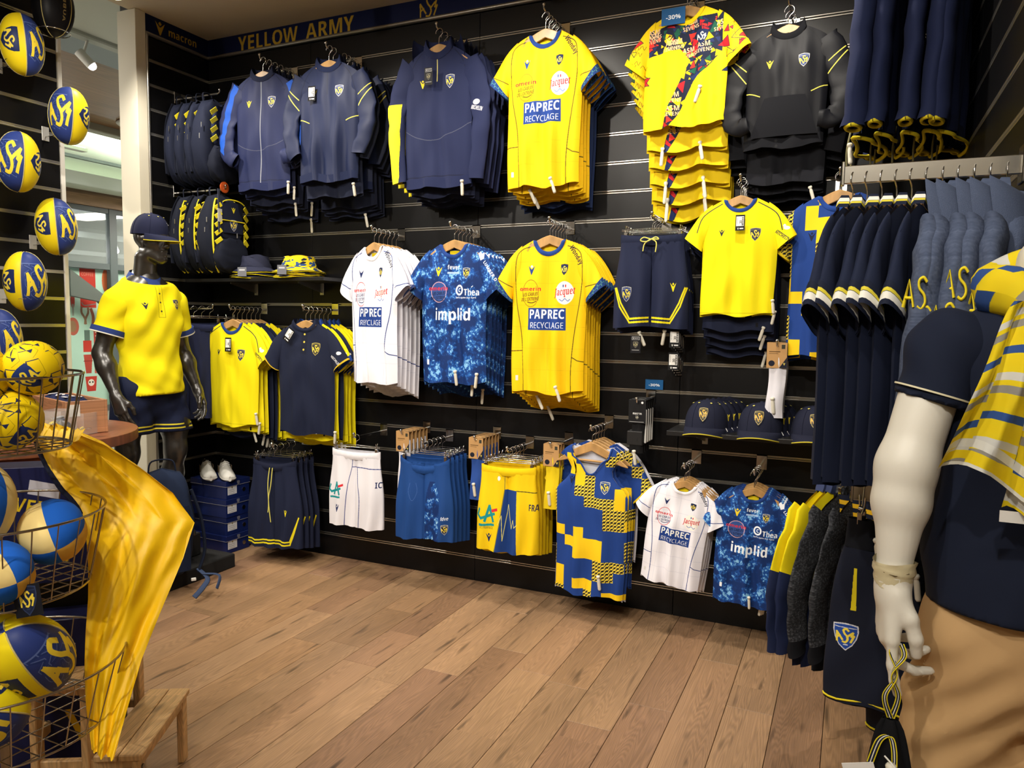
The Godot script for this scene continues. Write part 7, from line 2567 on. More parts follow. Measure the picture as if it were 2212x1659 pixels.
# white mannequin close to the camera: torso, near arm and hand, trousers
func white_mannequin() -> void:
	var c := Vector3(4.405, 0, 2.12)
	var o := thing("mannequin", "white mannequin in navy polo and beige trousers with a taped wrist", "mannequin", c, 0.0)
	var skin := std("d9d6cb", 0.42, 0.0, {"metallic_specular": 0.5})
	var m := MB.new()
	var f := Flesh.new()
	var at := func(x: float, y: float, z: float) -> Vector3: return Vector3(x, y, z) - c
	# trunk under the clothes, both arms, neck and legs
	f.bone(Vector3(0, 1.45, 0), Vector3(0, 1.1, 0), 0.13, 0.125, 0.06, 1.4)
	f.bone(Vector3(0, 1.1, 0), Vector3(0, 0.92, 0), 0.125, 0.13, 0.06, 1.3)
	f.bone(Vector3(0, 1.5, 0), Vector3(0, 1.68, 0.02), 0.058, 0.055, 0.05)
	for s in [-1.0, 1.0]:
		f.bone(Vector3(s * 0.05, 1.5, 0), Vector3(s * 0.15, 1.5, 0.0), 0.05, 0.055, 0.05)
		f.bone(Vector3(s * 0.085, 0.9, 0), Vector3(s * 0.1, 0.5, 0.02), 0.085, 0.056, 0.04)
		f.bone(Vector3(s * 0.1, 0.5, 0.02), Vector3(s * 0.1, 0.08, -0.02), 0.056, 0.04, 0.04)
		f.bone(Vector3(s * 0.1, 0.05, -0.02), Vector3(s * 0.11, 0.04, 0.12), 0.04, 0.03, 0.03)
	f.mesh_into(m, Vector3(-0.26, 0.0, -0.18), Vector3(0.26, 1.74, 0.2), 0.014)
	for s in [-1.0, 1.0]:
		f = Flesh.new()
		var sh: Vector3 = at.call(4.238, 1.52, 2.14)
		var el: Vector3 = at.call(4.178, 1.27, 2.2)
		var fo: Vector3 = at.call(4.172, 1.2, 2.21)
		var wr: Vector3 = at.call(4.165, 1.055, 2.232)
		f.bone(sh, el, 0.056, 0.0525, 0.03)
		f.bone(el, fo, 0.0525, 0.053, 0.03)
		f.bone(fo, wr + Vector3(0, 0.015, 0), 0.051, 0.031, 0.02)
		f.bone(wr + Vector3(0, 0.01, 0), wr - Vector3(0, 0.02, 0), 0.031, 0.03, 0.01)
		var b := Basis(Vector3(0.25, 0, 0.97), Vector3(-0.06, -0.99, 0.06).normalized(), Vector3(-0.97, 0, 0.25))
		hand_bones(f, wr - Vector3(0, 0.01, 0), b, [0.12, 0.62, 0.78, 0.85], [Vector3(0.034, 0.055, -0.022), Vector3(0.036, 0.088, -0.034), Vector3(0.03, 0.116, -0.04)], 1.16)
		var k := MB.new()
		f.mesh_into(k, el + Vector3(-0.09, -0.5, -0.16), sh + Vector3(0.1, 0.06, 0.18), 0.0048)
		if s > 0:
			k.shift(Transform3D(Basis(Vector3(-1, 0, 0), Vector3(0, 1, 0), Vector3(0, 0, 1)), Vector3.ZERO))
			for i in range(0, k.ix.size(), 3):
				var q := k.ix[i + 1]
				k.ix[i + 1] = k.ix[i + 2]
				k.ix[i + 2] = q
		var base := m.v.size()
		m.v.append_array(k.v)
		m.t.append_array(k.t)
		for i in k.ix:
			m.ix.append(i + base)
	sheet("body", m, skin, o)
	# yellowed tape around the wrist joint
	m = MB.new()
	var w0: Vector3 = at.call(4.166, 1.085, 2.229)
	var w1: Vector3 = at.call(4.164, 1.035, 2.234)
	var rings := []
	for j in 9:
		var p := w0.lerp(w1, j / 8.0)
		var row := []
		for i in 24:
			var a := TAU * i / 24.0
			var r := lerpf(0.0405, 0.034, j / 8.0) + 0.0016 * sin(a * 5.0 + j * 2.0) + (0.002 if j == 3 else 0.0)
			row.append(p + Vector3(cos(a) * r, 0.003 * sin(a * 2.0 + j), sin(a) * r))
		rings.append(row)
	m.loft(rings, false)
	sheet("wrist_tape", m, std("c9bf9c", 0.35, 0.0, {"cull_mode": 2}), o)
	m = MB.new()
	m.tube([w0.lerp(w1, 0.4) + Vector3(-0.02, 0.002, 0.032), w0.lerp(w1, 0.42) + Vector3(0.0, 0, 0.04), w0.lerp(w1, 0.4) + Vector3(0.025, 0.004, 0.03)], 0.0012, 5)
	m.tube([w1 + Vector3(-0.02, -0.001, 0.028), w1 + Vector3(0.0, -0.003, 0.0335), w1 + Vector3(0.022, -0.001, 0.026)], 0.0008, 5)
	part("tape_crease", m, std("5f5238", 0.8), o)
	# polo
	var nv := cloth("161d30")
	f = Flesh.new()
	f.bone(Vector3(0, 1.44, 0.0), Vector3(0, 1.1, 0.0), 0.165, 0.165, 0.06, 1.3)
	f.bone(Vector3(0, 1.1, 0.0), Vector3(0, 0.9, 0.02), 0.165, 0.182, 0.06, 1.2)
	f.bone(Vector3(0, 1.53, 0), Vector3(0, 1.6, 0.0), 0.075, 0.068, 0.05)
	for s in [-1.0, 1.0]:
		f.bone(Vector3(s * 0.05, 1.535, 0.0), Vector3(s * 0.155, 1.495, 0.005), 0.06, 0.06, 0.05)
	f.rough = func(p: Vector3) -> float: return 0.004 * sin(p.x * 34.0 + 1.2 * sin(p.y * 9.0)) * smoothstep(1.3, 1.05, p.y) + 0.002 * sin(p.x * 60.0 - p.y * 25.0)
	f.cuts = [[Vector3(0, 0.975, 0), Vector3(-0.05, -1, 0.1).normalized()]]
	m = MB.new()
	f.mesh_into(m, Vector3(-0.25, 0.92, -0.2), Vector3(0.25, 1.66, 0.22), 0.0095)
	sheet("polo_body", m, nv, o)
	for s in [-1.0, 1.0]:
		f = Flesh.new()
		var sh: Vector3 = at.call(4.248, 1.51, 2.135)
		var el: Vector3 = at.call(4.178, 1.25, 2.2)
		f.bone(Vector3(-0.1, 1.495, 0.0), sh, 0.072, 0.07, 0.04)
		f.bone(sh, el, 0.069, 0.077, 0.04)
		f.rough = func(p: Vector3) -> float: return 0.003 * sin(p.y * 44.0 + p.x * 50.0)
		var e := sh.lerp(el, 0.42)
		var dn := (Vector3(el.x - sh.x, el.y - sh.y, 0) + Vector3(0.0, 0, 0.02)).normalized()
		f.cuts = [[e, dn]]
		var k := MB.new()
		f.mesh_into(k, sh + Vector3(-0.16, -0.22, -0.12), sh + Vector3(0.16, 0.1, 0.16), 0.0075)
		var trim := MB.new()
		trim.tube([e - dn * 0.02, e - dn * 0.0165], [0.0755, 0.0755], 36, true, 1.0)
		if s > 0:
			k.shift(Transform3D(Basis(Vector3(-1, 0, 0), Vector3(0, 1, 0), Vector3(0, 0, 1)), Vector3.ZERO))
			trim.shift(Transform3D(Basis(Vector3(-1, 0, 0), Vector3(0, 1, 0), Vector3(0, 0, 1)), Vector3.ZERO))
		part("polo_sleeve", k, nv, o)
		part("cream_piping", trim, cloth("d9d3b4"), o)
	# trousers
	var bg := cloth("b8966a", 0.15)
	f = Flesh.new()
	f.bone(Vector3(0, 1.02, 0.0), Vector3(0, 0.9, 0.01), 0.155, 0.168, 0.05, 1.25)
	for s in [-1.0, 1.0]:
		f.bone(Vector3(s * 0.08, 0.9, 0.01), Vector3(s * 0.112, 0.62, 0.03), 0.112, 0.1, 0.035)
		f.bone(Vector3(s * 0.112, 0.62, 0.03), Vector3(s * 0.105, 0.05, -0.01), 0.098, 0.075, 0.03)
	f.rough = func(p: Vector3) -> float:
		var k := exp(-pow((p.y - 0.78) * 7.0, 2.0))
		return 0.006 * k * sin(p.y * 70.0 + absf(p.x) * 60.0) + 0.0035 * sin(p.x * 45.0 + p.y * 18.0) + 0.003 * sin(p.y * 33.0 - p.x * 22.0 + p.z * 18.0)
	f.cuts = [[Vector3(0, 1.05, 0), Vector3(0, 1, 0)], [Vector3(0, 0.06, 0), Vector3(0, -1, 0)]]
	m = MB.new()
	f.mesh_into(m, Vector3(-0.27, 0.04, -0.18), Vector3(0.27, 1.07, 0.2), 0.0105)
	sheet("trousers", m, bg, o)
	m = MB.new()
	for j in 22:
		var y := 0.945 - 0.0075 * j
		for q in 2:
			m.ball(Vector3(-0.155 - 0.0016 * j + 0.009 * q, y, 0.085 - 0.002 * j), Vector3(0.0022, 0.0022, 0.0022), 6, 4)
	part("side_seam_stitching", m, std("c9ab82", 0.8), o)
	part("foot_plate", MB_box(Vector3(-0.2, 0, -0.18), Vector3(0.2, 0.012, 0.2), 0.003), std("8a8c8c", 0.25, 0.6), o)
	scarf(c)
	lanyard_bag()

func scarf(c: Vector3) -> void:
	var o := thing("printed_scarf", "thin yellow, blue and white scarf around the white mannequin's neck", "scarf", c)
	var p := Pix.new(0.4, 1.0, Color("dfc81e"), 900.0, 0.0, 0.0)
	var cols := [Color("e0c71c"), Color("31508f"), Color("e0c71c"), Color("c9cac6"), Color("8d8b84")]
	for j in 16:
		for i in 4:
			var y := 0.06 - j * 0.075 - 0.04 * (i % 2)
			var x := -0.05 + i * 0.115
			p.poly([Vector2(x, y), Vector2(x + 0.115, y + 0.06), Vector2(x + 0.115, y + 0.015), Vector2(x, y - 0.045)], cols[(j + i * 2) % 5])
	for i in 3:
		p.rect(0.0, -0.82 - 0.07 * i, 0.4, 0.05, Color("d3d4ce") if i % 2 == 0 else Color("e0c71c"))
	var pm := printed(p, 0.75)
	pm.backlight_enabled = true
	pm.backlight = Color(0.12, 0.12, 0.1)
	var m := MB.new()
	m.grid(steps(40).slice(0, 40), steps(14), func(u, v):
		var a: float = u * TAU
		var b: float = v * TAU
		var r := 0.085 + 0.02 * sin(a * 2.0)
		var t := 0.036 + 0.006 * sin(a * 7.0 + b * 2.0)
		return Vector3(cos(a) * (r + cos(b) * t), 1.625 + 0.05 * sin(b) - 0.035 * sin(a) + 0.01 * sin(a * 3.0), 0.04 + sin(a) * (r + cos(b) * t)), func(u, v, _p): return Vector2(v, u * 0.7), true)
	sheet("neck_wrap", m, pm, o)
	# the hanging end: narrow at the neck, spreading towards its gathered lower edge
	m = MB.new()
	m.grid(steps(22), steps(34), func(u, v):
		var w := lerpf(0.05, 0.17, pow(v, 0.8))
		var cx := lerpf(-0.04, -0.065, v)
		var x = cx + (u - 0.5) * w * 1.5
		var y = 1.6 - v * 0.3 - 0.07 * v * smoothstep(0.2, 0.9, u) + 0.012 * v * sin(u * 9.0)
		var z = 0.17 + 0.1 * smoothstep(0.0, 0.5, v) + (0.012 + 0.014 * v) * sin(u * 19.0 + v * 3.0) + 0.006 * sin(u * 47.0 + v * 9.0)
		return Vector3(x, y, z), func(u, v, _p): return Vector2(u, v * 0.98))
	sheet("hanging_end", m, pm, o)
	m = MB.new()
	m.grid(steps(18), steps(30), func(u, v):
		var x = -0.01 + (u - 0.5) * lerpf(0.05, 0.15, v)
		var y = 1.6 - v * 0.38 + 0.02 * v * sin(u * 8.0 + 1.0)
		return Vector3(x, y, 0.155 + 0.09 * smoothstep(0.0, 0.5, v) + (0.01 + 0.012 * v) * sin(u * 17.0 + v * 4.0)), func(u, v, _p): return Vector2(1.0 - u, v * 0.8 + 0.1))
	sheet("hanging_end", m, pm, o)
	part("care_tag", MB_box(Vector3(-0.09, 1.215, 0.245), Vector3(-0.045, 1.235, 0.247)), std("dededa", 0.6), o)

func lanyard_bag() -> void:
	var o := thing("drawstring_bag", "black drawstring bag hung by its ribbon from the white mannequin's hand", "bag", Vector3(4.17, 0, 2.29))
	var m := MB.new()
	m.grid(steps(28).slice(0, 28), steps(18), func(u, v):
		var a: float = u * TAU
		var q := pow(v, 0.6)
		var r := lerpf(0.012, 0.062, q) + lerpf(0.004, 0.002, v) * sin(a * 7.0)
		return Vector3(cos(a) * r + 0.008 * v, 0.785 - 0.3 * v, sin(a) * r * 0.6 + 0.004 * sin(a * 5.0 + v * 6.0)), null, true)
	m.fan([Vector3(-0.05, 0.485, 0), Vector3(0, 0.485, 0.035), Vector3(0.06, 0.485, 0), Vector3(0, 0.485, -0.035)])
	sheet("bag_body", m, cloth("0f1014", 0.1), o)
	# striped ribbon: three loops of yellow, white and navy
	var ribbon := func(pts: Array, tw: float, nm: String) -> void:
		var line := path3(pts, 8)
		for k in 5:
			var b := MB.new()
			var e := (k - 2) * 0.0026
			var row := []
			for i in line.size():
				var a := tw * i / line.size()
				row.append(line[i] + Vector3(cos(a) * e, 0, sin(a) * e))
			b.tube(row, 0.0015, 6, true, 0.8)
			part(nm, b, cloth(["d8c626", "161d38", "dcdad2", "161d38", "d8c626"][k]), o)
	ribbon.call([Vector3(0.0, 0.785, 0.0), Vector3(-0.012, 0.83, 0.006), Vector3(0.008, 0.875, 0.0), Vector3(-0.004, 0.915, -0.01), Vector3(0.012, 0.932, -0.015)], 3.4, "ribbon")
	ribbon.call([Vector3(0.002, 0.785, 0.0), Vector3(0.012, 0.83, -0.004), Vector3(-0.002, 0.875, 0.004), Vector3(0.018, 0.91, -0.006), Vector3(0.012, 0.932, -0.015)], -3.0, "ribbon")
	ribbon.call([Vector3(-0.032, 0.7, 0.026), Vector3(-0.018, 0.745, 0.02), Vector3(0.0, 0.755, 0.016), Vector3(0.008, 0.735, 0.024), Vector3(0.01, 0.7, 0.034)], 0.8, "ribbon")
	security_tag(o, [0.003, 0.702, 0.04, -0.12])
	m = MB.new()
	m.tube(path3([Vector3(-0.008, 0.722, 0.032), Vector3(0.008, 0.712, 0.045), Vector3(0.02, 0.695, 0.048), Vector3(0.022, 0.68, 0.046)], 5), 0.0018, 6)
	part("white_cord", m, std("e0e0dc", 0.5), o)
	m = MB.new()
	m.box(Vector3.ZERO, Vector3(0.058, 0.09, 0.0015), 0.0, Basis(Vector3.BACK, 0.3))
	m.shift(Transform3D(Basis(), Vector3(-0.042, 0.66, 0.045)))
	part("white_ticket", m, std("e6e6e4", 0.55), o)
	m = MB.new()
	m.tube([Vector3(-0.028, 0.696, 0.0455), Vector3(-0.028, 0.696, 0.0475)], 0.003, 10)
	part("punched_hole", m, std("222222", 0.7), o)

# chrome rectangular arm from the side wall; at is its free end
func face_out_arm(at: Vector3, label: String, h := 0.047) -> void:
	var o := thing("face_out_arm", label, "rail", at)
	var c := std("c9c6bd", 0.2, 1.0)
	var L := RX - at.x
	part("bar", MB_box(Vector3(0, -h / 2, -0.008), Vector3(L - 0.004, h / 2, 0.008), 0.002), c, o)
	part("end_stop", MB_box(Vector3(-0.006, -h * 0.6, -0.011), Vector3(0.002, h * 0.75, 0.011), 0.002), c, o)
	part("wall_plate", MB_box(Vector3(L - 0.006, -h, -0.03), Vector3(L, h, 0.03), 0.002), c, o)

# stitched yellow letters lying on a sleeve, drawn in the sleeve's side plane
func stitched(o: Node3D, at: Vector3, s: float, turn := 0.0) -> void:
	var m := MB.new()
	var lines := [[Vector2(-0.5, -0.45), Vector2(-0.28, 0.4), Vector2(-0.06, -0.45)], [Vector2(-0.42, -0.15), Vector2(-0.14, -0.15)], Pix.smooth([Vector2(0.42, 0.36), Vector2(0.28, 0.5), Vector2(0.12, 0.4), Vector2(0.14, 0.16), Vector2(0.34, -0.06), Vector2(0.38, -0.32), Vector2(0.24, -0.5), Vector2(0.08, -0.42)], 5)]
	for l in lines:
		var row := []
		for p in l:
			row.append(Vector3(-0.02 * p.x * p.x * 4.0 * 0.35, p.y * s, -p.x * s))
		m.tube(row, 0.0055, 6, true, 0.7)
	var k := part("stitched_letters", m, cloth("e3cf2a"), o, at)
	k.rotation.x = turn

func side_rack() -> void:
	var arm := Vector3(4.026, 1.955, 1.655)
	face_out_arm(arm, "long chrome arm carrying the navy polos and hooded sweatshirts")
	# striped rib for collars and cuffs
	var rp := Pix.new(0.05, 0.1, Color("171d30"), 1200.0, 0.0, 0.0)
	rp.rect(0, -0.03, 0.05, 0.016, Color("cfc23c"))
	rp.rect(0, -0.048, 0.05, 0.03, Color("dddcd4"))
	var rib := printed(rp)
	var nv := cloth("1b2238")
	var polo := make_top("polo_shirt", {"front": nv, "collar": "polo", "collar_mat": rib, "collar_wrap": 1, "cuff_mat": rib, "cuff": 0.17, "length": 0.7, "seed": 3.4, "folds": 0.01, "cuff_x": 0.27, "cuff_y": -0.26})
	var hg := std("303a50", 0.95, 0.0, {"cull_mode": 2, "albedo_texture": heather(), "albedo_color": Color("ffffff")})
	var hood := make_top("hooded_sweatshirt", {"front": hg, "sleeve": "long", "collar": "hood", "collar_width": 0.03, "length": 0.7, "hem_band": 0.05, "seed": 5.1, "folds": 0.01, "neck": 0.1, "arm_thick": 2.1, "arm_wide": 0.85, "arm": [Vector3(0.165, -0.1, 0), Vector3(0.245, -0.22, 0.0), Vector3(0.262, -0.42, 0.01), Vector3(0.25, -0.68, 0.01)]})
	var hm0 := MB.new()
	hm0.grid(steps(28).slice(0, 28), steps(14, 0.02, 0.98), func(u, v):
		var a: float = u * TAU
		var b: float = v * PI
		var w := 1.0 + 0.12 * sin(a * 3.0 + b * 2.0)
		return Vector3(0.05 + cos(a) * sin(b) * 0.125 * w, -0.075 + cos(b) * 0.075 - 0.25 * pow(maxf(0.0, cos(a) * sin(b)), 2.0) * 0.35, -0.035 + sin(a) * sin(b) * 0.062 * w), null, true)
	sheet("hood_drape", hm0, hg, hood)
	for i in 11:
		var p := arm + Vector3(0.024 + 0.035 * i, -0.072, 0.0)
		var turn := -PI / 2 - 0.33 + (rnd(i * 3.3) - 0.5) * 0.1 + (0.1 if i > 5 else 0.0)
		hanger(p, turn, "wooden hanger on the long chrome arm, %s from its free end" % ["first", "second", "third", "fourth", "fifth", "sixth", "seventh", "eighth", "ninth", "tenth", "eleventh"][i], "wooden hangers", 1.0)
		var is_polo := i < 6
		var n: int = i if is_polo else i - 6
		var lab: String = ("navy polo with yellow and white ribs, %s among the polos" if is_polo else "heather navy hoodie with yellow sleeve letters, %s among the hoodies") % ["nearest the arm's free end", "second from the free end", "third from the free end", "fourth from the free end", "fifth from the free end", "last before the hoodies"][n]
		if not is_polo and n == 4:
			lab = "heather navy hoodie with yellow sleeve letters, nearest the side wall"
		var g := copy(polo if is_polo else hood, p, turn, lab, "polos on the long arm" if is_polo else "hoodies on the long arm")
		g.scale = Vector3(1.02, 1.05 + 0.02 * rnd(i * 4.1), 0.75)
		tag(g, "", "shirt" if is_polo else "sweater")
		if not is_polo:
			stitched(g, Vector3(0.303, -0.24 - 0.09 * [0.0, 0.7, 0.6, -0.2, 0.3][n], 0.012), 0.066)
	# tall hoodies above, only their lower halves in the picture
	var hi := Vector3(4.03, 3.11, 0.62)
	face_out_arm(hi, "chrome arm near the ceiling carrying the navy hoodies with yellow cuffs")
	var yc := cloth("cdbb22")
	var tall := make_top("hooded_sweatshirt", {"front": cloth("1d2544"), "sleeve": "long", "collar": "hood", "length": 0.78, "hem_band": 0.06, "seed": 6.2, "arm_wide": 1.1, "arm_thick": 1.9, "chest": 0.21, "hem": 0.2, "arm": [Vector3(0.165, -0.1, 0), Vector3(0.25, -0.25, 0.0), Vector3(0.27, -0.45, 0.0), Vector3(0.26, -0.76, 0.02)]})
	for s in [-1.0, 1.0]:
		var m := MB.new()
		var ring := []
		for k in 25:
			ring.append(Vector3(s * (0.26 + 0.044 * cos(TAU * k / 24)), -0.758, 0.02 + 0.024 * sin(TAU * k / 24)))
		m.tube(ring, 0.0075, 6, false)
		part("yellow_cuff_binding", m, yc, tall)
	var hm := MB.new()
	var row := []
	for k in 49:
		var a := TAU * k / 48
		row.append(Vector3(0.2 * cos(a), -0.783 + 0.008 * sin(a * 3.0), 0.045 * sin(a) + 0.012 * sin(a * 4.0)))
	hm.tube(row, 0.0075, 6, false)
	part("yellow_hem_binding", hm, yc, tall)
	var cd := MB.new()
	for s in [-1.0, 1.0]:
		cd.tube(path3([Vector3(s * 0.05, -0.72, 0.06), Vector3(s * 0.055, -0.8, 0.07), Vector3(s * 0.04, -0.9, 0.066)], 5), 0.0042, 6)
	part("braided_cord", cd, std("77734f", 0.8), tall)
	for i in 5:
		var p := hi + Vector3(0.06 + 0.07 * i, -0.072, 0.0)
		var turn := -PI / 2 - (0.3 if i == 0 else 0.25) + 0.2 * rnd(i * 5.3)
		var nth: String = ["first", "second", "third", "fourth", "fifth"][i]
		hanger(p, turn, "wooden hanger on the arm near the ceiling, %s from its free end" % nth, "wooden hangers", 1.0)
		var g := copy(tall, p, turn, "navy hoodie with yellow bound cuffs near the ceiling, %s from the free end" % nth, "navy hoodies near the ceiling")
		g.scale = Vector3(1.05, 1.0 + 0.03 * rnd(i * 2.2), 1.0 if i == 0 else 0.8)
		if i == 0:
			security_tag(g, [0.12, -0.79, 0.05, 0.1])
		tag(g, "", "sweater")
	low_racks()

func heather() -> ImageTexture:
	var im := Image.create(256, 256, false, Image.FORMAT_RGB8)
	var no := FastNoiseLite.new()
	no.frequency = 0.3
	for y in 256:
		for x in 256:
			var k := no.get_noise_2d(x * 0.5, y * 2.2) * 0.5 + (rnd(x * 3.1 + y * 17.7) - 0.5) * 0.5
			im.set_pixel(x, y, Color("323d56").lerp(Color("747f98"), clampf(0.28 + k * 0.5, 0, 1)))
	return ImageTexture.create_from_image(im)

# a tracksuit leg pair hung by the cuffs: ribbed cuff above, wide end below
func make_joggers(d: Dictionary) -> Node3D:
	var o := Node3D.new()
	o.name = "joggers"
	var L: float = d.get("length", 0.58)
	for s in [0.0, 1.0]:
		var m := MB.new()
		var off := Vector3(0.012 * s, -0.012 * s, -0.026 * s)
		m.grid(steps(20).slice(0, 20), steps(16), func(u, v):
			var a: float = u * TAU
			var w := lerpf(0.045, d.get("wide", 0.11), pow(v, 0.75))
			var x = cos(a) * w + 0.03 * v * v
			return off + Vector3(x, -0.085 - L * v + 0.012 * sin(x * 25.0) * v, sin(a) * lerpf(0.018, 0.022, v) + 0.004 * sin(v * 13.0 + x * 30.0)), func(_u, v, p): return Vector2(0.5 + p.x / 0.26, v), true)
		sheet("leg", m, d.leg, o)
		m = MB.new()
		m.grid(steps(20).slice(0, 20), steps(5), func(u, v):
			var a: float = u * TAU
			return off + Vector3(cos(a) * lerpf(0.036, 0.043, v), -0.085 * v, sin(a) * 0.018 + 0.0015 * sin(a * 16.0)), func(u, v, _p): return Vector2(u, v), true)
		sheet("ribbed_cuff", m, d.cuff, o)
		if d.has("edge"):
			m = MB.new()
			var row := []
			for k in 21:
				var x = cos(TAU * k / 20) * d.get("wide", 0.11) * 0.99 + 0.03
				row.append(off + Vector3(x, -0.075 - L + 0.012 * sin(x * 25.0), sin(TAU * k / 20) * 0.0225))
			m.tube(row, 0.003, 6, false)
			part("yellow_edge", m, d.edge, o)
	return o

func low_racks() -> void:
	var a1 := Vector3(4.02, 1.052, 0.93)
	face_out_arm(a1, "lower chrome arm carrying the heather sweaters and striped joggers", 0.05)
	var a2 := Vector3(4.09, 1.052, 1.42)
	face_out_arm(a2, "near lower chrome arm carrying the joggers with crests", 0.05)
	var nv := cloth("1c253f")
	# yellow shouldered jacket and heather sweaters
	var sp := canvas("1d2748")
	sp.poly([Vector2(-0.36, 0.02), Vector2(0.36, 0.02), Vector2(0.36, -0.27), Vector2(0.2, -0.33), Vector2(-0.2, -0.33), Vector2(-0.36, -0.27)], Color("e9d614"))
	var arm := [Vector3(0.165, -0.1, 0), Vector3(0.25, -0.24, 0.0), Vector3(0.27, -0.42, 0.02), Vector3(0.245, -0.6, 0.03)]
	var jac := make_top("sports_jacket", {"front": printed(sp), "sleeve": "long", "arm": arm, "collar": "stand", "collar_mat": cloth("3a4468"), "length": 0.66, "seed": 2.0, "folds": 0.012})
	var hg := std("ffffff", 0.95, 0.0, {"cull_mode": 2, "albedo_texture": charcoal()})
	var swe := make_top("wool_sweater", {"front": hg, "sleeve": "long", "arm": arm, "cuff_mat": cloth("17191f"), "collar": "stand", "length": 0.66, "hem_band": 0.06, "band": cloth("17191f"), "seed": 7.0})
	var list := [[jac, 0.0, -0.62, "navy jacket with bright yellow shoulders on the lower arm", "jacket"], [jac, 0.025, -0.6, "navy jacket with yellow shoulders, tucked behind the front one", "jacket"], [swe, 0.065, -0.6, "charcoal heather sweater beside the yellow shouldered jacket", "sweater"], [swe, 0.11, -0.5, "charcoal heather sweater behind the striped joggers", "sweater"]]
	for l in list:
		var p: Vector3 = a1 + Vector3(0.015 + l[1], -0.074, 0.0)
		hanger(p, -PI / 2 + l[2], "wooden hanger of the " + String(l[3]).replace(" on the lower arm", ""), "wooden hangers", 0.95)
		var g := copy(l[0], p, -PI / 2 + l[2], l[3], "")
		g.scale = Vector3(1, 0.98, 0.8)
		tag(g, "", l[4])
	# joggers with striped ribs
	var rp := Pix.new(0.05, 0.1, Color("161b2c"), 1200.0, 0.0, 0.0)
	for k in 2:
		rp.rect(0, -0.022 - 0.036 * k, 0.05, 0.018, Color("d6a91e"))
	var rib := printed(rp)
	var jog := make_joggers({"leg": cloth("1a2238"), "cuff": rib, "wide": 0.085, "length": 0.5})
	var jp := Pix.new(0.26, 0.58, Color("161b2b"), 900.0, -0.13, 0.0)
	jp.poly([Vector2(-0.005, -0.07), Vector2(0.003, -0.07), Vector2(0.004, -0.23), Vector2(-0.012, -0.23)], Color("e0cf22"))
	jp.crest(Vector2(-0.02, -0.33), 0.1, Color("24479a"), Color("c9ccd4"), Color("e6cf4a"), 0.05)
	var crest := make_joggers({"leg": printed(jp), "cuff": cloth("14171f"), "edge": cloth("d9c626"), "wide": 0.115, "length": 0.46})
	var spots := [[jog, Vector3(4.062, 0.955, 1.0), -0.7, "navy joggers with two yellow rib stripes, first on the lower arm"], [jog, Vector3(4.1, 0.95, 1.02), -0.7, "navy joggers with two yellow rib stripes, second on the lower arm"], [jog, Vector3(4.16, 0.94, 1.06), -0.6, "navy joggers with two yellow rib stripes, third on the lower arm"], [crest, Vector3(4.115, 1.0, 1.55), -0.35, "dark joggers with crest and yellow zip, nearest the camera"], [crest, Vector3(4.17, 0.985, 1.52), -0.5, "dark joggers with crest and yellow zip beside the white hand"], [crest, Vector3(4.23, 0.9, 1.5), -0.55, "dark joggers half hidden behind the white arm"], [crest, Vector3(4.3, 0.93, 1.45), -0.55, "dark joggers between the white arm and the side wall"]]
	for s in spots:
		var label: String = s[3]
		var g := tag(copy(s[0], s[1], s[2], label, ""), "", "trousers")
		var c := thing("trouser_clip", "chrome clip gripping the " + label.get_slice(",", 0).replace(" with two yellow rib stripes", "") + " cuff" + ("" if not "," in label else "," + label.get_slice(",", 1)), "clip", s[1], s[2])
		var m := MB.new()
		for f in [-1.0, 1.0]:
			m.box(Vector3(0, 0.004, f * 0.016), Vector3(0.014, 0.036, 0.0025), 0.001)
			m.tube([Vector3(f * 0.006, 0.018, f * 0.016), Vector3(f * 0.01, 0.04, f * 0.01), Vector3(f * 0.013, 0.066, f * 0.014)], 0.0028, 6)
		m.tube([Vector3(-0.008, 0.03, 0), Vector3(0.008, 0.03, 0)], 0.008, 10)
		part("jaws", m, std("cfcfce", 0.14, 1.0), c)
		m = MB.new()
		m.tube([Vector3(0, 0.03, 0), Vector3(0, 0.09, -0.01), Vector3(0.004, 0.125, -0.02)], 0.0022, 6)
		part("wire", m, std("cfcfce", 0.14, 1.0), c)
		if s[0] == crest:
			security_tag(g, [0.055, -0.05, 0.03, 0.1])

func charcoal() -> ImageTexture:
	var im := Image.create(256, 256, false, Image.FORMAT_RGB8)
	for y in 256:
		for x in 256:
			var k := rnd(floor(x / 2.0) * 3.7 + y * 11.3) * 0.7 + rnd(x * 5.1 + floor(y / 3.0) * 7.9) * 0.3
			im.set_pixel(x, y, Color("14161b").lerp(Color("7c7f86"), k * k * 0.8))
	return ImageTexture.create_from_image(im)

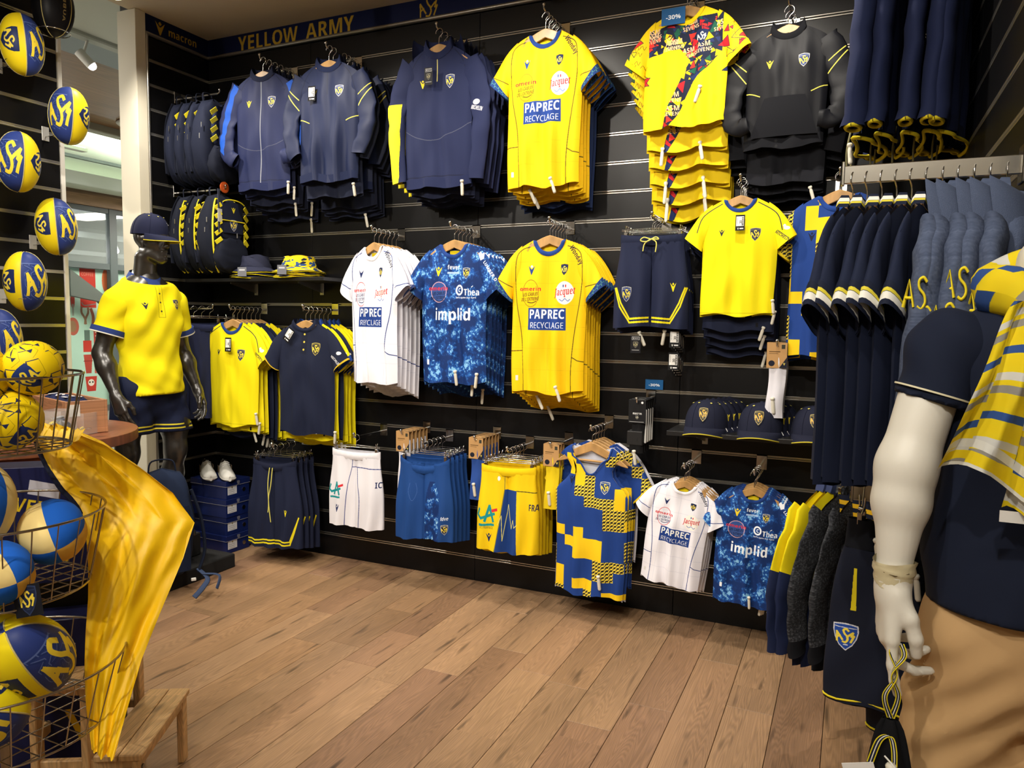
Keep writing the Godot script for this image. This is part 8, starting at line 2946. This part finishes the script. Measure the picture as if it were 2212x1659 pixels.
# what shows through the glazed strip beside the pillar: mall ceiling and the shopfront opposite
func mall() -> void:
	var white := std("d9dcd0", 0.7)
	struct("mall_floor", MB_box(Vector3(-9, -0.2, -8), Vector3(-0.16, 0.0, 6)), std("8d8a84", 0.4))
	struct("ceiling_soffit", MB_box(Vector3(-1.1, 3.6, -3.0), Vector3(-0.16, 3.75, 3)), white)
	struct("ceiling_trim", MB_box(Vector3(-1.2, 3.57, -3.0), Vector3(-1.1, 3.75, 3), 0.01), std("b9bcb2", 0.6))
	struct("ceiling_beam", MB_box(Vector3(-1.72, 3.64, -4.0), Vector3(-1.2, 3.8, 3)), std("8f979a", 0.5))
	struct("ceiling_joint", MB_box(Vector3(-1.77, 3.68, -4.0), Vector3(-1.72, 3.8, 3)), std("15181a", 0.6))
	var m := MB.new()
	var wd := wood("8f6a47", 91, 256)
	m.prism(PackedVector2Array([Vector2(-3.75, 3.7), Vector2(-1.77, 3.7), Vector2(-1.77, 3.82), Vector2(-3.75, 3.82)]), -5.5, 3.0, 0.0)
	struct("ceiling_panel", m, wd)
	m = MB.new()
	m.lathe([[0.0, 0.0], [0.22, 0.0], [0.24, 0.015], [0.24, 0.03], [0.0, 0.03]], 28)
	var v := thing("ceiling_vent", "round white ceiling vent in the mall's wooden ceiling", "vent", Vector3(-3.3, 3.668, -2.15))
	part("vent_ring", m, std("c9c6b8", 0.6), v)
	m = MB.new()
	for k in 5:
		m.lathe([[0.03 + 0.035 * k, -0.004], [0.045 + 0.035 * k, -0.004], [0.045 + 0.035 * k, 0.002], [0.03 + 0.035 * k, 0.002]], 24)
	sheet("vent_slats", m, std("b5b2a6", 0.6), v)
	# lit cove and the bulkhead over the opposite shop
	struct("ceiling_edge", MB_box(Vector3(-3.9, 3.62, -7), Vector3(-3.75, 3.8, 3), 0.01), std("a9a692", 0.6))
	m = MB.new()
	m.grid(steps(10), [0.0, 1.0], func(u, w):
		return Vector3(lerpf(-3.9, -5.5, u), 3.95 - 0.25 * u * u, lerpf(3.0, -7.0, w)))
	var cove := MeshInstance3D.new()
	cove.mesh = m.mesh(false)
	cove.material_override = std("dfe6d6", 0.8, 0.0, {"cull_mode": 2})
	cove.name = "ceiling_cove"
	cove.set_meta("kind", "structure")
	add_child(cove)
	struct("ceiling_slot", MB_box(Vector3(-5.56, 3.66, -7), Vector3(-5.5, 3.8, 3)), std("4a5150", 0.5))
	struct("wall_bulkhead", MB_box(Vector3(-7.2, 3.5, -8), Vector3(-5.56, 3.9, 3)), std("dbe3d2", 0.75))
	struct("trim_8", MB_box(Vector3(-7.1, 3.28, -8), Vector3(-6.9, 3.5, 3)), wood("a58468", 93, 128))
	for s in [[Vector3(-4.6, 3.6, -1.5), 30.0], [Vector3(-4.6, 3.6, -4.0), 30.0]]:  # unseen strips, placed to brighten the cove
		var l := thing("unseen_cove_light", "unseen strip light placed to light the mall's ceiling cove", "light", s[0], 0.0, "unseen cove strip lights")
		part("strip_tube", MB_box(Vector3(-0.04, -0.012, -0.9), Vector3(0.04, 0.0, 0.9)), std("ffffff", 0.5, 0.0, {"emission_enabled": true, "emission": Color(0.95, 1.0, 0.92), "emission_energy_multiplier": 2.5}), l)
		part("strip_housing", MB_box(Vector3(-0.05, -0.05, -0.92), Vector3(0.05, -0.012, 0.92)), white, l)
		var a := AreaLight3D.new()
		a.name = "strip_light"
		a.area_size = Vector2(0.08, 1.8)
		a.light_energy = s[1]
		a.light_color = Color(0.95, 1.0, 0.92)
		a.area_range = 12.0
		a.shadow_enabled = true
		l.add_child(a)
		a.look_at_from_position(s[0] + Vector3(0, 0.02, 0), s[0] + Vector3(0, 2, 0), Vector3(0, 0, 1))
	# shopfront opposite
	var grey := std("525b5e", 0.5)
	var o := struct("window_1", MB_box(Vector3(-7.04, 2.3, -8), Vector3(-6.96, 2.4, 3), 0.006), grey)
	part("frame", MB_box(Vector3(-7.04, 3.2, -8), Vector3(-6.96, 3.28, 3), 0.006), grey, o)
	for z in [-2.6, -4.58, -6.5]:
		part("frame", MB_box(Vector3(-7.05, 0, z - 0.07), Vector3(-6.95, 3.28, z + 0.07), 0.006), grey, o)
	part("pane", MB_box(Vector3(-7.005, 2.4, -8), Vector3(-6.995, 3.2, 3)), std(Color(0.86, 0.9, 0.89, 0.22), 0.03, 0.0, {"transparency": 1}), o)
	struct("wall_rear", MB_box(Vector3(-10.2, 0, -9), Vector3(-10.0, 4, 3)), std("8b918d", 0.8))
	struct("ceiling_far", MB_box(Vector3(-10, 3.3, -9), Vector3(-7.2, 3.4, 3)), std("7c8380", 0.8))
	for k in 3:
		part_spot(Vector3(-8.0, 2.75, [-4.35, -5.4, -3.7][k]), "spotlight glowing inside the opposite shop, %s" % ["nearest the grey post", "beside the mannequin's cap", "above the poster's edge"][k])
	struct("ceiling_stripe", MB_box(Vector3(-8.6, 2.95, -9), Vector3(-8.5, 3.05, 3)), std("aeb4b0", 0.6))
	struct("ceiling_stripe_low", MB_box(Vector3(-9.3, 2.7, -9), Vector3(-9.2, 2.78, 3)), std("c2c8c4", 0.6))
	for q in [Vector3(-2.4, 3.66, 1.4), Vector3(-5.0, 3.4, 1.6), Vector3(-5.2, 3.4, -5.6)]:  # added panels, fill light for the mall
		panel(q, Vector2(1.4, 0.7), 26.0)
	poster()
	m = MB.new()
	m.prism(PackedVector2Array([Vector2(3.7, 2.26), Vector2(4.3, 1.86), Vector2(4.62, 1.6), Vector2(4.62, 1.42), Vector2(4.2, 1.78), Vector2(3.7, 1.86)]), 0.0, 0.12, 0.0, Transform3D(Basis(Vector3(0, 0, -1), Vector3(0, 1, 0), Vector3(1, 0, 0)), Vector3(-6.9, 0, 0)))
	var e := thing("stair_balustrade", "slanting dark grey rail in front of the pale green poster", "rail", Vector3.ZERO)
	part("slab", m, std("5b605e", 0.5), e)
	# mall track light close to the opening
	var t := Vector3(-1.16, 3.42, 0.03)
	var s := thing("track_spotlight", "small white spotlight under the mall soffit by the pillar", "spotlight", t)
	var d := Vector3(0.35, -0.6, -0.45).normalized()
	m = MB.new()
	m.tube([-d * 0.09, d * 0.03], 0.034, 14)
	part("housing", m, std("e4e4de", 0.5), s)
	m = MB.new()
	m.tube([-d * 0.05, Vector3(0, 0.16, 0)], 0.01, 8)
	part("stem", m, std("e4e4de", 0.5), s)
	m = MB.new()
	m.ball(d * 0.035, Vector3(0.03, 0.03, 0.03), 12, 8)
	part("bulb", m, std("ffffff", 0.5, 0.0, {"emission_enabled": true, "emission": Color(1, 0.98, 0.92), "emission_energy_multiplier": 14.0}), s)
	var l := SpotLight3D.new()
	l.name = "spot_beam"
	l.light_energy = 1.5
	l.spot_angle = 50.0
	l.spot_range = 8.0
	l.spot_attenuation = 2.0
	l.light_size = 0.03
	l.shadow_enabled = true
	s.add_child(l)
	l.look_at_from_position(t + d * 0.08, t + d * 2.0, Vector3(0, 1, 0.01))

func part_spot(at: Vector3, label: String) -> void:
	var s := thing("track_spotlight", label, "spotlight", at)
	var m := MB.new()
	m.tube([Vector3(0, 0.02, 0), Vector3(0, 0.57, 0)], 0.012, 8)
	m.tube([Vector3(0, 0.0, 0), Vector3(0, 0.16, 0.03)], 0.06, 12)
	part("housing", m, std("c9ccc8", 0.5), s)
	m = MB.new()
	m.ball(Vector3(0, -0.03, 0), Vector3(0.075, 0.06, 0.075), 12, 8)
	part("bulb", m, std("ffffff", 0.5, 0.0, {"emission_enabled": true, "emission": Color(1, 1, 0.97), "emission_energy_multiplier": 9.0}), s)
	var l := OmniLight3D.new()
	l.name = "bulb_light"
	l.light_energy = 0.9
	l.omni_range = 8.0
	l.omni_attenuation = 2.0
	l.light_size = 0.05
	l.shadow_enabled = true
	l.position = Vector3(0.16, -0.1, 0)
	s.add_child(l)

func poster() -> void:
	# metres of the opposite wall: x runs along it, y is height
	var p := Pix.new(3.2, 2.2, Color("b4d6c8"), 330.0, 3.3, 2.3)
	var red := Color("b5392f")
	var X := func(px: float) -> float: return 3.85 + (px - 150.0) * 0.00844
	var Y := func(py: float) -> float: return 2.2 - (py - 590.0) * 0.00727
	var box := func(x0: float, y0: float, x1: float, y1: float, c: Color) -> void:
		p.rect(X.call(x0), Y.call(y0), (x1 - x0) * 0.00844, (y1 - y0) * 0.00727, c)
	var pt := func(x: float, y: float) -> Vector2: return Vector2(X.call(x), Y.call(y))
	box.call(173, 572, 205, 661, red)
	p.text("COFFEE", pt.call(189, 588), 0.2, 0.055, Color("c98a78"), "sans")
	p.oval(pt.call(228, 600), 0.08, 0.2, Color("cf6a45"))
	p.oval(pt.call(158, 645), 0.035, 0.14, Color("a6453c"))
	p.line([pt.call(158, 655), pt.call(158, 678)], 0.03, Color("8d8f88"))
	p.oval(pt.call(182, 639), 0.075, 0.06, red)
	p.curve([pt.call(176, 650), pt.call(182, 656), pt.call(204, 652)], 0.014, Color("77807c"))
	p.curve([pt.call(175, 660), pt.call(175, 672), pt.call(181, 684), pt.call(183, 696)], 0.035, Color("8a6a55"))
	p.curve([pt.call(188, 660), pt.call(188, 672), pt.call(183, 684), pt.call(181, 696)], 0.035, Color("8a6a55"))
	p.curve([pt.call(194, 664), pt.call(198, 680), pt.call(197, 698)], 0.05, Color("8a5240"))
	p.oval(pt.call(157, 702), 0.1, 0.14, Color("a8584a"))
	p.oval(pt.call(156, 702), 0.065, 0.09, Color("8b6c52"))
	box.call(179, 710, 190, 733, Color("5a6b64"))
	box.call(176, 733, 193, 758, red)
	box.call(198, 710, 213, 806, Color("a83b34"))
	for j in 12:
		for i in 2:
			p.oval(pt.call(202 + i * 7 , 715 + j * 8 + i * 4), 0.011, 0.011, Color("e0cfc4"))
	p.poly([pt.call(176, 764), pt.call(194, 764), pt.call(191, 805), pt.call(180, 805)], Color("a8433a"))
	p.line([pt.call(176, 778), pt.call(194, 778)], 0.01, Color("7d2f2a"))
	p.poly([pt.call(178, 812), pt.call(202, 812), pt.call(199, 845), pt.call(181, 845)], red)
	p.oval(pt.call(190, 826), 0.055, 0.055, Color("e6ded2"))
	p.oval(pt.call(187, 825), 0.014, 0.014, Color("2a2a2a"))
	p.oval(pt.call(193, 825), 0.014, 0.014, Color("2a2a2a"))
	p.oval(pt.call(232, 810), 0.09, 0.12, Color("cf8a3a"))
	var o := thing("shop_poster", "large pale green poster of red household goods across the mall", "poster", Vector3(-7.06, 0, 0))
	part("panel", MB_box(Vector3(-0.02, 0.1, -6.5), Vector3(0.0, 2.3, -3.3)), std("a9c9bc", 0.6), o)
	var m := MB.new()
	m.grid([0.0, 1.0], [0.0, 1.0], func(u, v): return Vector3(0.002, 2.3 - 2.2 * v, -3.3 - 3.2 * u), func(u, v, _p): return Vector2(u, v))
	sheet("printed_face", m, printed(p, 0.5), o)

func _ready() -> void:
	setup()
	room()
	tops_on_back_wall()
	bottoms()
	shelf_goods()
	rucksacks()
	wall_balls()
	baskets()
	table()
	stool()
	poncho()
	paper_bags()
	plinth_goods()
	dark_mannequin()
	white_mannequin()
	side_rack()
	mall()
